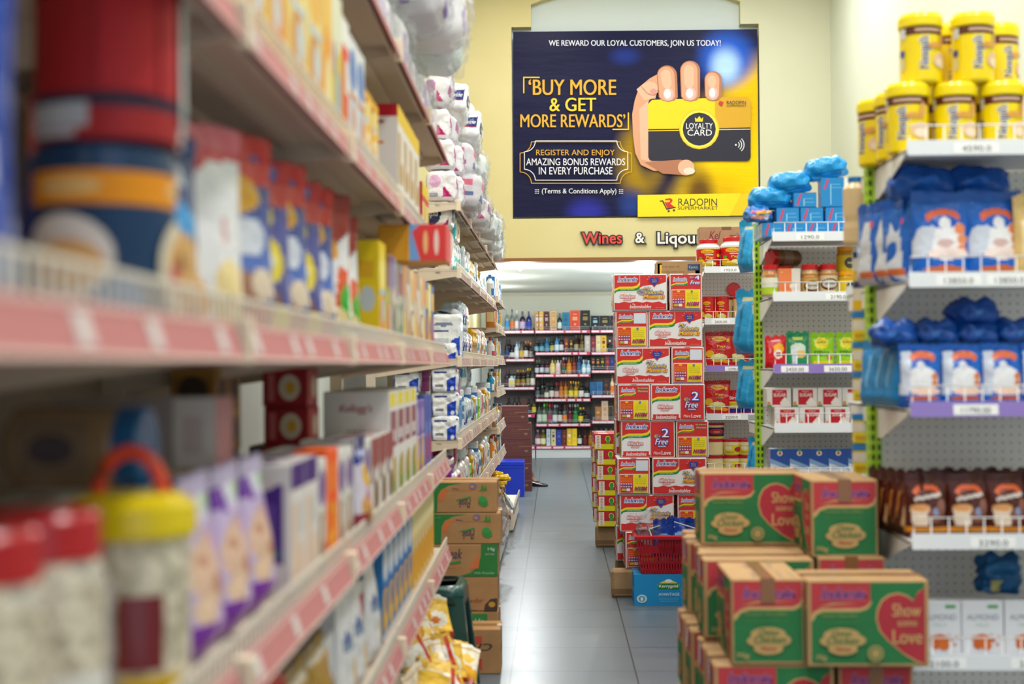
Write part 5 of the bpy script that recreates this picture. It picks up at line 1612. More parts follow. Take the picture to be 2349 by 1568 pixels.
ambr = softp('ambr', .12, .10, .18, 'd8a018', [('r', 0, .3, 1, .2, 'a87410'), ('r', .2, .6, .5, .2, 'f0c84a')], [('r', .2, .1, .6, .6, 'c48a14')], r=.3, nz=.006)
lily = softp('lily', .17, .14, .14, 'e6e2ea', [('e', .3, .6, .18, .2, 'b0408a'), ('e', .72, .5, .16, .22, 'b85a9a'), ('r', .1, .1, .3, .12, 'c8c4cc')], [('p', [(.55, .1), (.9, .1), (.6, .5)], 'c01f78'), ('e', .3, .65, .2, .22, 'd8a8d0'), ('r', .1, .1, .28, .14, '9a98a8')], r=.28, bulge=.10)
lilyw = ('lilyw', wrapped('tissue_pack', 'tissue pack', .17, .13, .14, 'e6e2ea', ops=[('e', .3, .6, .2, .24, 'a8388a'), ('e', .72, .5, .18, .26, 'b0488f')], sops=[('p', [(.5, .1), (.9, .1), (.6, .5)], 'c01f78'), ('e', .3, .65, .2, .25, 'b860a8')], seed=9))
pinkw = ('pinkw', wrapped('tissue_pack', 'tissue pack', .18, .14, .17, 'dcd8e0', ops=[('r', .2, .55, .5, .24, 'e06a98'), ('r', .15, .2, .6, .2, '5a6aa8')], sops=[('r', .2, .6, .5, .2, 'e2587a'), ('r', .15, .3, .6, .16, '4a5a98')], seed=14))
navyp = softp('navyp', .19, .13, .16, 'e8e8ec', [('p', [(.1, .25), (.6, .35), (.62, .75), (.1, .6)], '22306e'), ('t', 'Divine', .16, .36, .42, .2, 'e8e8f0', 'bi'), ('r', .1, .2, .6, .03, 'c02a48'), ('p', [(.66, .4), (.95, .7), (.95, .4)], '2a3a78')],
              [('p', [(.2, .3), (.9, .3), (.9, .7), (.2, .62)], '22306e'), ('t', 'Divine', .28, .38, .55, .18, 'e8e8f0', 'bi'), ('r', .2, .24, .7, .035, 'c02a48')], r=.3, bulge=.1)
tealp = softp('tealp', .22, .15, .12, 'e6ecec', [('r', .3, .05, .12, .9, 'b8dce4'), ('r', .5, .05, .1, .9, 'c8e4ea'), ('e', .8, .5, .12, .2, '5ab8a8')], [('r', .3, .1, .2, .8, 'b0dae2'), ('e', .75, .5, .14, .24, '3aa898')], r=.4, bulge=.1)
papia = softp('papia', .22, .16, .13, 'eceaea', [('e', .5, .5, .3, .36, '27295a'), ('t', 'Papia', .28, .36, .44, .26, 'f0eef2', 'bi')], [('e', .42, .5, .28, .42, '27295a'), ('t', 'Papia', .22, .34, .40, .3, 'f0eef2', 'bi'), ('p', [(.75, .05), (.98, .05), (.98, .4)], 'b81f78')], r=.35, bulge=.12)
papib = softp('papib', .18, .18, .20, 'efedec', [('r', .8, 0, .2, 1, 'd88ab0')], [('r', .3, .58, .3, .16, '5a5c70'), ('r', .32, .44, .2, .04, 'a0a0a8'), ('e', .45, .12, .22, .08, '2a2c50'), ('p', [(.02, .7), (.14, .7), (.02, .95)], 'c01f68')], r=.3, bulge=.1)
diap = softp('diap', .10, .14, .16, 'dfe8ea', [('p', [(0, 0), (1, .1), (1, .6), (0, .5)], '2bb8bc'), ('e', .5, .8, .2, .1, '4a6ab8'), ('r', .3, .1, .4, .1, 'e8e03a')], [('r', 0, 0, 1, .5, '2fb4ba'), ('e', .5, .7, .3, .1, '3a4a90'), ('r', .4, .0, .3, .2, 'e6e4ee')], name='nappy_pack', cat='nappy pack', r=.3)
wip = softp('wip', .07, .16, .2, 'e2e6ea', [('p', [(0, 0), (.5, 0), (1, .9), (.6, 1)], '2a58b8'), ('e', .5, .4, .3, .1, '4aa83a'), ('r', .2, .7, .6, .1, '202838')], [('p', [(.1, 0), (.5, 0), (.9, 1), (.6, 1)], '2f9a4a'), ('t', 'BOU', .2, .4, .6, .16, '1c2434', 'b'), ('r', .1, .1, .8, .14, '58b4d8')], name='wipes_pack', cat='wipes pack', r=.3)
yelb = softp('yelb', .06, .08, .16, 'd8b41e', [('r', .1, .2, .8, .3, 'a8641e')], [('r', .1, .2, .8, .3, '8a5a1e')], name='sponge_pack', cat='sponge pack', r=.25)
pur1 = softp('pur1', .20, .15, .10, '8a1f9a', [('r', 0, .7, 1, .3, 'e8e4ec'), ('e', .5, .35, .14, .2, 'd8c8e0')], [('r', 0, .68, 1, .32, 'ece8f0'), ('e', .35, .35, .10, .26, 'd0b8dc'), ('e', .4, .85, .3, .06, '9a8aa8')], r=.25)
mag1 = softp('mag1', .18, .14, .18, 'eee8ec', [('p', [(0, .2), (.6, .3), (.9, .9), (0, .9)], 'b81f4a')], [('p', [(.1, .65), (.8, .65), (.6, .3), (.9, .05), (.1, .4)], 'b01f50'), ('e', .5, .9, .4, .05, 'c8ccd4')], r=.3)
cusp = softp('cusp', .16, .13, .17, 'dde6ec', [('r', 0, .35, 1, .3, '3a9ac8'), ('e', .5, .5, .3, .12, '24306a')], [('r', .0, .4, 1, .35, '3a9acc'), ('t', 'Cusy', .15, .45, .6, .2, '24306a', 'b')], r=.35)
florp = softp('florp', .16, .13, .20, 'e8dcdc', [('e', .4, .3, .22, .12, 'c85a3a'), ('e', .6, .7, .2, .1, 'd88a9a'), ('e', .3, .75, .06, .05, '5a8a3a')], [('e', .5, .3, .3, .12, 'c0502f'), ('e', .5, .7, .2, .12, 'd890a8')], r=.3)


def towel(key, c1, c2, h=.23, r=.055):
    pr = [(.0, 0), (r * .9, 0), (r, .006), (r, h - .006), (r * .9, h), (.02, h), (.02, h - .01), (0, h - .01)]

    def g():
        rt = E('towel_roll', 'paper towel')
        mb = MB().lathe(pr, M(c1, 'w'), 24, (0, 0, 0))
        W, mp = cyl_map([(r, 0), (r, h)], 330)
        mb.draw([('r', .02, .3, .96, .12, c2), ('r', .02, .72, .96, .1, c2), ('e', .5, .55, .12, .08, c2), ('e', .25, .55, .1, .08, c2), ('e', .75, .55, .1, .08, c2)], mp(0), W, h, curved=True, fin='w', eps=.0005)
        mb.build('roll', rt, (0, r + .004, 0))
        return rt
    return key, g


twg, twp, twb = towel('twg', 'd8e2dc', '9ab8a8'), towel('twp', 'cf5fae', 'b8489a', .16), towel('twb', 'dfe6f0', '3a78c0')


def blufold(key, c, c2):
    return softp(key, .12, .11, .2, c, [('p', [(0, .1), (1, .5), (1, 1), (0, .9)], c2)], [('p', [(.2, .0), (1, .2), (1, .9), (.2, .7)], c2)], name='napkin_pack', cat='napkin pack', r=.2)


bf = blufold('bf', 'd8dce6', '2a86d0')


def rowg(G, z, Y, items, shelf, back=.045, who='tissue gondola', tilt=None):
    cnt = {}
    for it in items:
        (key, b), wd, words = it[0], it[1], it[2]
        ex = it[3] if len(it) > 3 else {}
        n = cnt[words] = cnt.get(words, -1) + 1
        lb = f"{words}, {ORD[n]} on the {shelf} shelf of the {who}"
        if ex.get('alone'):
            lb = words
        G.put(key, b, Y + wd / 2, z + ex.get('dz', 0), lb, back=ex.get('back', back), rz=YDIR + ex.get('rz', 0), rot=ex.get('rot'))
        if not ex.get('stay'):
            Y += wd + ex.get('gap', .01)
    return Y


A1 = {'alone': 1}
# shelf a
y = rowg(G2, TA, 6.80, [(papib, .19, 'white tissue bag with a barcode'), (diap, .11, 'teal and white nappy pack'), (diap, .11, 'teal and white nappy pack'), (diap, .11, 'teal and white nappy pack'), (diap, .11, 'teal and white nappy pack', {'rot': (0, .12, YDIR), 'dz': .012}), (wip, .09, 'green striped wipes pack', {'rot': (-.18, 0, YDIR), 'dz': .02, 'back': .06}), (wip, .09, 'green striped wipes pack', {'rot': (-.2, 0, YDIR), 'dz': .02, 'back': .06}), (wip, .09, 'green striped wipes pack', {'rot': (-.15, 0, YDIR), 'dz': .02, 'back': .06}),
                        (wip, .09, 'green striped wipes pack'), (diap, .12, 'teal and white nappy pack'), (cusp, .17, 'white pack with a blue band'), (wip, .09, 'green striped wipes pack'), (yelb, .08, 'amber sponge pack'), (yelb, .08, 'amber sponge pack'), (yelb, .08, 'amber sponge pack'), (yelb, .08, 'amber sponge pack'), (cusp, .17, 'white pack with a blue band'), (foilp, .16, 'silver wrapped pack'),
                        (wip, .1, 'green striped wipes pack'), (tealp, .23, 'long mint printed pack'), (yelb, .08, 'amber sponge pack'), (cusp, .17, 'white pack with a blue band'), (diap, .12, 'teal and white nappy pack'), (tealp, .23, 'long mint printed pack'), (cusp, .17, 'white pack with a blue band')], 'upper middle')
rowg(G2, TA + .205, 6.79, [(papia, .23, 'white tissue pack with a navy oval, lying on the barcode bag', {'alone': 1, 'gap': .02})], '')
rowg(G2, TA + .17, 7.06, [(diap, .15, 'teal nappy pack lying on the first nappy packs', A1), (softp('ornp', .2, .14, .12, 'e6e4e6', [('r', .1, 0, .3, 1, 'd8702a'), ('r', .2, .4, .14, .2, '6a4a3a')], [('r', .3, 0, .3, 1, 'd8702a')], name='nappy_pack', cat='nappy pack', r=.3), .2, 'white pack with an orange stripe lying on the nappy packs', A1)], '')
# shelf b
y = rowg(G2, TBz, 6.80, [(bigblue, .14, 'blue footed white kitchen towel bag hanging over the lip at the gondola end', {'alone': 1, 'back': -.0}), (bigblue, .14, 'white and blue towel bag'), (bigblue, .14, 'white and blue towel bag'), (grn, .17, 'lime green tissue pack'), (grn, .17, 'lime green tissue pack'), (foilp, .16, 'silver wrapped pack'), (foilp, .16, 'silver wrapped pack'), (redw, .16, 'white pack with red blots'), (foilp, .16, 'silver wrapped pack'), (redw, .16, 'white pack with red blots'),
                         (ambr, .13, 'amber bag'), (ambr, .13, 'amber bag'), (ambr, .13, 'amber bag'), (yelb, .08, 'small amber sponge pack'), (yelb, .08, 'small amber sponge pack'), (cusp, .17, 'white pack with a blue band'), (florp, .17, 'white pack with flowers'), (ambr, .13, 'amber bag'), (cusp, .17, 'white pack with a blue band'), (florp, .17, 'white pack with flowers'), (yelb, .08, 'small amber sponge pack'), (cusp, .17, 'white pack with a blue band')], 'middle')
rowg(G2, TBz + .155, 7.30, [(navr, .14, 'navy striped roll pack'), (navr, .14, 'navy striped roll pack'), (foilp, .16, 'silver pack stacked on others'), (foilp, .16, 'silver pack stacked on others'), (redw, .16, 'red blotted pack stacked on others')], 'middle')
for i in range(4):
    G2.put(*navr, 6.90 + .15 * i, TBz + (.11 if i % 2 else 0), f"navy striped roll pack at the back of the middle shelf, {ORD[i]} from the near end", back=.22)
for i in range(4):
    G2.put(*navr, 6.84 + .14 * (i % 2), TBz + .115 * (i // 2) + .12, f"shaded navy roll pack over the rear ones, {ORD[i]} counted upward", back=.27) if i < 2 else None
# shelf c: blue and white packs four high at the near end
for c in range(2):
    for j in range(4 if c == 0 else 3):
        G2.put(*bluepk, 6.84 + .012 * (j % 2), TC + .116 * j if c == 0 else TC + .116 * j + .11, f"blue and white toilet roll pack, {ORD[j + c]} up in the {('front', 'rear')[c]} pile, tissue gondola end", back=.02 + .18 * c)
G2.put(*bluepk, 6.86, TC, 'blue and white toilet roll pack at the foot of the rear pile', back=.2)
y = rowg(G2, TC, 6.99, [(twg, .12, 'tall green ringed towel roll'), (twg, .12, 'tall green ringed towel roll'), (bf, .13, 'sky blue napkin pack'), (bf, .13, 'sky blue napkin pack'), (twb, .12, 'white towel roll with blue rings'), (twb, .12, 'white towel roll with blue rings'), (foilp, .16, 'silver wrapped pack'), (cusp, .17, 'white pack with a blue band'), (cusp, .17, 'white pack with a blue band'),
                        (twb, .12, 'white towel roll with blue rings'), (foilp, .16, 'silver wrapped pack'), (yelb, .08, 'amber sponge pack'), (yelb, .08, 'amber sponge pack'), (cusp, .17, 'white pack with a blue band'), (twb, .12, 'white towel roll with blue rings'), (grn, .17, 'lime green tissue pack'), (florp, .17, 'white pack with flowers'), (mag1, .19, 'white pack with a magenta blaze'), (cusp, .17, 'white pack with a blue band'), (yelb, .08, 'amber sponge pack'), (ambr, .13, 'amber bag'), (florp, .17, 'white pack with flowers'), (redw, .16, 'white pack with red blots'), (yelb, .08, 'amber sponge pack'), (cusp, .17, 'white pack with a blue band'), (twb, .12, 'white towel roll with blue rings')], 'lower middle')
rowg(G2, TC + .205, 7.24, [(twp, .12, 'magenta towel roll on napkin packs'), (twp, .12, 'magenta towel roll on napkin packs')], 'lower middle')
G2.put(*twp, 7.06, TC + .232, 'dark pink towel roll in the rear, on the green ringed rolls', back=.17)
rowg(G2, TC + .232, 7.54, [(cusp, .17, 'blue banded pack on towel rolls'), (cusp, .17, 'blue banded pack on towel rolls'), (('clw', wrapped('tissue_bag', 'tissue pack', .2, .12, .13, 'e2e8ec', ops=[('e', .5, .5, .3, .2, 'b0d4e4')], seed=21)), .24, 'clear wrapped white tissue pack high on the lower middle shelf', A1), (('clw'), .24, 'clear wrapped white tissue pack, second high on the lower middle shelf', A1) if False else (foilp, .16, 'silver pack on the towel rolls')], 'lower middle')
# shelf d
y = rowg(G2, TD, 6.80, [(florp, .21, 'white pack with flowers'), (mag1, .19, 'white pack with a magenta blaze'), (mag1, .19, 'white pack with a magenta blaze'), (florp, .17, 'white pack with flowers'), (florp, .17, 'white pack with flowers'), (cusp, .17, 'white pack with a blue band'), (florp, .17, 'white pack with flowers'), (grn, .17, 'lime green tissue pack'), (ambr, .13, 'amber bag'), (bigblue, .14, 'white and blue towel bag'), (yelb, .08, 'amber sponge pack'), (redw, .16, 'white pack with red blots'), (foilp, .16, 'silver wrapped pack'), (twb, .12, 'white towel roll with blue rings'), (cusp, .17, 'white pack with a blue band'),
                        (ambr, .13, 'amber bag'), (yelb, .08, 'amber sponge pack'), (mag1, .19, 'white pack with a magenta blaze'), (florp, .17, 'white pack with flowers'), (yelb, .08, 'amber sponge pack'), (bigblue, .14, 'white and blue towel bag'), (cusp, .17, 'white pack with a blue band'), (redw, .16, 'white pack with red blots')], 'bottom')
G2.put(*pur1, 6.90, TD + .172, 'purple tissue pack with a white top, raised at the tissue gondola end', back=.05)
G2.put(*mag1, 7.12, TD + .182, 'magenta blazed pack raised beside the purple tissue pack', back=.05)
rowg(G2, TD + .21, 7.62, [(cusp, .17, 'white pack with a blue band, raised on the flowered packs', A1), (florp, .17, 'flowered pack raised on its fellows, bottom tissue shelf', A1)], '')
# top: heap of film packs
for i, (K, Y, dz, b, rx, ry, nm) in enumerate((
        (lily, 6.86, 0, .02, 0, 0, 'white pack with magenta leaves'), (lily, 6.86, .15, .03, 0, 0, 'white pack with magenta leaves'), (lily, 6.88, .30, .05, 0, 0, 'white pack with magenta leaves'), (lilyw, 6.90, .45, .05, .1, 0, 'clear wrapped pack with magenta leaves'),
        (lily, 7.06, 0, .0, 0, 0, 'white pack with magenta leaves'), (lily, 7.06, .15, .0, 0, 0, 'white pack with magenta leaves'), (lilyw, 7.08, .30, .02, 0, .1, 'clear wrapped pack with magenta leaves'),
        (pinkw, 7.30, -.02, -.08, .1, .1, 'clear wrapped pack with a pink label'), (pinkw, 7.32, .17, -.05, 0, .1, 'clear wrapped pack with a pink label'), (navyp, 7.42, .36, -.06, .1, .5, 'white pack with a navy label'), (navyp, 7.30, .48, -.0, .1, .5, 'white pack with a navy label'), (navyp, 7.16, .58, .06, 0, .4, 'white pack with a navy label'),
        (tealp, 7.75, .50, -.02, 0, .1, 'white pack with pale teal bands'), (pinkw, 7.62, .0, -.04, 0, .2, 'clear wrapped pack with a pink label'), (tealp, 7.7, .20, .0, .1, 0, 'white pack with pale teal bands'), (('clw', PROTO.get('clw')), 7.8, .36, -.04, 0, .2, 'plain clear wrapped pack'),
        (lilyw, 8.05, -.04, -.09, 0, .1, 'clear wrapped pack with magenta leaves'), (('clw', None), 8.1, .15, -.03, .2, 0, 'plain clear wrapped pack'), (('clw', None), 8.35, .3, -.06, 0, .1, 'plain clear wrapped pack'), (lilyw, 8.45, .0, -.05, .1, 0, 'clear wrapped pack with magenta leaves'),
        (('clw', None), 8.75, -.04, -.09, .1, .2, 'plain clear wrapped pack'), (('clw', None), 8.8, .14, -.02, 0, .1, 'plain clear wrapped pack'), (('clw', None), 9.1, -.08, -.09, .3, .1, 'plain clear wrapped pack'), (pinkw, 9.15, .1, .0, 0, 0, 'clear wrapped pack with a pink label'), (('clw', None), 9.5, -.02, -.06, 0, .2, 'plain clear wrapped pack'),
        (('clw', None), 9.9, -.04, -.07, .1, 0, 'plain clear wrapped pack'), (lilyw, 10.2, .0, -.03, 0, .1, 'clear wrapped pack with magenta leaves'), (('clw', None), 10.6, -.02, -.06, .1, .2, 'plain clear wrapped pack'))):
    G2.put(K[0], K[1], Y, TT + .012 + max(dz, 0), f"{nm}, {ORD[i] + ' up the near' if i < 4 else ORD[i - 4] + ' up the next' if i < 7 else ORD[i - 7] + ' of the mixed' if i < 16 else ORD[i - 16] + ' of the far'} heap, tissue gondola top", back=b, rot=(rx, ry, YDIR))

# ================================================================== far gondola of small goods
SMALL = []
for i, (c, c2, h, wd) in enumerate((('e8c41e', 'c8401e', .17, .07), ('dfe6ee', '2f78c8', .18, .07), ('7a3fa8', 'e8e0f0', .17, .06), ('e88a1e', 'f0e8d0', .16, .06), ('3f9a4a', 'e8f0e0', .17, .06), ('dfe2e8', 'c03a5a', .18, .07), ('2a9ac8', 'f0f4f8', .16, .06), ('e6d8c8', '8a5a3a', .15, .07))):
    def mkb(c=c, c2=c2, h=h, wd=wd):
        return jar('cleaner_bottle', 'bottle', [(wd * .42, 0), (wd * .5, .01), (wd * .5, h * .62), (wd * .2, h * .8), (wd * .17, h * .86)], c, [(wd * .2, h * .84), (wd * .2, h), (0, h)], c2, [('r', .15, .15, .7, .5, c2)], 0, h * .6, n=14)
    SMALL.append(('small%d' % i, mkb(), ('yellow', 'white and blue', 'violet', 'orange', 'green', 'white and pink', 'sky blue', 'cream')[i], wd))
SMB = [('smb%d' % i, boxy('soap_box', 'box', .09, .07, h, c, f=[('r', .1, .5, .8, .3, c2)], l=[('r', .1, .3, .8, .5, c2)]), n_, .09) for i, (c, c2, h, n_) in enumerate((('2f78c0', 'e8e8f0', .17, 'blue'), ('e6c21e', 'c83a2a', .16, 'yellow'), ('e2e0dc', '3a9a5a', .18, 'white'), ('c87a2a', 'f0d8a0', .15, 'tan')))]
rs = random.Random(8)
for si, z in enumerate((.533, .768, 1.058, 1.31, 1.564, 1.80)):
    Y, n = 11.14, 0
    while Y < 12.55 and n < 15:
        K = rs.choice(SMALL + SMB)
        G3.put(K[0], K[1], Y + K[3] / 2, z + ZT, f"small {K[2]} {'bottle' if K in SMALL else 'box'}, {ORD[n]} along the {('lowest', 'second', 'third', 'fourth', 'fifth', 'top')[si]} shelf of the far gondola", back=.065 if K in SMALL else .028)
        Y += K[3] + .012
        n += 1
CH = [('ch%d' % i, pouch('crisps_bag', 'snack bag', .13, .17, .05, *c, nu=12, nv=14)) for i, c in enumerate((('e8c018', [('r', 0, 0, 1, .3, 'c8261e')], None, 61, .008, .1, 'f'), ('b8c4c8', [('e', .5, .5, .3, .2, '4a8a3a'), ('r', 0, .8, 1, .2, 'd8dce0')], None, 62, .008, .1, 'f'), ('c8881e', [('e', .5, .5, .35, .2, 'e8d8b0'), ('r', 0, 0, 1, .2, '5a3a1e')], None, 63, .008, .1, 'f')))]
for i in range(18):
    Y = 10.2 + (i % 9) * .19
    K = CH[(i * 2 + i // 9) % 3]
    place(K[0], K[1], (-.40 + rs.uniform(-.03, .05) - .06 * (i // 9), Y, .19 + .12 * (i // 9)), f"foil crisps bag in the floor bin of the far gondola, {ORD[i % 9]} of the {('lower', 'upper')[i // 9]} layer", 0, None, (rs.uniform(-.6, -.2), rs.uniform(-.3, .3), YDIR + rs.uniform(-.5, .5)))
YP = softp('yp', .12, .16, .03, 'e8bc1e', [('r', 0, 0, 1, 1, 'e0b01a')], [('r', .4, 0, .2, 1, 'c8901a')], name='sponge_pack', cat='sponge pack', r=.4)
for i in range(7):
    place(*YP, (-.42 + .03 * (i % 3), 10.45 + .16 * (i % 4), .43 + .035 * (i // 4)), f"flat yellow packet heaped over the foil crisps bags, {ORD[i]} of the seven", 0, None, (rs.uniform(-.2, .2), .1, rs.uniform(0, 3)))
for i, (Y, z, s_) in enumerate(((7.35, .36, 1), (7.8, .28, 1.15), (8.3, .22, 1.1), (8.9, .14, 1), (6.95, .15, .8))):
    place('hbag', soft('plastic_bag', 'plastic bag', .12, .05, .24, 'e2e6ee', fin='t', r=.8, nz=.03, bulge=.1, seed=3, n=14), (-.335, Y, z), f"crumpled clear plastic bag hanging off the tissue gondola's foot, {ORD[i]} from the milk cartons".replace("gondola's", 'gondola'), 0, None, (.1, .25, .5 + i), s_)
# ================================================================== goods of the pegboard gondolas (placed by where their fronts stand on a shelf)
SU = .0045                                               # shelf surface above the lip centre


def X(px, Y):
    return at(px, 838, Y).x


# --- nearest gondola: cocoa tubs
TPR = [(.050, 0), (.0545, .006), (.0545, .152), (.056, .156)]
TLD = [(.0575, .150), (.0595, .154), (.0595, .176), (.055, .186), (0, .188)]
COCOA = jar('cocoa_tub', 'tub', TPR, 'f2d60a', TLD, 'f4dc12', [('r', .10, .84, .8, .15, '5a2416'), ('p', [], 'f2d60a') if False else ('r', .3, .89, .4, .05, 'c8a890'), ('r', .04, .78, .12, .18, 'd8d8d4'), ('r', .04, .46, .10, .12, '3a4a9a'), ('r', .05, .22, .09, .22, 'd8d0a0'),
                                                               ('e', .70, .38, .15, .14, 'e6c0a0'), ('e', .70, .34, .10, .08, 'f0dcc8'), ('e', .60, .64, .13, .05, 'd89a4a'), ('e', .72, .74, .04, .14, 'd8a060')], 0, .152, fin='g', lfin='g', n=36)


def vert_text(root, prof, s, h0, h1, u0, u1, col):
    """lettering that runs up the side of a tub"""
    W, mp = cyl_map(prof)
    f = mp(0)
    mb = MB()
    g = lambda x, y, l: f((u1 - y * (u1 - u0)) * W, h0 + x * (h1 - h0), l)
    mb.draw([('t', s, 0, 0, 1, 1, col, 'b', 'e8e4c8')], g, 1, 1, fin='g', eps=.0008)
    return mb.build('lettering', root)


def cocoa():
    r = COCOA()
    vert_text(r, TPR, 'Nesquik', .035, .122, .36, .52, '1d2f8a')
    return r


zt = R1L[4] + SU
for i, (px, Y, lv, rz, nm) in enumerate(((2100, 3.80, 0, -.25, 'first of the front rank'), (2210, 3.80, 0, -.1, 'second of the front rank'), (2320, 3.80, 0, 0, 'third of the front rank'), (2430, 3.80, 0, 0, 'fourth of the front rank'), (2030, 4.03, 0, -.9, 'alone at the rear by the lime post'), (2072, 3.93, 0, -.8, 'second rank, by the lime post'),
                                         (2180, 3.93, 0, 0, 'second rank, behind the first gap'), (2290, 3.93, 0, .2, 'second rank, behind the second gap'),
                                         (2132, 3.81, 1, .2, 'first of the upper tier'), (2254, 3.81, 1, .25, 'second of the upper tier'), (2190, 3.94, 1, .4, 'upper tier, behind the first two'), (2312, 3.94, 1, .5, 'upper tier, behind the second one'))):
    place('cocoa', cocoa, (X(px, Y), Y + .055, zt + .189 * lv), f"yellow cocoa tub, {nm}", rz)

# milk powder pouches
MPO = [('e', .56, .46, .34, .24, 'e6e6ea'), ('p', [(0, .25), (.3, .3), (.4, .62), (.1, .6), (0, .45)], 'c8cfe0'), ('e', .52, .72, .3, .09, 'e2683a'), ('e', .54, .66, .24, .08, '1c5ac0'), ('e', .56, .64, .1, .08, 'e4e4ec'), ('e', .82, .58, .1, .06, 'e88a5a'), ('e', .86, .46, .09, .06, 'e8946a'), ('e', .84, .34, .09, .06, 'e88a5a'),
       ('e', .6, .30, .36, .07, 'ecd8d4'), ('e', .56, .42, .14, .05, 'd0b0b0'), ('r', 0, .0, 1, .10, 'c4cbe0'), ('e', .55, .12, .36, .04, 'd8703a')]
MP1 = ('mp1', pouch('milk_powder_pouch', 'pouch', .155, .235, .075, '1560c0', MPO, seed=71, sealc='1254b0', nu=44, nv=54))
MPS = ('mps', pouch('milk_powder_pouch', 'pouch', .15, .225, .06, '1a60bc', [('p', [(.1, 0), (.75, 0), (.5, .8), (.3, .8)], 'c8cdd8'), ('e', .5, .12, .25, .05, 'd8703a'), ('r', .5, .7, .12, .08, 'd84a6a')], seed=73, sealc='1254b0'))
z = R1L[3] + SU
for px, dy, K, rz, nm in ((2168, .03, MP1, -.1, 'large blue milk powder pouch, first facing front on the second shelf'), (2290, .03, MP1, .1, 'large blue milk powder pouch, second facing front on the second shelf'),
                          (2012, .23, MPS, -1.2, 'blue and white pouch turned sideways, nearest the lime post'), (2048, .16, MPS, -1.25, 'blue and white pouch turned sideways, second from the lime post'), (2078, .11, MPS, -1.0, 'blue and white pouch turned sideways, third from the lime post'),
                          (2200, .20, MP1, 0, 'blue milk powder pouch standing behind the front pair')):
    Y = 3.76 + dy
    place(K[0], K[1], (X(px, Y), Y + .03, z), nm, rz)
LPO = ('lpo', soft('milk_powder_pouch', 'pouch', .17, .13, .085, '1456b4', ops=[('e', .5, .6, .2, .1, '1a66cc')], r=.5, nz=.009, bulge=.2, seed=6))
for px, dy, rz, nm in ((2125, .10, .1, 'blue pouch lying on the sideways ones, second shelf'), (2236, .12, -.2, 'blue pouch lying on the front pair, second shelf')):
    place(LPO[0], LPO[1], (X(px, 3.8 + dy), 3.76 + dy, z + .222), nm, rz)
BGP = ('bgp', pouch('beige_pouch', 'pouch', .15, .22, .07, 'd8b878', [('r', .1, .3, .6, .4, 'e6cfa0')], seed=75))
place(BGP[0], BGP[1], (X(2392, 3.8), 3.80, z), 'beige pouch beside the blue milk powder pouches, second shelf', 0)
# third shelf: smaller pouches
MP2 = ('mp2', pouch('milk_powder_pouch', 'pouch', .112, .165, .06, '1565c2', [('e', .52, .44, .40, .22, 'e4e4ea'), ('p', [(0, .2), (.2, .2), (.3, .9), (.05, .95)], 'c8d0e2'), ('e', .56, .80, .30, .10, 'e27048'), ('e', .56, .72, .22, .07, '1c5cc0'), ('e', .5, .66, .1, .08, 'd8dae6'), ('e', .84, .5, .08, .06, 'd8804a'), ('e', .84, .38, .08, .06, 'd8804a'), ('e', .6, .26, .38, .06, 'e8c8b8'), ('e', .55, .15, .4, .03, 'd8602a'), ('r', 0, 0, 1, .1, '1450a8')], seed=77, sealc='1458b8', nu=40, nv=50))
z = R1L[2] + SU
for i, px in enumerate((2112, 2208, 2300, 2392)):
    place(MP2[0], MP2[1], (X(px, 3.78), 3.79, z), f"small blue milk powder pouch facing front, {ORD[i]} on the purple stripped shelf", .05 * (i - 1))
MPT = ('mpt', pouch('milk_powder_pouch', 'pouch', .12, .175, .07, '1b84c8', [('r', .45, .3, .06, .5, '8cc4e8'), ('r', .1, .1, .15, .8, '1874b8')], seed=79, sealc='1a78bc'))
for i, (px, dy) in enumerate(((2012, .20), (2036, .15), (2060, .09))):
    place(MPT[0], MPT[1], (X(px, 3.75 + dy), 3.78 + dy, z), f"teal side of a milk pouch turned sideways, {ORD[i]} from the lime post", -1.2)
LP2 = ('lp2', soft('milk_powder_pouch', 'pouch', .118, .12, .062, '164fa8', ops=[('e', .3, .5, .1, .1, '3f7ccc')], r=.5, nz=.008, bulge=.2, seed=8))
for i, (px, dz) in enumerate(((2058, 0), (2156, 0), (2252, 0), (2252, .055), (2345, 0))):
    place(LP2[0], LP2[1], (X(px, 3.83), 3.80, z + .163 + dz), f"blue pouch lying over the purple stripped shelf, {('first', 'second', 'third', 'upper third', 'fourth')[i]} from the lime post", .1 * i)
# fourth shelf: brown coffee pouches
CFP = ('cfp', pouch('coffee_pouch', 'pouch', .112, .165, .06, '4a1c14', [('e', .5, .74, .32, .11, 'd8623a'), ('e', .5, .70, .22, .07, '5a241a'), ('p', [(.2, .58), (.85, .66), (.85, .72), (.2, .64)], 'd0c8c4'), ('p', [(.15, .2), (.5, .2), (.58, .48), (.1, .48)], 'd8c4b0'), ('e', .34, .48, .24, .06, 'd89a60'), ('e', .7, .36, .2, .1, '7a4a3a'), ('e', .72, .42, .08, .06, '8a9ac0'),
                                                                             ('r', .0, .10, 1, .07, 'e0901e'), ('e', .85, .5, .1, .12, '8a5a50')], seed=81, sealc='3f1812', nu=40, nv=50))
z = R1L[1] + SU
for i, px in enumerate((2122, 2218, 2308, 2400)):
    place(CFP[0], CFP[1], (X(px, 3.78), 3.79, z), f"brown coffee pouch facing front, {ORD[i]} from the lime post", .06 * (i - 1))
CFS = ('cfs', pouch('coffee_pouch', 'pouch', .12, .165, .06, '4a1c14', [('r', .2, .3, .14, .4, 'a86a2a'), ('r', .5, .4, .2, .35, '7a3a20'), ('e', .6, .3, .1, .2, 'c09a70')], seed=83, sealc='3f1812'))
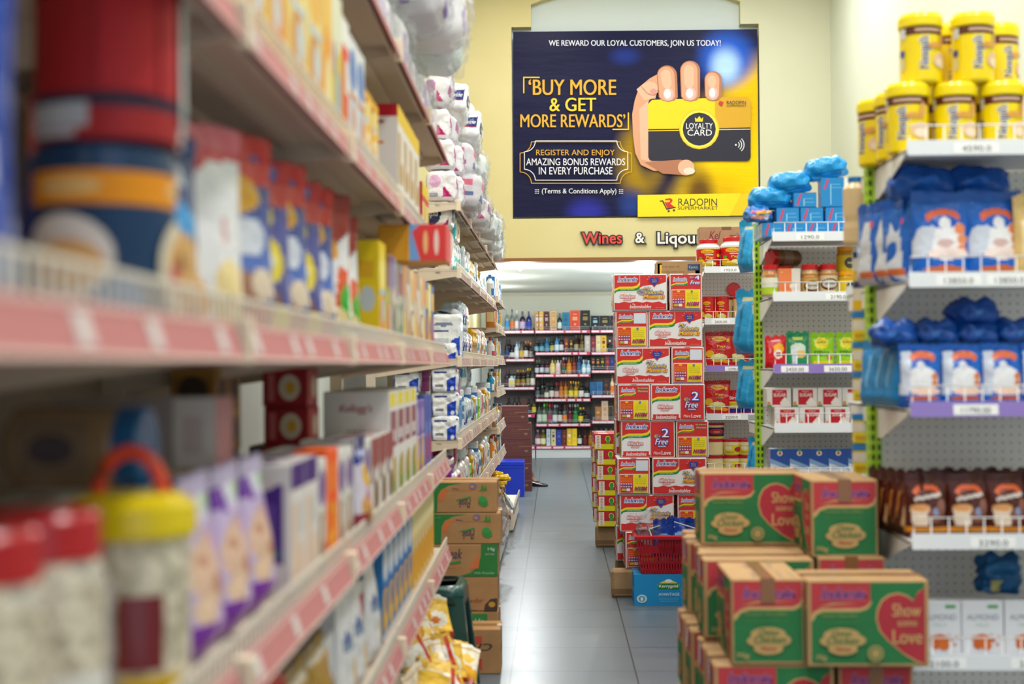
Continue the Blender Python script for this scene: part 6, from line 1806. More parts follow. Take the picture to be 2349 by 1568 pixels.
for i, (px, dy) in enumerate(((2024, .2), (2046, .15), (2068, .10), (2086, .05))):
    place(CFS[0], CFS[1], (X(px, 3.76 + dy), 3.78 + dy, z), f"brown coffee pouch turned sideways, {ORD[i]} from the lime post", -1.15)
for i, px in enumerate((2140, 2240, 2340)):
    place(CFS[0], CFS[1], (X(px, 3.95), 3.95, z), f"brown coffee pouch of the rear rank, {ORD[i]} from the lime post", 0)
# fifth shelf: almond boxes
ALM = ('alm', boxy('almond_milk_box', 'box', .108, .07, .145, 'dcdee6', f=[('r', .62, .87, .25, .06, '4a9a5a'), ('t', 'ALMOND', .12, .66, .76, .10, '7a7a90'), ('t', 'MILK', .34, .54, .32, .06, 'b0c8b4'), ('e', .48, .28, .22, .13, 'd8702a'), ('e', .38, .22, .12, .09, 'c8602a'), ('e', .58, .2, .13, .09, 'd06a2a'), ('e', .28, .34, .05, .04, 'd8804a'), ('e', .74, .3, .05, .035, 'c8502a'), ('e', .84, .22, .04, .03, 'd87a5a'), ('e', .7, .4, .03, .02, 'e0a07a'), ('e', .88, .36, .03, .02, 'd87a5a'), ('r', .1, .02, .8, .04, 'c4d0dc')], l=[('r', .2, .2, .6, .6, 'c8ccd6')]))
z = R1L[0] + SU
for i, px in enumerate((2150, 2247, 2345, 2443)):
    place(ALM[0], ALM[1], (X(px, 3.78), 3.78, z), f"white almond milk box with an orange splash, {ORD[i]} from the green cartons", 0)
BYP = ('byp', soft('snack_pouch', 'pouch', .12, .06, .10, '155a8e', ops=[('p', [(.15, 0), (.45, 0), (.4, .45), (.2, .45)], 'b8b070'), ('e', .5, .75, .4, .12, '1f6aa0')], r=.5, nz=.012, seed=9))
place(BYP[0], BYP[1], (X(2290, 3.9), 3.87, z + .146), 'crumpled blue and yellow pouch lying on the almond milk boxes', .2)

# --- rear side of the nearest gondola: ends of its goods show past the lime post
JUG = jar('oil_jug', 'jug', [(.03, 0), (.036, .01), (.036, .05), (.033, .07), (.036, .09), (.036, .17), (.02, .19)], 'd8bc94', [(.022, .188), (.022, .205), (0, .207)], '1a6ab0', [], 0)
place('jug', JUG, (X(1966, 4.3), 4.30, R1L[3] + .14), 'beige ribbed jug on the rear shelf by the lime post', 0)
SPRE = jar('spread_tub', 'tub', [(.03, 0), (.034, .004), (.034, .072)], 'e8d428', [(.036, .070), (.036, .088), (0, .089)], '1f7ac0', [('r', 0, .5, 1, .4, 'dcd6cc'), ('r', .2, .15, .6, .2, 'c8a020')], 0, .07)
SPRD = jar('spread_jar', 'jar', [(.03, 0), (.033, .004), (.033, .075)], 'd8d2c4', [(.034, .073), (.034, .09), (0, .091)], '24305a', [('r', 0, .1, 1, .4, 'e0b420')], 0, .07)
for lv, (nm, K, kk, n, zz) in enumerate((('navy lidded spread jar', SPRD, 'sprd', 2, R1L[3] - .135), ('blue lidded yellow spread tub', SPRE, 'spre', 3, R1L[2] - .01), ('blue lidded yellow spread tub below', SPRE, 'spre', 2, R1L[1] + .145))):
    for j in range(n):
        place(kk, K, (X(1984 - 2 * lv, 4.32), 4.32, (1.454, 1.186, .97)[lv] + .09 * j), f"{nm}, {ORD[j]} up in the pile behind the lime post")
for zz, dy, s_ in ((1.4, 0, 1), (1.10, 0, 1), (.9, .02, 1)):
    pass

# --- middle gondola
z = R2L[5] + SU
MK = boxy('milk_packet', 'packet', .096, .075, .062, '1c86cc', f=[('p', [(.1, .1), (.2, .1), (.36, .9), (.26, .9)], 'c8406a'), ('r', .45, .55, .4, .06, '5ab0e0'), ('r', .45, .3, .45, .06, '5ab0e0'), ('r', .42, .08, .05, .5, '8cc8ea')], l=[('r', .15, .2, .12, .6, '1a6ab0'), ('e', .5, .4, .1, .16, 'a8508a')], t=[('r', 0, 0, 1, 1, '3aa0dc')], fin='g')
MKT = boxy('milk_packet', 'packet', .096, .075, .125, '1c86cc', f=[('p', [(.1, .6), (.2, .6), (.36, .95), (.26, .95)], 'c8406a'), ('r', .45, .75, .4, .03, '5ab0e0'), ('r', .45, .64, .45, .03, '5ab0e0'), ('r', .4, .08, .05, .7, '8cc8ea')], l=[('e', .5, .7, .1, .08, 'a8508a')], t=[('r', 0, 0, 1, 1, '3aa0dc')], fin='g')
for i, (px, dz, K, kk) in enumerate(((1778, 0, MK, 'mk'), (1827, 0, MK, 'mk'), (1879, 0, MK, 'mk'), (1931, 0, MK, 'mk'), (1812, .063, MK, 'mk'), (1867, .063, MK, 'mk'), (1925, .063, MK, 'mk'), (1852, .126, MK, 'mk'), (1915, .126, MKT, 'mkt'))):
    place(kk, K, (X(px, 6.06), 6.07, z + dz), f"sky blue milk packet, {ORD[i] if i < 4 else ORD[i - 4] if i < 7 else ORD[i - 7]} from the lime post in the {('lowest', 'middle', 'upper')[0 if i < 4 else 1 if i < 7 else 2]} row")
for i in range(3):
    place('mk', MK, (X(1779 + 50 * i, 6.06), 6.16, z), f"sky blue milk packet of the rear rank, {ORD[i]} from the lime post")
    place('mk', MK, (X(1779 + 50 * i, 6.06), 6.245, z), f"sky blue milk packet of the third rank, {ORD[i]} from the lime post")
    place('mk', MK, (X(1779 + 50 * i, 6.06), 6.19, z + .063), f"sky blue milk packet stacked on the rear rank, {ORD[i]} from the lime post")
BLK = soft('blue_bag', 'bag', .175, .11, .085, '1a90d4', ops=[('r', .0, .3, 1, .03, '1474b4')], r=.45, nz=.008, bulge=.18, seed=11, n=14)
for px, dz, rz, ry, nm in ((1777, .125, .1, 0, 'glossy sky blue bag lying lowest on the milk packets'), (1822, .19, 0, -.12, 'glossy sky blue bag lying on the lowest one'), (1908, .252, 0, -.18, 'glossy sky blue bag lying on the tall milk packet')):
    place('blk', BLK, (X(px, 6.1), 6.09, z + dz), nm, 0, None, (0, ry, rz))
COL = soft('colourful_bag', 'bag', .11, .09, .06, '3a7ac8', ops=[('r', 0, .55, 1, .3, 'd87a9a'), ('p', [(.3, .4), (1, .7), (1, .9), (.3, .6)], 'e8b41e'), ('e', .4, .25, .3, .2, 'e8a090'), ('r', .65, .0, .35, .5, 'd0d8ea')], r=.5, nz=.008, seed=12)
place('col', COL, (X(1748, 6.06), 6.05, z + .066), 'small multicoloured bag at the lime post beneath the sky blue bags', .2)
# jars
z = R2L[4] + SU
PBJ = [(.034, 0), (.039, .006), (.039, .096), (.031, .11), (.031, .116)]
PBL = [(.034, .114), (.034, .136), (0, .137)]


def pbj(body, ops, lidc='c8161e'):
    return jar('spread_jar', 'jar', PBJ, body, PBL, lidc, ops, 0, .1, fin='g', n=26)


JG = pbj(['c8a884', 'c8b08a', 'b8763a', 'c8beb8'], [('r', .05, .0, .9, .55, 'dfe0d8'), ('r', .05, .1, .9, .3, 'b0d030'), ('r', .05, .55, .9, .25, 'e8e4d4'), ('r', .3, .85, .3, .08, 'd87a2a')])
JB = pbj(['a8743a', 'b07c40', 'c8a070', 'c8b8a8'], [('r', .05, .1, .9, .7, 'c89a58'), ('e', .55, .42, .28, .24, '5a3416'), ('e', .55, .44, .22, .16, 'd8d0c4'), ('t', 'Spread', .40, .38, .3, .14, '4a3a2a', 'b'), ('r', .3, .82, .3, .05, 'e8b060')])
JC = pbj(['a8743a', 'b07c40', 'c0905a', 'c8b8a8'], [('r', .02, .1, .96, .78, 'd8c4a0'), ('e', .5, .5, .3, .26, '5a3416'), ('e', .5, .52, .24, .17, 'd0ccc6'), ('t', 'Spread', .35, .46, .3, .14, '4a3a2a', 'b'), ('e', .74, .18, .08, .06, '4a9a3a')])
JY = jar('spread_jar', 'jar', [(.034, 0), (.037, .006), (.037, .075), (.03, .09)], 'c8981c', [(.034, .088), (.034, .108), (0, .109)], 'f2a80c', [('r', .0, .05, 1, .8, 'e8c81c'), ('e', .62, .45, .2, .3, '4a4a44'), ('r', .52, .4, .2, .1, 'c8c8b8')], 0, .08, n=26)
for px, K, kk, nm, lz in ((1770, JG, 'jg', 'red lidded jar with a lime and cream label, nearest the lime post', 0), (1859, JB, 'jb', 'red lidded brown spread jar with an oval label, beside the orange carton', 0), (1902, JC, 'jc', 'red lidded spread jar with a cream label, second past the orange carton', 0),
                          (1944, JY, 'jy', 'yellow lidded spread jar at the shelf front', 0), (1813, JC, 'jc', 'red lidded spread jar hidden behind the orange carton', .09), (1952, JY, 'jy', 'yellow lidded spread jar stacked toward the back', .08)):
    place(kk, K, (X(px, 6.1), 6.10 + lz, z + (.0 if not (kk == 'jy' and lz) else .0)), nm)
place('jy', JY, (X(1950, 6.1), 6.18, z + .11), 'yellow lidded spread jar standing on the hidden one')
ORC = boxy('orange_carton', 'carton', .092, .06, .118, 'e8804a', f=[('r', .6, 0, .4, 1, 'e0d8d0'), ('e', .62, .36, .12, .1, 'e8e4e0'), ('r', .1, .85, .1, .03, 'f0c0a0')], l=[('r', 0, 0, 1, 1, 'd8d0c8')])
place('orc', ORC, (X(1813, 6.06), 6.06, z), 'orange and white carton between the red lidded jars')
LJ = jar('lying_jar', 'jar', [(.03, 0), (.036, .01), (.036, .12), (.03, .13)], '7a5638', [(.036, .128), (.037, .13), (.037, .152), (0, .153)], 'b01420', [('r', .1, .4, .8, .4, '8a7464')], 0, .12)
place('lj', LJ, (X(1835, 6.22), 6.25, z + .137 + .037), 'brown jar lying on its side with a red lid, behind the spread jars', 0, None, (0, -pi / 2, .5))
for px, nm in ((1770, 'first'), (1859, 'second')):
    place('jb', JB, (X(px + 12, 6.2), 6.22, z), f"brown spread jar in the rear rank, {nm} from the lime post")
# sachets
z = R2L[3] + SU
HRT = pouch('red_refill_pack', 'pouch', .093, .135, .05, 'c8141e', [('e', .62, .62, .26, .16, 'f0a81e'), ('e', .6, .44, .2, .14, 'e8e0dc'), ('e', .6, .44, .12, .08, 'c01a28'), ('r', .3, .84, .4, .06, 'e8a0a0'), ('e', .2, .55, .06, .1, 'e07a7a')], seed=91, sealc='d8303a')
place('hrt', HRT, (X(1781, 6.08), 6.10, z), 'rounded red refill pack with a yellow swirl at the lime post')
SFT = pouch('green_pouch', 'pouch', .098, .15, .045, '1f8a5a', [('e', .5, .5, .36, .22, 'd8e4da'), ('e', .62, .4, .26, .1, 'e8c07a'), ('r', .2, .1, .25, .5, 'c8d4e0'), ('r', .3, .8, .4, .08, 'c8d85a')], seed=92)
place('sft', SFT, (X(1832, 6.08), 6.10, z), 'green and white pouch beside the red refill pack')
STV = pouch('sweetener_pouch', 'pouch', .105, .145, .045, '8fc81c', [('e', .45, .72, .3, .16, 'e8d41e'), ('r', .1, .06, .8, .14, 'e8d01e'), ('e', .78, .3, .1, .06, 'c86a3a'), ('t', 'TROPICAL', .25, .72, .4, .06, '5a7a1e', 'b'), ('t', 'STEVIA', .12, .36, .66, .14, '2f6a2a', 'b')], seed=93)
for i, px in enumerate((1889, 1948)):
    place('stv', STV, (X(px, 6.08), 6.10, z), f"lime green sweetener pouch, {ORD[i]} past the green and white one")
# sugar boxes
z = R2L[2] + SU
SUG = boxy('sugar_box', 'box', .103, .11, .082, 'dcd8d6', f=[('r', .22, .12, .6, .78, 'be1a2a'), ('t', "Angel's", .36, .76, .3, .1, 'e8d0d0', 'i'), ('t', 'SUGAR', .28, .54, .5, .18, 'f0eae8', 'b'), ('e', .74, .22, .2, .14, 'e6e0da'), ('e', .74, .34, .13, .10, 'eae4de'), ('e', .74, .45, .06, .06, 'eee8e2'), ('r', .0, .02, .2, .1, '4a8a4a'), ('e', .08, .2, .07, .1, 'd88a5a')], l=[('r', .1, .1, .3, .8, 'c4bcbc'), ('r', .55, .1, .3, .8, 'c8c0c0')])
for i, (px, dz, dy) in enumerate(((1804, 0, 0), (1861, 0, 0), (1920, 0, 0), (1978, 0, 0), (1788, .083, .02), (1848, .083, .02), (1905, .083, .02), (1962, .083, .02))):
    place('sug', SUG, (X(px, 6.06), 6.06 + dy, z + dz), f"white and red sugar box, {ORD[i % 4]} from the lime post in the {('lower', 'upper')[i // 4]} row")
z = R2L[1] + SU
BWB = boxy('milk_box', 'box', .082, .07, .135, 'd4dce6', f=[('p', [(0, .7), (1, .45), (1, 1), (0, 1)], '2a4f9a'), ('p', [(0, .55), (1, .35), (1, .45), (0, .7)], '7fa0cc'), ('e', .5, .86, .14, .08, 'd8e0d0'), ('e', .5, .86, .08, .05, 'c8503a'), ('e', .5, .95, .08, .04, '3a9a4a'), ('t', 'GOLDEN MILK', .15, .38, .7, .07, '3a4a70', 'b'), ('r', .2, .25, .6, .03, '8a9ab4')], l=[('r', 0, 0, 1, 1, '9a92b0')])
for i, px in enumerate((1787, 1832, 1877, 1921, 1966)):
    place('bwb', BWB, (X(px, 6.08), 6.08, z), f"blue and white milk box with a round seal, {ORD[i]} from the lime post")
# blue pouches hung out behind the middle gondola
HPO = pouch('hanging_pouch', 'pouch', .15, .20, .11, '1b94d4', [('r', .3, .2, .1, .6, '1470a8'), ('r', .6, .1, .08, .7, '3aa0dc'), ('r', .2, .85, .6, .05, 'c8c49a')], seed=95, wr=.009, sealc='1f9ad8')
for px, py, s_, nm in ((1722, 622, 1.2, 'topmost'), (1722, 812, 1.5, 'second from the top'), (1716, 938, 1.12, 'third from the top'), (1734, 1095, .9, 'lowest')):
    p = at(px, py, 6.66)
    place('hpo', HPO, (p.x + .02, 6.70, p.z), f"sky blue pouch bulging past the middle gondola's lime post, {nm}", -.9, sc=s_)

# --- far gondola
z = R3L[5] + SU
CPR = [(.060, 0), (.07, .008), (.074, .03), (.074, .14), (.066, .152), (.056, .158), (.056, .168)]
CTB = jar('custard_tub', 'tub', CPR, ['e4e2e2', 'e4e2e2', 'e4e2e2', 'e4e2e2', 'e4e2e2', 'e4e2e2'], [(.059, .164), (.059, .186), (.055, .19), (0, .19)], 'c8161e',
          [('r', .0, .14, 1, .72, 'c6161c'), ('r', .0, .84, 1, .025, 'e8b41e'), ('p', [], 'c6161c') if False else ('e', .42, .74, .16, .09, 'e8b81e'), ('t', 'Checkers', .30, .69, .24, .09, 'c6161c', 'i'), ('r', .36, .59, .2, .035, 'e8d8d4'), ('t', 'Pap', .40, .42, .16, .13, 'e8c81e', 'b'), ('e', .70, .58, .05, .07, 'd8c81e'), ('e', .26, .30, .10, .14, 'e8b41e'), ('e', .46, .25, .17, .08, 'd8d06a'), ('e', .48, .31, .08, .07, 'e6e08a'), ('e', .36, .2, .2, .06, 'c8a81e'), ('r', .78, .35, .06, .3, 'd8d0cc'), ('e', .26, .48, .05, .05, '5a9a2a')], 0, .15, fin='g')
for i, (px, Yd, sc_) in enumerate(((1628.5, 0, 1.0), (1685, -.02, 1.06))):
    place('ctb', CTB, (X(px, 8.82), 8.86 + Yd, z), f"large red and white custard tub, {('first from', 'second from')[i]} the red noodle cartons", .1, sc=sc_)
KCB = boxy('cardboard_carton', 'carton', .30, .16, .28, 'b08a68', f=[('t', "Kel", .20, .72, .24, .18, '8a2a34', 'bi'), ('t', "gg's", .60, .70, .24, .16, '8a2a34', 'bi'), ('r', .46, .93, .2, .07, '7a5a40')], fin='c')
place('kcb', KCB, (X(1661, 9.0), 8.965, z), "brown cardboard carton lettered in red behind the custard tubs")
z = R3L[4] + SU
CPS = [(.036, 0), (.040, .006), (.040, .138)]
CTS = jar('custard_tin', 'tin', CPS, 'd8d0c4', [(.042, .136), (.042, .152), (0, .153)], 'c0141c', [('r', 0, .10, 1, .88, 'c6161c'), ('e', .42, .80, .18, .08, 'e8b81e'), ('t', 'Checkers', .28, .76, .28, .08, 'c6161c', 'i'), ('r', .36, .65, .2, .03, 'e8d8d4'), ('t', 'Pap', .38, .46, .2, .11, 'e8c81e', 'b'), ('e', .24, .30, .1, .12, 'e8b41e'), ('e', .46, .22, .2, .09, 'd8c84a'), ('e', .48, .28, .1, .06, 'e6e08a')], 0, .138, fin='g')
CTY = jar('custard_tin', 'tin', CPS, 'e0c078', [(.042, .136), (.042, .152), (0, .153)], 'c0141c', [('r', .0, .1, 1, .88, 'e6c98a'), ('e', .8, .75, .1, .08, 'e0901e'), ('r', .6, .2, .1, .5, '7a6a5a'), ('r', .9, .1, .1, .8, 'd8942a')], 0, .138)
for px, K, kk, nm in ((1627, CTS, 'cts', 'slim red custard tin, first from the red noodle cartons'), (1659, CTS, 'cts', 'slim red custard tin, second from the red noodle cartons'), (1700, CTY, 'cty', 'cream custard tin with a red lid beside the slim red pair')):
    place(kk, K, (X(px, 8.82), 8.84, z), nm, -.1)
place('cty', CTY, (X(1676, 8.9), 8.95, z), 'cream custard tin standing behind the slim red pair')
RL = jar('red_lid_tin', 'tin', [(.04, 0), (.04, .1)], 'b8463a', [(.043, .098), (.043, .112), (.038, .114), (0, .115)], 'c0141c')
place('rl', RL, (X(1679, 9.0), 8.98, z + .155 + .043), 'tin lying on its side, its round red lid facing out', 0, None, (pi / 2, 0, 0))
z = R3L[3] + SU
PAPB = pouch('custard_bag', 'pouch', .17, .22, .06, 'c01218', [('e', .5, .82, .26, .07, 'e0b01e'), ('t', 'Checkers', .30, .79, .4, .06, 'b01218', 'i'), ('e', .84, .78, .07, .05, 'd0c02a'), ('t', 'Pap', .42, .56, .3, .09, 'd8c01e', 'b'), ('r', .42, .5, .3, .03, '4a8a2a'), ('e', .14, .40, .16, .10, 'd8a81e'), ('e', .48, .30, .32, .10, 'd0c878'), ('e', .5, .35, .2, .06, 'dcd89a'), ('e', .48, .22, .26, .06, 'b8b03a'), ('e', .76, .18, .14, .05, 'e88a1e'), ('e', .85, .58, .1, .04, 'd86a7a')], seed=97, sealc='a80e14', nu=50, nv=60)
for px, dy, rz, nm in ((1650, 0, .0, 'red custard bag facing front above the purple strip'), (1691, .05, .15, 'second red custard bag, half behind the first above the purple strip')):
    place('papb', PAPB, (X(px, 8.82), 8.83 + dy, z), nm, rz)
SMR = pouch('sauce_sachet', 'pouch', .07, .13, .03, 'b0141c', [('r', .1, .4, .8, .2, '1c2a4a'), ('e', .5, .3, .3, .1, 'd8c01e')], seed=98)
place('smr', SMR, (X(1720, 8.9), 8.93, z), 'small red sachet with a navy band by the hanging blue pouch')
z = R3L[2] + SU
place('papb', PAPB, (X(1646, 8.82), 8.84, z), 'red custard bag standing beside the red and blue tins', -.05, sc=(.95, 1, .98))
BRD = jar('custard_tin', 'tin', [(.04, 0), (.042, .004), (.042, .152)], 'b8141e', [(.043, .15), (.043, .158), (0, .159)], 'a81420', [('r', 0, 0, 1, .3, '14288a'), ('r', 0, .3, 1, .28, 'd8c01e'), ('r', .2, .46, .6, .03, '8a7a1e'), ('t', "Bird's", .30, .66, .4, .15, 'eee6e6', 'b'), ('e', .5, .36, .08, .04, 'e0a0a8')], 0, .152)
for i, px in enumerate((1684, 1718)):
    place('brd', BRD, (X(px, 8.82), 8.86, z), f"red, yellow and blue custard tin, {ORD[i]} beside the red custard bag")
z = R3L[1] + SU
MPR = [(.042, 0), (.050, .008), (.053, .09)]
MLD = [(.055, .087), (.055, .1), (0, .101)]
MAY = jar('mayonnaise_tub', 'tub', MPR, 'ead9a4', MLD, 'c0182a', [('r', .18, .1, .66, .66, 'dccb2a'), ('e', .72, .45, .16, .18, 'b02a30'), ('e', .36, .55, .12, .16, 'e0dccc'), ('r', .25, .2, .3, .12, 'b8a82a')], 0, .088)
MAG = jar('mayonnaise_tub', 'tub', MPR, 'ead9a4', MLD, 'c0182a', [('r', .02, .2, .16, .5, '1f4a2a'), ('r', .06, .4, .06, .1, 'c8b020')], 0, .088)
MAB = jar('mayonnaise_tub', 'tub', MPR, 'ead9a4', MLD, 'b01a28', [('r', .0, .22, 1, .62, '1c2050'), ('e', .5, .55, .26, .2, 'b82a2a'), ('r', .4, .5, .2, .06, 'e0b0a0'), ('r', .8, .4, .1, .1, 'b0b0c0'), ('r', 0, .16, 1, .06, 'd8c02a')], 0, .088)
for px, j, K, kk, nm in ((1640, 0, MAG, 'mag', 'cream tub with a green label at the foot of the aisle pile'), (1640, 1, MAG, 'mag', 'cream tub with a green label, second up in the aisle pile'), (1642, 2, MAB, 'mab', 'cream tub with a navy label on top of the aisle pile'),
                        (1678, 0, MAY, 'may', 'cream tub with a yellow label at the foot of the middle pile'), (1678, 1, MAY, 'may', 'cream tub with a yellow label on top of the middle pile'), (1714, 0, MAY, 'may', 'cream tub with a yellow label at the foot of the pile by the lime post'), (1714, 1, MAY, 'may', 'cream tub with a yellow label on top of the pile by the lime post')):
    place(kk, K, (X(px, 8.82), 8.86, z + .1015 * j), nm, 0)
place('may', MAY, (X(1694, 8.98), 9.0, z + .1015), 'cream tub in the rear between the two yellow labelled piles')
place('may', MAY, (X(1694, 8.98), 9.0, z), 'cream tub in the rear under the other rear tub')
# ================================================================== liquor alcove
SW = 4.125                                              # measured on a 4.125x enlargement whose corner is pixel (1140, 680)
LX = lambda zx: at(zx / SW + 1140, 838, 20.0).x
LZ = lambda zy: at(1290, zy / SW + 680, 20.0).z


def liquor_bay(x0, x1, shelves, deck, label):
    r = E('liquor_shelving', 'shelving')
    r.location = (x0, 20.0, 0)
    Lx = x1 - x0
    MB().box(0, Lx, .36, .38, .02, 1.80, M('5a5254', 's')).build('back_panel', r)
    for x in (0, Lx - .022):
        MB().box(x, x + .022, .33, .38, 0, 1.84, M('3a3638', 's')).build('upright', r)
    for z in shelves + [deck]:
        sh = MB().box(.004, Lx - .004, .0, .36, z - .012, z, M('cfcfd2', 's')).build('shelf', r)
        st = MB().box(.004, Lx - .004, -.008, .0, z - .042, z + .002, M('b83a58', 'g'))
        fm = lambda x, y, l: (.004 + x, -.0085 - l, z - .042 + y)
        xx = .01
        while xx < Lx - .06:
            wv = RN.choice((.06, .10, .14))
            st.draw([('r', xx, .009, min(wv, Lx - .02 - xx), .026, 'd6d4dc')], fm, 1, 1, fin='g', eps=.0008)
            xx += wv + RN.choice((.004, .03, .004))
        st.build('price_strip', sh)
        fb = MB()
        for zz in (z + .028, z + .05):
            fb.tube([(.01, .008, zz), (Lx - .01, .008, zz)], .0022, M('c8d2d8', 'm'), 5)
        for q in range(int(Lx / .2) + 1):
            fb.tube([(.03 + q * .2, .008, z), (.03 + q * .2, .008, z + .05)], .0022, M('c8d2d8', 'm'), 5)
        if z != deck:
            fb.build('wire_rail', sh)
    MB().box(.004, Lx - .004, .01, .36, .0, deck - .05, M('c9ccd0', 's'), .004).build('base_panel', r)
    mark(r, label)


Z = {'A': LZ(318), 'B1': LZ(585), 'C1': LZ(852), 'D1': LZ(1112), 'B': LZ(525), 'C': LZ(733), 'D': LZ(965), 'E': LZ(1200), 'F': .171, 'A3': LZ(318), 'B3': LZ(526), 'C3': LZ(698), 'D3': LZ(932), 'E3': LZ(1176)}
liquor_bay(LX(-40), LX(357), [Z['A'], Z['B1'], Z['C1'], Z['D1']], .17, 'dark backed liquor shelving in the alcove corner behind the red brown cartons')
liquor_bay(LX(361), LX(886), [Z['A'], Z['B'], Z['C'], Z['D'], Z['E']], .17, 'dark backed liquor shelving in the middle of the alcove, six shelves of bottles')
liquor_bay(LX(890), LX(1330), [Z['A3'], Z['B3'], Z['C3'], Z['D3'], Z['E3']], .17, 'dark backed liquor shelving half hidden by the red noodle cartons')


def bottle(h, w_, body, cap, label=None, lab2=None, glass=False, square=False, capw=.30):
    def g():
        r = E('liquor_bottle', 'bottle')
        n = 4 if square else 16
        k = w_ / 2 * (1.38 if square else 1)
        pr = [(k * .9, 0), (k, .006), (k, h * .56), (k * .86, h * .64), (k * .36, h * .74), (k * .32, h * .93), (k * .32, h * .94)]
        fin = 'l' if glass else 'f'
        fin = 'l' if glass else 'g'
        mb = MB().lathe(pr, M(body, fin), n, smooth=not square)
        mb.build('body', r, (0, 0, 0), (0, 0, pi / 4 if square else 0))
        if glass:                                       # the liquid
            MB().lathe([(k * .84, .008), (k * .86, h * .52)], M(lab2 or body, 'g'), n, smooth=not square).build('liquid', r, (0, 0, 0), (0, 0, pi / 4 if square else 0))
        if label:
            kk = k * 1.012
            lb = MB()
            nn = 14
            z0, z1 = h * .12, h * .46
            if square:
                lb.box(-w_ * .40, w_ * .40, -w_ * .505, -w_ * .49, z0, z1, M(label, 'p'))
            else:
                vs = [(kk * cos(a), kk * sin(a), zz) for zz in (z0, z1) for a in [-pi + pi * i / nn for i in range(nn + 1)]]
                lb.add(vs, [(i, i + 1, nn + 2 + i, nn + 1 + i) for i in range(nn)], M(label, 'p'), True)
            lb.build('label', r)
        MB().lathe([(k * .38, h * .86), (k * .38, h), (0, h)], M(cap, 'g'), 12).build('cap', r)
        return r
    return g


def gift(h, w_, c, ops):
    return boxy('gift_box', 'box', w_, min(w_, .09), h, c, f=ops)


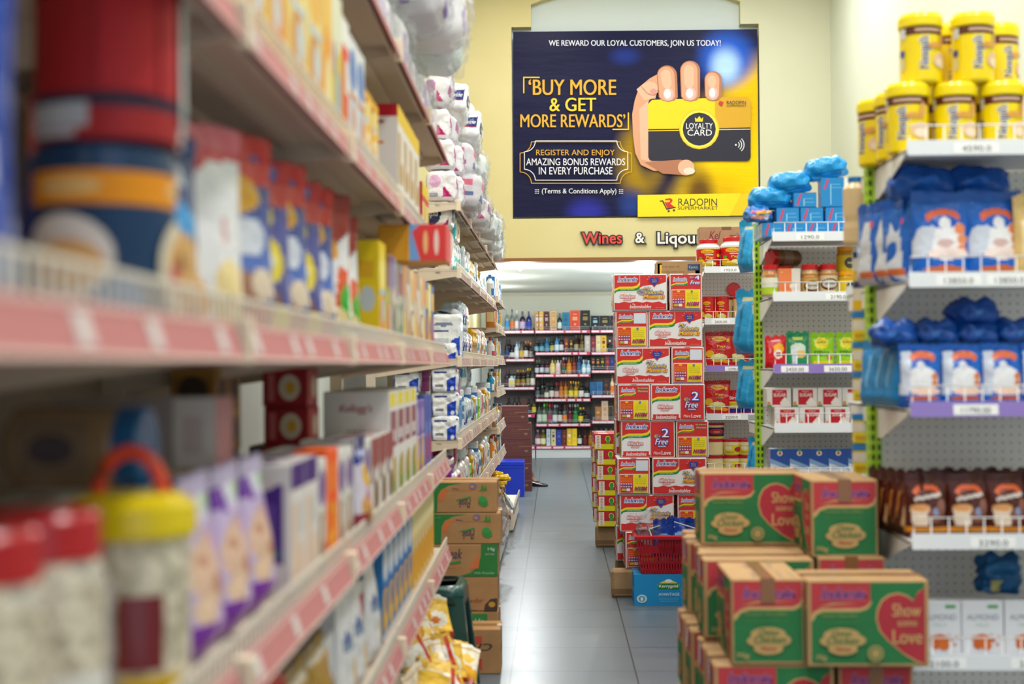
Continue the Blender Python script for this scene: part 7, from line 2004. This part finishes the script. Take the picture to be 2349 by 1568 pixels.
BAYN = {1: 'corner bay', 2: 'middle bay', 3: 'end bay'}
SHN = {'A': 'top', 'A3': 'top', 'B1': 'second', 'B': 'second', 'B3': 'second', 'C1': 'third', 'C': 'third', 'C3': 'third', 'D1': 'fourth', 'D': 'fourth', 'D3': 'fourth', 'E': 'fifth', 'E3': 'fifth', 'F': 'lowest'}
SM = 4.125 * 163.1
K = '16131a'
DATA = {  # shelf: (bay, [(x, width, top, kind, colours, words)...]) in the enlargement's pixels; b bottle, g clear bottle, s square bottle, x box
    'A1': ('A', 1, [(100, 46, 110, 'g', 'b8ccd4', '8a98a0', '2f86c8', 'clear bottle with a blue label'), (148, 44, 110, 'g', 'b4c0c4', '1f3a3a', 'c86a2a', 'clear bottle with an orange label'), (190, 40, 120, 'g', 'c4ced4', 'b8c0c8', 'd4ccd0', 'plain clear bottle'), (245, 56, 130, 'b', '2a1440', '141020', 'b8a0c8', 'dark purple bottle with a lilac label'), (305, 52, 130, 'b', '10206a', '1a1a40', '1c3aa0', 'deep blue bottle')]),
    'A2': ('A', 2, [(385, 46, 135, 'x', 'b8814a', 'd0a070', 'c8c0d0', 'copper gift box'), (417, 52, 135, 'x', 'c8a04a', 'e0c878', 'c8c0d0', 'gold gift box'), (472, 54, 135, 'x', '4a1e14', '6a3020', 'a898a0', 'maroon brown gift box'), (537, 64, 127, 'x', 'b8905a', 'dcdcd8', 'c8a870', 'gold and white striped gift box'), (597, 44, 150, 'b', '0f3438', '1c5a5a', 'c8d8d8', 'dark teal bottle with a white label'), (655, 68, 145, 'x', '1f6f94', '3a8ab0', '1a5a7c', 'blue gift box'), (741, 94, 127, 'x', 'c8402a', 'e06a4a', 'd89a70', 'orange red gift box'), (838, 92, 127, 'x', '14171c', '2a2a24', '8a7a4a', 'black gift box with a gold emblem')]),
    'A3': ('A3', 3, [(932, 80, 180, 'x', '0e1116', '1c2630', '8ab0c0', 'black gift box with a pale bottle print'), (1024, 96, 180, 'x', '12181c', '1c2428', '8a7a50', 'wide black gift box with small gold print'), (1100, 50, 180, 'x', '16141c', '201c28', '383040', 'narrow black gift box')]),
    'B1': ('B1', 1, [(95, 42, 390, 'b', K, K, '1f3a6a', 'black bottle with a navy label'), (145, 52, 450, 'b', '241c1e', '14100f', 'c0c0c4', 'squat dark bottle with a pale label'), (188, 46, 415, 'b', 'b4c8dc', '5a7aa0', 'd8dce6', 'white and pale blue bottle'), (232, 40, 415, 'g', 'b8b0a0', '30281e', 'c8a030', 'clear bottle with a gold label'), (274, 46, 410, 'b', '1c1614', 'b8702a', 'd0ccc8', 'dark bottle with an orange capsule'), (320, 36, 425, 'b', '1c1210', 'c07a2a', '8a8080', 'slim dark bottle with an orange cap')]),
    'B2': ('B', 2, [(375, 40, 400, 'b', '1a1a20', '141418', '6aa0b8', 'black bottle with a teal label'), (425, 42, 395, 'b', '183848', '16202a', '4aa0b8', 'dark blue bottle with a sky label'), (475, 48, 385, 'b', '1f6488', '2a6a90', '2a7aa0', 'petrol blue bottle'), (522, 42, 380, 'b', '1c2018', '20241a', 'a89a3a', 'dark bottle with an olive label'), (568, 44, 365, 'b', '3f86b4', '14181c', 'c8d8e4', 'light blue bottle with a white label'), (612, 42, 365, 'b', '1c1c20', '141418', 'c4c4cc', 'black bottle with a white label'), (658, 38, 385, 'x', '5a1620', '8a5a3a', 'c8702a', 'slim maroon gift tube'), (703, 36, 390, 'x', '241814', '3a2a1c', 'b89a3a', 'slim black tube with gold print'), (750, 46, 360, 'g', '7a6450', '4a3a28', '9a8a70', 'brown clear bottle'), (805, 44, 360, 'b', '4a3a16', '6a5a20', '7a6420', 'golden brown bottle'), (857, 54, 365, 'x', 'b8b0ac', '8a8488', 'd0c8c4', 'grey white gift box')]),
    'B3': ('B3', 3, [(912, 48, 375, 'x', '6a1a2a', '8a2a3a', '9a4a4a', 'crimson gift box'), (960, 44, 365, 'x', 'd8c8a0', 'b8a880', 'c0ac7a', 'tall cream gift box'), (1010, 52, 365, 'x', 'd0a82a', 'e0c050', '5a2030', 'golden gift box with a slanted strip'), (1068, 48, 410, 'b', '0f0c0e', 'd8d0cc', '181416', 'black bottle with a white capsule')]),
    'C1': ('C1', 1, [(90, 40, 680, 'b', '2a1626', '5a2a40', '4a2a44', 'plum bottle'), (138, 58, 725, 's', 'b0c4c8', '2a2c28', 'd8b83a', 'square bottle with a yellow label'), (197, 46, 685, 'b', '141008', 'a8792a', '8a6a2a', 'black bottle with a gold capsule'), (247, 46, 685, 'b', '141008', 'a8792a', '8a6a2a', 'black bottle with a gold capsule'), (293, 36, 668, 'g', '6a6a58', 'd8b81e', '8a8468', 'clear bottle with a yellow cap'), (337, 46, 670, 'g', '8a9498', '2a2c30', 'd4ccc4', 'clear bottle with a white label')]),
    'C2': ('C', 2, [(378, 38, 595, 'b', '1c1620', '5a8a3a', 'b8bcc8', 'dark bottle with a green cap'), (424, 40, 590, 'b', '2c1428', '241020', 'b8bcc8', 'purple black bottle'), (474, 46, 595, 'b', '3a1420', '301018', 'a8a4b0', 'maroon bottle'), (525, 50, 575, 'b', 'c8b46a', '3a3020', 'd8c884', 'cream yellow bottle'), (577, 50, 575, 'b', 'ccc4c4', '2a2428', 'd8b0b8', 'white bottle with a pink label'), (630, 50, 570, 'b', '6a1a2a', 'a8a8b0', '2a5a3a', 'red bottle with a green label'), (682, 52, 570, 'b', 'a86a1c', '6a5a50', 'c8841e', 'amber bottle'), (730, 42, 560, 'b', '6a2416', '5a1420', '8a3a20', 'red brown bottle'), (775, 44, 560, 'b', '1f4a78', '6a8aa8', '2a5a88', 'square shouldered blue bottle'), (820, 40, 595, 'b', '9ac0d8', 'c8d8e4', 'dce6ee', 'pale blue bottle with a white label'), (866, 46, 600, 'b', '9ab8cc', 'c4d4e0', 'c8dce8', 'powder blue bottle')]),
    'C3': ('C3', 3, [(910, 40, 565, 'x', '15131c', '241c20', 'c8742a', 'black box with orange print'), (955, 42, 570, 'x', '17151a', '241c20', 'c87a1e', 'black box with amber print'), (998, 44, 562, 'x', '15150f', '2a2a1a', 'a8982a', 'black box with olive gold print'), (1045, 46, 560, 'x', '6a1c28', '7a2c38', '9a4a50', 'wine red box'), (1090, 40, 560, 'x', '1a2a6a', '2a3a7a', '3a4a8a', 'royal blue box')]),
    'D2': ('D', 2, [(382, 44, 790, 'b', '141416', '141416', '4a5a60', 'black bottle with a grey label'), (427, 44, 768, 'b', '100e10', '100e10', '1a1c20', 'tall black bottle'), (467, 44, 835, 'g', 'a0a49a', '1c1c1c', 'c8c8bc', 'short clear bottle with a cream label'), (515, 46, 795, 'b', '1c1c22', '14182a', 'c0bcb4', 'dark bottle with a cream label'), (563, 46, 810, 'g', '8a8078', 'a81c20', 'c89a9a', 'clear bottle with a red cap'), (606, 42, 790, 'b', '8a4a14', '7a1a1a', 'b8742a', 'amber bottle with a red capsule'), (648, 42, 790, 'b', '96540f', '6a1a1a', 'b8842a', 'honey bottle with a red capsule'), (697, 46, 795, 'g', '9a9470', 'd8a01e', 'd0c02a', 'clear bottle with a yellow label'), (745, 44, 800, 'b', '8a6a16', 'd8b01e', 'd0b42a', 'gold bottle with a yellow cap'), (795, 50, 800, 'b', '241c1c', '1c1418', 'd0ccc4', 'dark bottle with a large white label'), (848, 52, 850, 'b', '141214', '141214', 'bcc4c4', 'squat black bottle with a pale label')]),
    'D3': ('D3', 3, [(906, 58, 805, 'x', '1a4f7c', '2a6a94', '1f5a88', 'blue gift box'), (967, 58, 805, 'x', '1f6094', '3a80b0', '1a5080', 'brighter blue gift box'), (1031, 56, 770, 'x', '2a1a18', '4a2a20', '5a3a2c', 'dark brown gift box'), (1088, 40, 745, 'b', 'd0b8a0', '8a4a2a', 'd8702a', 'white bottle with an orange label')]),
    'D1': ('D1', 1, [(110, 56, 950, 'b', '1c1418', '1c1418', '2a2024', 'dark bottle standing behind the carton pile'), (165, 40, 945, 'b', '16121a', '16121a', '241c24', 'dark slim bottle'), (205, 40, 940, 'b', '14121a', '14121a', '201c24', 'dark narrow bottle'), (250, 54, 960, 'x', '4a2a24', '5a3a30', '4a2a24', 'dull brown box'), (302, 44, 960, 'b', '2a1420', '1c1018', '3a2430', 'plum black bottle'), (347, 42, 955, 'b', '3a3a1a', '1c1c14', 'c8b42a', 'olive bottle with a yellow label')]),
    'E2': ('E', 2, [(397, 46, 1010, 'g', 'a8b0b0', '2a2c2c', 'b8c0c0', 'clear bottle with a black cap'), (445, 52, 1008, 'g', '9ab8a0', '5ad01e', 'b0c8a8', 'clear bottle with a bright green cap'), (497, 50, 1010, 'g', 'a8a4a8', 'd8285a', '8a3050', 'clear bottle with a pink cap'), (545, 48, 1020, 'g', 'a0aeb4', 'a8bcd0', 'c4ccd0', 'clear bottle with a silver cap'), (592, 46, 1020, 'b', '1c1618', '1a1416', 'c4b8b4', 'dark bottle with a pink white label'), (638, 46, 1020, 'g', '9aa4a8', '8a2a2a', 'c87a3a', 'clear bottle with an orange label'), (687, 48, 1015, 'b', '4a1024', '8a8a92', '6a1a2a', 'wine red bottle'), (738, 52, 1015, 'b', '145a30', 'a8b4a8', '2a7a44', 'green bottle'), (787, 46, 1045, 'b', '1c1a12', 'd8c01e', 'd0b41e', 'dark bottle with yellow capsule and label'), (842, 50, 1080, 'b', '141218', '141218', '2a2c38', 'squat black bottle')]),
    'E3': ('E3', 3, [(953, 58, 1040, 'x', '8a5a34', 'a87a4a', 'b88a4a', 'tan gift box'), (1016, 62, 985, 'x', 'bfa088', 'd0b49c', 'a88a70', 'tall beige gift box'), (1072, 44, 1030, 'x', '2a2430', 'b8a02a', '3a3440', 'dark box with yellow bands')]),
    'F2': ('F', 2, [(382, 52, 1255, 'g', 'c08aa0', '8a7a84', 'd8c8d0', 'pink bottle'), (433, 54, 1255, 'g', 'c8b42a', '8a8878', 'd8d4a8', 'yellow bottle'), (482, 36, 1248, 'x', 'b4c4d0', 'd0dce4', '8a9aa8', 'pale blue gift box'), (529, 44, 1250, 'x', 'c8b88c', 'd8ccA4'.lower(), '3a4a5a', 'cream gift box with a dark crest'), (581, 52, 1255, 'x', '1c2f8a', '2a40a0', '4a5ab0', 'royal blue gift box'), (633, 44, 1255, 'x', '5a2414', '7a3a24', '8a4a2a', 'chestnut gift box'), (680, 46, 1245, 'x', 'd8aa1e', 'e8c850', 'e0d8b0', 'yellow gift box with a white stripe'), (728, 46, 1245, 'x', 'e0c01c', 'e8cc3a', 'c8a81c', 'lemon yellow gift box'), (776, 44, 1255, 'b', '1c201c', '20241c', 'c0c8c4', 'dark bottle with a silver label'), (828, 46, 1260, 'b', '4a1014', '3a1014', '5a181c', 'dark red bottle'), (880, 50, 1260, 'b', '8a5216', '5a3a1c', '96601c', 'amber bottle with ridges')]),
    'F3': ('E3', 3, []),
    'G3': (None, 3, [(930, 42, 1262, 'g', '8a9a8a', '3a4a3a', 'a8b4a0', 'clear bottle with a dark cap'), (980, 42, 1252, 'g', '7a8a98', '24409a', 'a0acb8', 'clear bottle with a blue cap'), (1027, 42, 1252, 'g', '7aa098', '2f8a7a', 'b0c4bc', 'clear bottle with a teal cap'), (1075, 42, 1252, 'g', 'a8946a', '8a6a2a', 'c4b48a', 'clear bottle with a bronze cap'), (1120, 42, 1262, 'g', '9aa4a8', '6a6a78', 'b8bcc0', 'clear bottle with a grey cap')]),
}
for row_, (sk, bay, items) in DATA.items():
    zb = Z[sk] + .001 if sk else .171
    sn = SHN[sk] if sk else 'lowest'
    for i, (zx, wz, top, kd, c1, c2, c3, words) in enumerate(items):
        wd = wz / SM
        h = (LZ(top) - zb) if sk else .245
        h *= .985 if row_[0] == 'A' else .97
        lb = f"{words}, {ORD[i]} along the {sn} liquor shelf, {BAYN[bay]}"
        key = 'lq_%s_%d' % (row_, i)
        x = LX(zx) * 20.1 / 20
        if kd == 'x':
            b = gift(h, wd, c1, [('r', .08, .04, .84, .92, c2), ('r', .12, .06, .76, .88, c1), ('r', .25, .5, .5, .18, c3), ('e', .5, .3, .12, .06, c3), ('r', .3, .78, .4, .05, c3)])
            place(key, b, (x, 20.05, zb), lb)
        else:
            place(key, bottle(h, wd, c1, c2, c3, c1, kd == 'g', kd == 's'), (x, 20.03 + wd / 2 + .02, zb), lb)
# second rank of bottles behind the front one, seen between
for row_, dx in (('B2', .03), ('C2', .028), ('D2', .03), ('E2', .03), ('B1', .03), ('C1', .03)):
    sk, bay, items = DATA[row_]
    for i, it in enumerate(items[:-1]):
        if it[3] in 'bgs' and items[i + 1][3] in 'bgs':
            h, wd = (LZ(it[2]) - Z[sk]) * .98, it[1] / SM
            place('lq_%s_%d' % (row_, i), None, (LX((it[0] + items[i + 1][0]) / 2) * 20.17 / 20, 20.17, Z[sk] + .001), f"{it[7]}, {ORD[i]} of the rear rank, {SHN[sk]} shelf, {BAYN[bay]}")

# ------------------------------------------------------------------ red brown cartons, blue crate, shoe
RBC = carton('5e2420', [('t', 'Captain Finest', .12, .74, .6, .12, '7e4a38', 'i'), ('t', 'GOLD', .34, .5, .3, .12, '7a4534', 'b'), ('r', .2, .36, .5, .03, '6e3a2e'), ('r', .55, .6, .43, .05, '8a5a44'), ('p', heart(.82, .36, .07, .09), '8f6a50')], [('r', .1, .2, .8, .6, '642824')], None, name='rum_carton', w_=.30, d=.3, h=.176, tape='7a4a3a', fin='c')
yc = 14.75
xr_ = at(1219, 1000, yc).x
for i in range(5):
    dx = (0, .0, 0, -.004, -.035)[i]
    place('rbc', RBC, (xr_ - .15 + dx, yc, .177 * i), f"red brown rum carton, {('lowest', 'second up', 'third up', 'fourth up', 'topmost')[i]} in the pile by the alcove")


def crate():
    r = E('bottle_crate', 'crate')
    m = M('1436c0', 'g')
    W, D, Hc = .30, .40, .30
    wl = MB()
    for y in (0, D - .012):
        wl.box(-W / 2, W / 2, y, y + .012, 0, Hc, m, .003)
    for x in (-W / 2, W / 2 - .012):
        wl.box(x, x + .012, .012, D - .012, 0, .03, m).box(x, x + .012, .012, D - .012, Hc - .03, Hc, m)
        for j in range(3):
            wl.box(x, x + .012, .012, D - .012, .075 + .075 * j, .10 + .075 * j, m)
        for j in range(7):
            wl.box(x, x + .012, .02 + .056 * j, .045 + .056 * j, .02, Hc - .02, m)
        for j in range(6):
            wl.tube([(x + .006, .05 + .056 * j, .05), (x + .006, .075 + .056 * j, .12), (x + .006, .05 + .056 * j, .19), (x + .006, .075 + .056 * j, .26)], .007, m, 5)
    wl.build('wall', r)
    MB().box(-W / 2 + .01, W / 2 - .01, .01, D - .01, .0, .012, m).build('bottom', r)
    MB().box(-W / 2 - .004, W / 2 + .004, -.004, .016, Hc - .02, Hc + .004, m, .002).box(-W / 2 - .004, W / 2 + .004, D - .016, D + .004, Hc - .02, Hc + .004, m, .002) \
        .box(-W / 2 - .004, -W / 2 + .014, .016, D - .016, Hc - .004, Hc + .004, m).box(W / 2 - .014, W / 2 + .004, .016, D - .016, Hc - .004, Hc + .004, m).build('rim', r)
    lidm = MB().box(-W / 2, W / 2, 0, D, Hc + .004, Hc + .05, m, .006)
    lidm.build('lid', r)
    return mark(r, cat='crate')


xc = at(1202, 1090, 14.15).x
place('crate', crate, (xc - .15, 14.15, 0), 'deep blue plastic bottle crate on the floor before the red brown cartons')


def person():
    """a shopper sitting on the far side of the carton pile: only a foot shows past it"""
    sk = bpy.data.meshes.new('body')
    pts = [(-.16, .06, .28), (-.16, .05, .42), (-.16, .03, .55), (-.16, -.01, .64), (-.16, -.04, .74),        # pelvis, waist, chest, neck, head
           (-.11, .0, .27), (.00, -.22, .33), (.095, -.15, .10), (.12, -.19, .045), (.18, -.23, .03),              # one leg
           (-.22, .0, .27), (-.2, -.24, .33), (-.18, -.18, .10), (-.18, -.22, .05), (-.18, -.27, .03),
           (-.06, .03, .57), (-.03, -.08, .45), (-.08, -.2, .40), (-.26, .03, .57), (-.29, -.08, .45), (-.22, -.2, .40)]
    rad = [.12, .11, .11, .045, .08, .08, .05, .034, .03, .02, .08, .05, .034, .03, .02, .045, .036, .026, .045, .036, .026]
    ed = [(0, 1), (1, 2), (2, 3), (3, 4), (0, 5), (5, 6), (6, 7), (7, 8), (8, 9), (0, 10), (10, 11), (11, 12), (12, 13), (13, 14), (2, 15), (15, 16), (16, 17), (2, 18), (18, 19), (19, 20)]
    sk.from_pydata(pts, ed, [])
    o = bpy.data.objects.new('person', sk)
    C.objects.link(o)
    md = o.modifiers.new('skin', 'SKIN')
    for v_, r_ in zip(sk.skin_vertices[0].data, rad):
        v_.radius = (r_ * .8, r_ * .8)
    sk.skin_vertices[0].data[0].use_root = True
    o.modifiers.new('sub', 'SUBSURF').levels = 2
    o.modifiers['sub'].render_levels = 2
    sk.materials.append(M('6b4636', 's'))
    # flat black shoe
    for sx, p in ((1, (.15, -.21)), (-1, (-.18, -.24))):
        sh = MB()
        pr = [(-.075, .03, .07), (-.05, .036, .06), (0, .038, .045), (.05, .042, .038), (.09, .036, .03), (.115, .02, .022)]
        vs, fs = [], []
        for x, hw, hh in pr:
            for a in range(9):
                t = pi * a / 8
                vs.append((x, hw * cos(t), .002 + hh * sin(t) ** .7))
        for i in range(len(pr) - 1):
            fs += [(i * 9 + a, i * 9 + a + 1, i * 9 + a + 10, i * 9 + a + 9) for a in range(8)]
            fs.append((i * 9, i * 9 + 9, i * 9 + 17, i * 9 + 8))
        fs += [tuple(range(9)), tuple(range((len(pr) - 1) * 9, len(pr) * 9))]
        sh.add(vs, fs, M('0f0e12', 'g'), True)
        sh.box(-.02, .03, -.012, .012, .05, .06, M('0f0e12', 'g'), .004)
        sh.build('shoe', o, (p[0], p[1], 0), (0, 0, -.15 if sx > 0 else -1.3))
    g = soft_mb(.30, .26, .36, '2c2230', fin='p', r=.6, nz=.006, seed=2).build('dress', o, (-.16, -.10, .22))
    return mark(o, cat='person')


pf = at(1226, 1112, 15.3)
place('person', person, (pf.x - .12, 15.55, 0), 'person sitting behind the red brown cartons, one flat black shoe showing')

# ------------------------------------------------------------------ brown milk cartons, stool, the box on the floor
BRN = 'b3834f'
PKO = [('p', [(0, .0), (.12, .0), (.13, .55), (.18, .75), (.3, .88), (.52, .96), (0, .96)], '117a2a'), ('t', 'FilledMilk', .02, .83, .1, .05, '5aa86a'),
       ('p', [(.14, .38), (.15, .62), (.2, .76), (.3, .78), (.27, .7), (.2, .36)], 'd87030'), ('r', .2, .72, .6, .015, 'cf7a3a'), ('t', 'Vita', .34, .74, .1, .06, '4a3a7a', 'bu'),
       ('t', 'Peak', .43, .16, .19, .30, '4a3a4a', 'biu'), ('p', [(.4, .42), (.62, .54), (.62, .48), (.4, .38)], '2f8a3a'), ('e', .65, .86, .055, .10, '6a6a9a'), ('e', .64, .84, .03, .05, 'c8804a'), ('p', [(.74, .72), (.86, .72), (.84, .94), (.82, .76), (.79, .96), (.77, .76)], '2f8a2f'),
       ('p', [(.73, .36), (.77, .52), (.82, .48), (.86, .42), (.88, .26), (.82, .2), (.76, .24)], '1f8a34'), ('e', .79, .44, .06, .1, '2a9a3c')]
PKU = [('p', [(1, 0), (1, 1), (.76, 1), (.75, .6), (.70, .3), (.6, .12), (.4, .0)], '117a2a'), ('t', '14g', .86, .78, .10, .12, 'd8e8d8', 'b'), ('t', 'SATCHET', .82, .66, .14, .06, 'b8d0b8'), ('p', [(.58, .22), (.72, .26), (.74, .6), (.70, .66), (.66, .5), (.62, .34)], 'd87030'), ('t', 'Peak', .22, .55, .26, .32, '4a3a4a', 'bi'),
       ('p', [(.2, .42), (.46, .50), (.46, .42), (.2, .36)], '2f8a3a'), ('t', 'Milk Powder', .66, .08, .3, .07, 'a8c8a8'), ('r', .1, .28, .4, .02, 'cf7a3a')]
PWD = [('t', 'Powder', .46, .24, .34, .15, '9a3a1e', 'bi'), ('p', [(.80, .0), (1, 0), (1, .38), (.9, .36), (.82, .2)], '3a2a18'), ('e', .92, .2, .05, .08, 'c8901e'), ('r', .3, .03, .4, .02, '8a6a4a')]
PG = [('r', .5, .1, .34, .8, '1f8a34'), ('t', '14g', .66, .4, .12, .3, 'd8e8d8')]
mkP = lambda ops, h=.137: carton(BRN, ops, [('r', .1, .2, .8, .5, 'a5773f')], None, [('r', .4, .4, .2, .2, 'a07840')], name='milk_carton', w_=.30, d=.26, h=h, tape='a5763f')
PK1, PK2, PK3, PK4 = mkP(PKO), mkP(PKU, .143), mkP(PWD, .152), mkP(PG, .10)
yp = 6.30
xp = at(1142, 1250, yp).x
zz = .04
zc = at(1100, 1402, yp).z
for K_, b, h, dx, nm in (('PK4', PK4, .10, .0, 'brown milk carton with a green patch, just above the stool seat'), ('PK3', PK3, .152, -.004, 'plain brown milk carton with a dark corner picture, third from the bottom'), ('PK2', PK2, .143, -.002, 'brown milk carton printed the right way up, with a green end'),
                         ('PK1', PK1, .137, .012, 'brown milk carton printed upside down, lower of that pair'), ('PK1', PK1, .137, -.004, 'brown milk carton printed upside down, topmost of the pile')):
    if K_ == 'PK4':
        zz = zc - .10
    place(K_, b, (xp - .15 + dx, yp, zz), nm)
    zz += h + .001
place('PK4', PK4, (xp - .152, yp, 0), 'brown milk carton at the foot of the pile, hidden by the stool', sc=(1, 1, (zc - .101) / .10))
TCR = carton(BRN, [('r', .12, .66, .62, .18, 'c8442a'), ('t', 'COCOA', .2, .70, .4, .08, 'd88a6a'), ('t', 'Three', .08, .40, .52, .20, '3a2a2a', 'biu'), ('t', 'Crowns', .18, .52, .7, .16, '3a2a2a', 'biu'), ('r', .12, .1, .62, .24, 'c8402a'), ('t', '30 x 16g', .2, .17, .4, .08, 'e8b8a0')],
             [('t', 'Three Crowns', .1, .4, .8, .2, '3a2a2a', 'biu')], None, name='milk_carton', w_=.30, d=.2, h=.19, tape='9a7040')
x3 = at(1148, 1480, 6.02).x
place('tcr', TCR, (x3 - .15, 6.02, 0), 'brown carton with red panels on the floor at the foot of the milk cartons')
TC2 = boxy('milk_carton', 'carton', .24, .16, .36, BRN, f=[('t', 'Crowns', .3, .82, .6, .08, '3a2a2a', 'bi')], fin='c')
place('tc2', TC2, (at(1010, 1400, 5.9).x - .02, 5.93, 0), 'tall brown carton with black lettering seen under the stool')


def stool():
    r = E('plastic_stool', 'stool')
    m = M('1c4a46', 'g')
    s, h = .16, .44
    st = MB()
    def rr(hw, z, rad, n=5):
        out = []
        for cx, cy, a0 in ((hw - rad, hw - rad, 0), (-hw + rad, hw - rad, 90), (-hw + rad, -hw + rad, 180), (hw - rad, -hw + rad, 270)):
            for i in range(n + 1):
                a = radians(a0 + 90 * i / n)
                out.append((cx + rad * cos(a), cy + rad * sin(a), z))
        return out
    rings = [rr(s - .03, h + .001, .04), rr(s - .012, h, .045), rr(s, h - .014, .05), rr(s + .008, h - .07, .05), rr(s + .004, h - .07, .05), rr(s - .006, h - .016, .045)]
    n = len(rings[0])
    vs = [p for q in rings for p in q]
    st.add(vs, [(k * n + i, k * n + (i + 1) % n, (k + 1) * n + (i + 1) % n, (k + 1) * n + i) for k in range(len(rings) - 1) for i in range(n)] + [tuple(range(n))], m, True)
    st.build('seat', r)
    for sx in (-1, 1):
        for sy in (-1, 1):
            lg = MB()
            vs = []
            for t in (0, .12, .5, 1):
                z = (h - .04) * (1 - t)
                o_ = s + .002 + .045 * t
                w_ = .075 - .035 * min(1, t * 1.6)
                vs += [(sx * o_, sy * o_, z), (sx * (o_ - w_), sy * o_, z), (sx * (o_ - w_), sy * (o_ - .012), z), (sx * (o_ - .012), sy * (o_ - .012), z), (sx * (o_ - .012), sy * (o_ - w_), z), (sx * o_, sy * (o_ - w_), z)]
            fs = [(k * 6 + i, k * 6 + (i + 1) % 6, (k + 1) * 6 + (i + 1) % 6, (k + 1) * 6 + i) for k in range(3) for i in range(6)]
            fs.append(tuple(range(18, 24)))
            lg.add(vs, fs, m)
            lg.build('leg', r)
    return mark(r, cat='stool')


ps = at(1025, 1330, 5.62)
place('stool', stool, (at(1082, 1400, 5.46).x - .195, 5.62, .012), 'dark green plastic stool between the bin of snacks and the brown cartons')
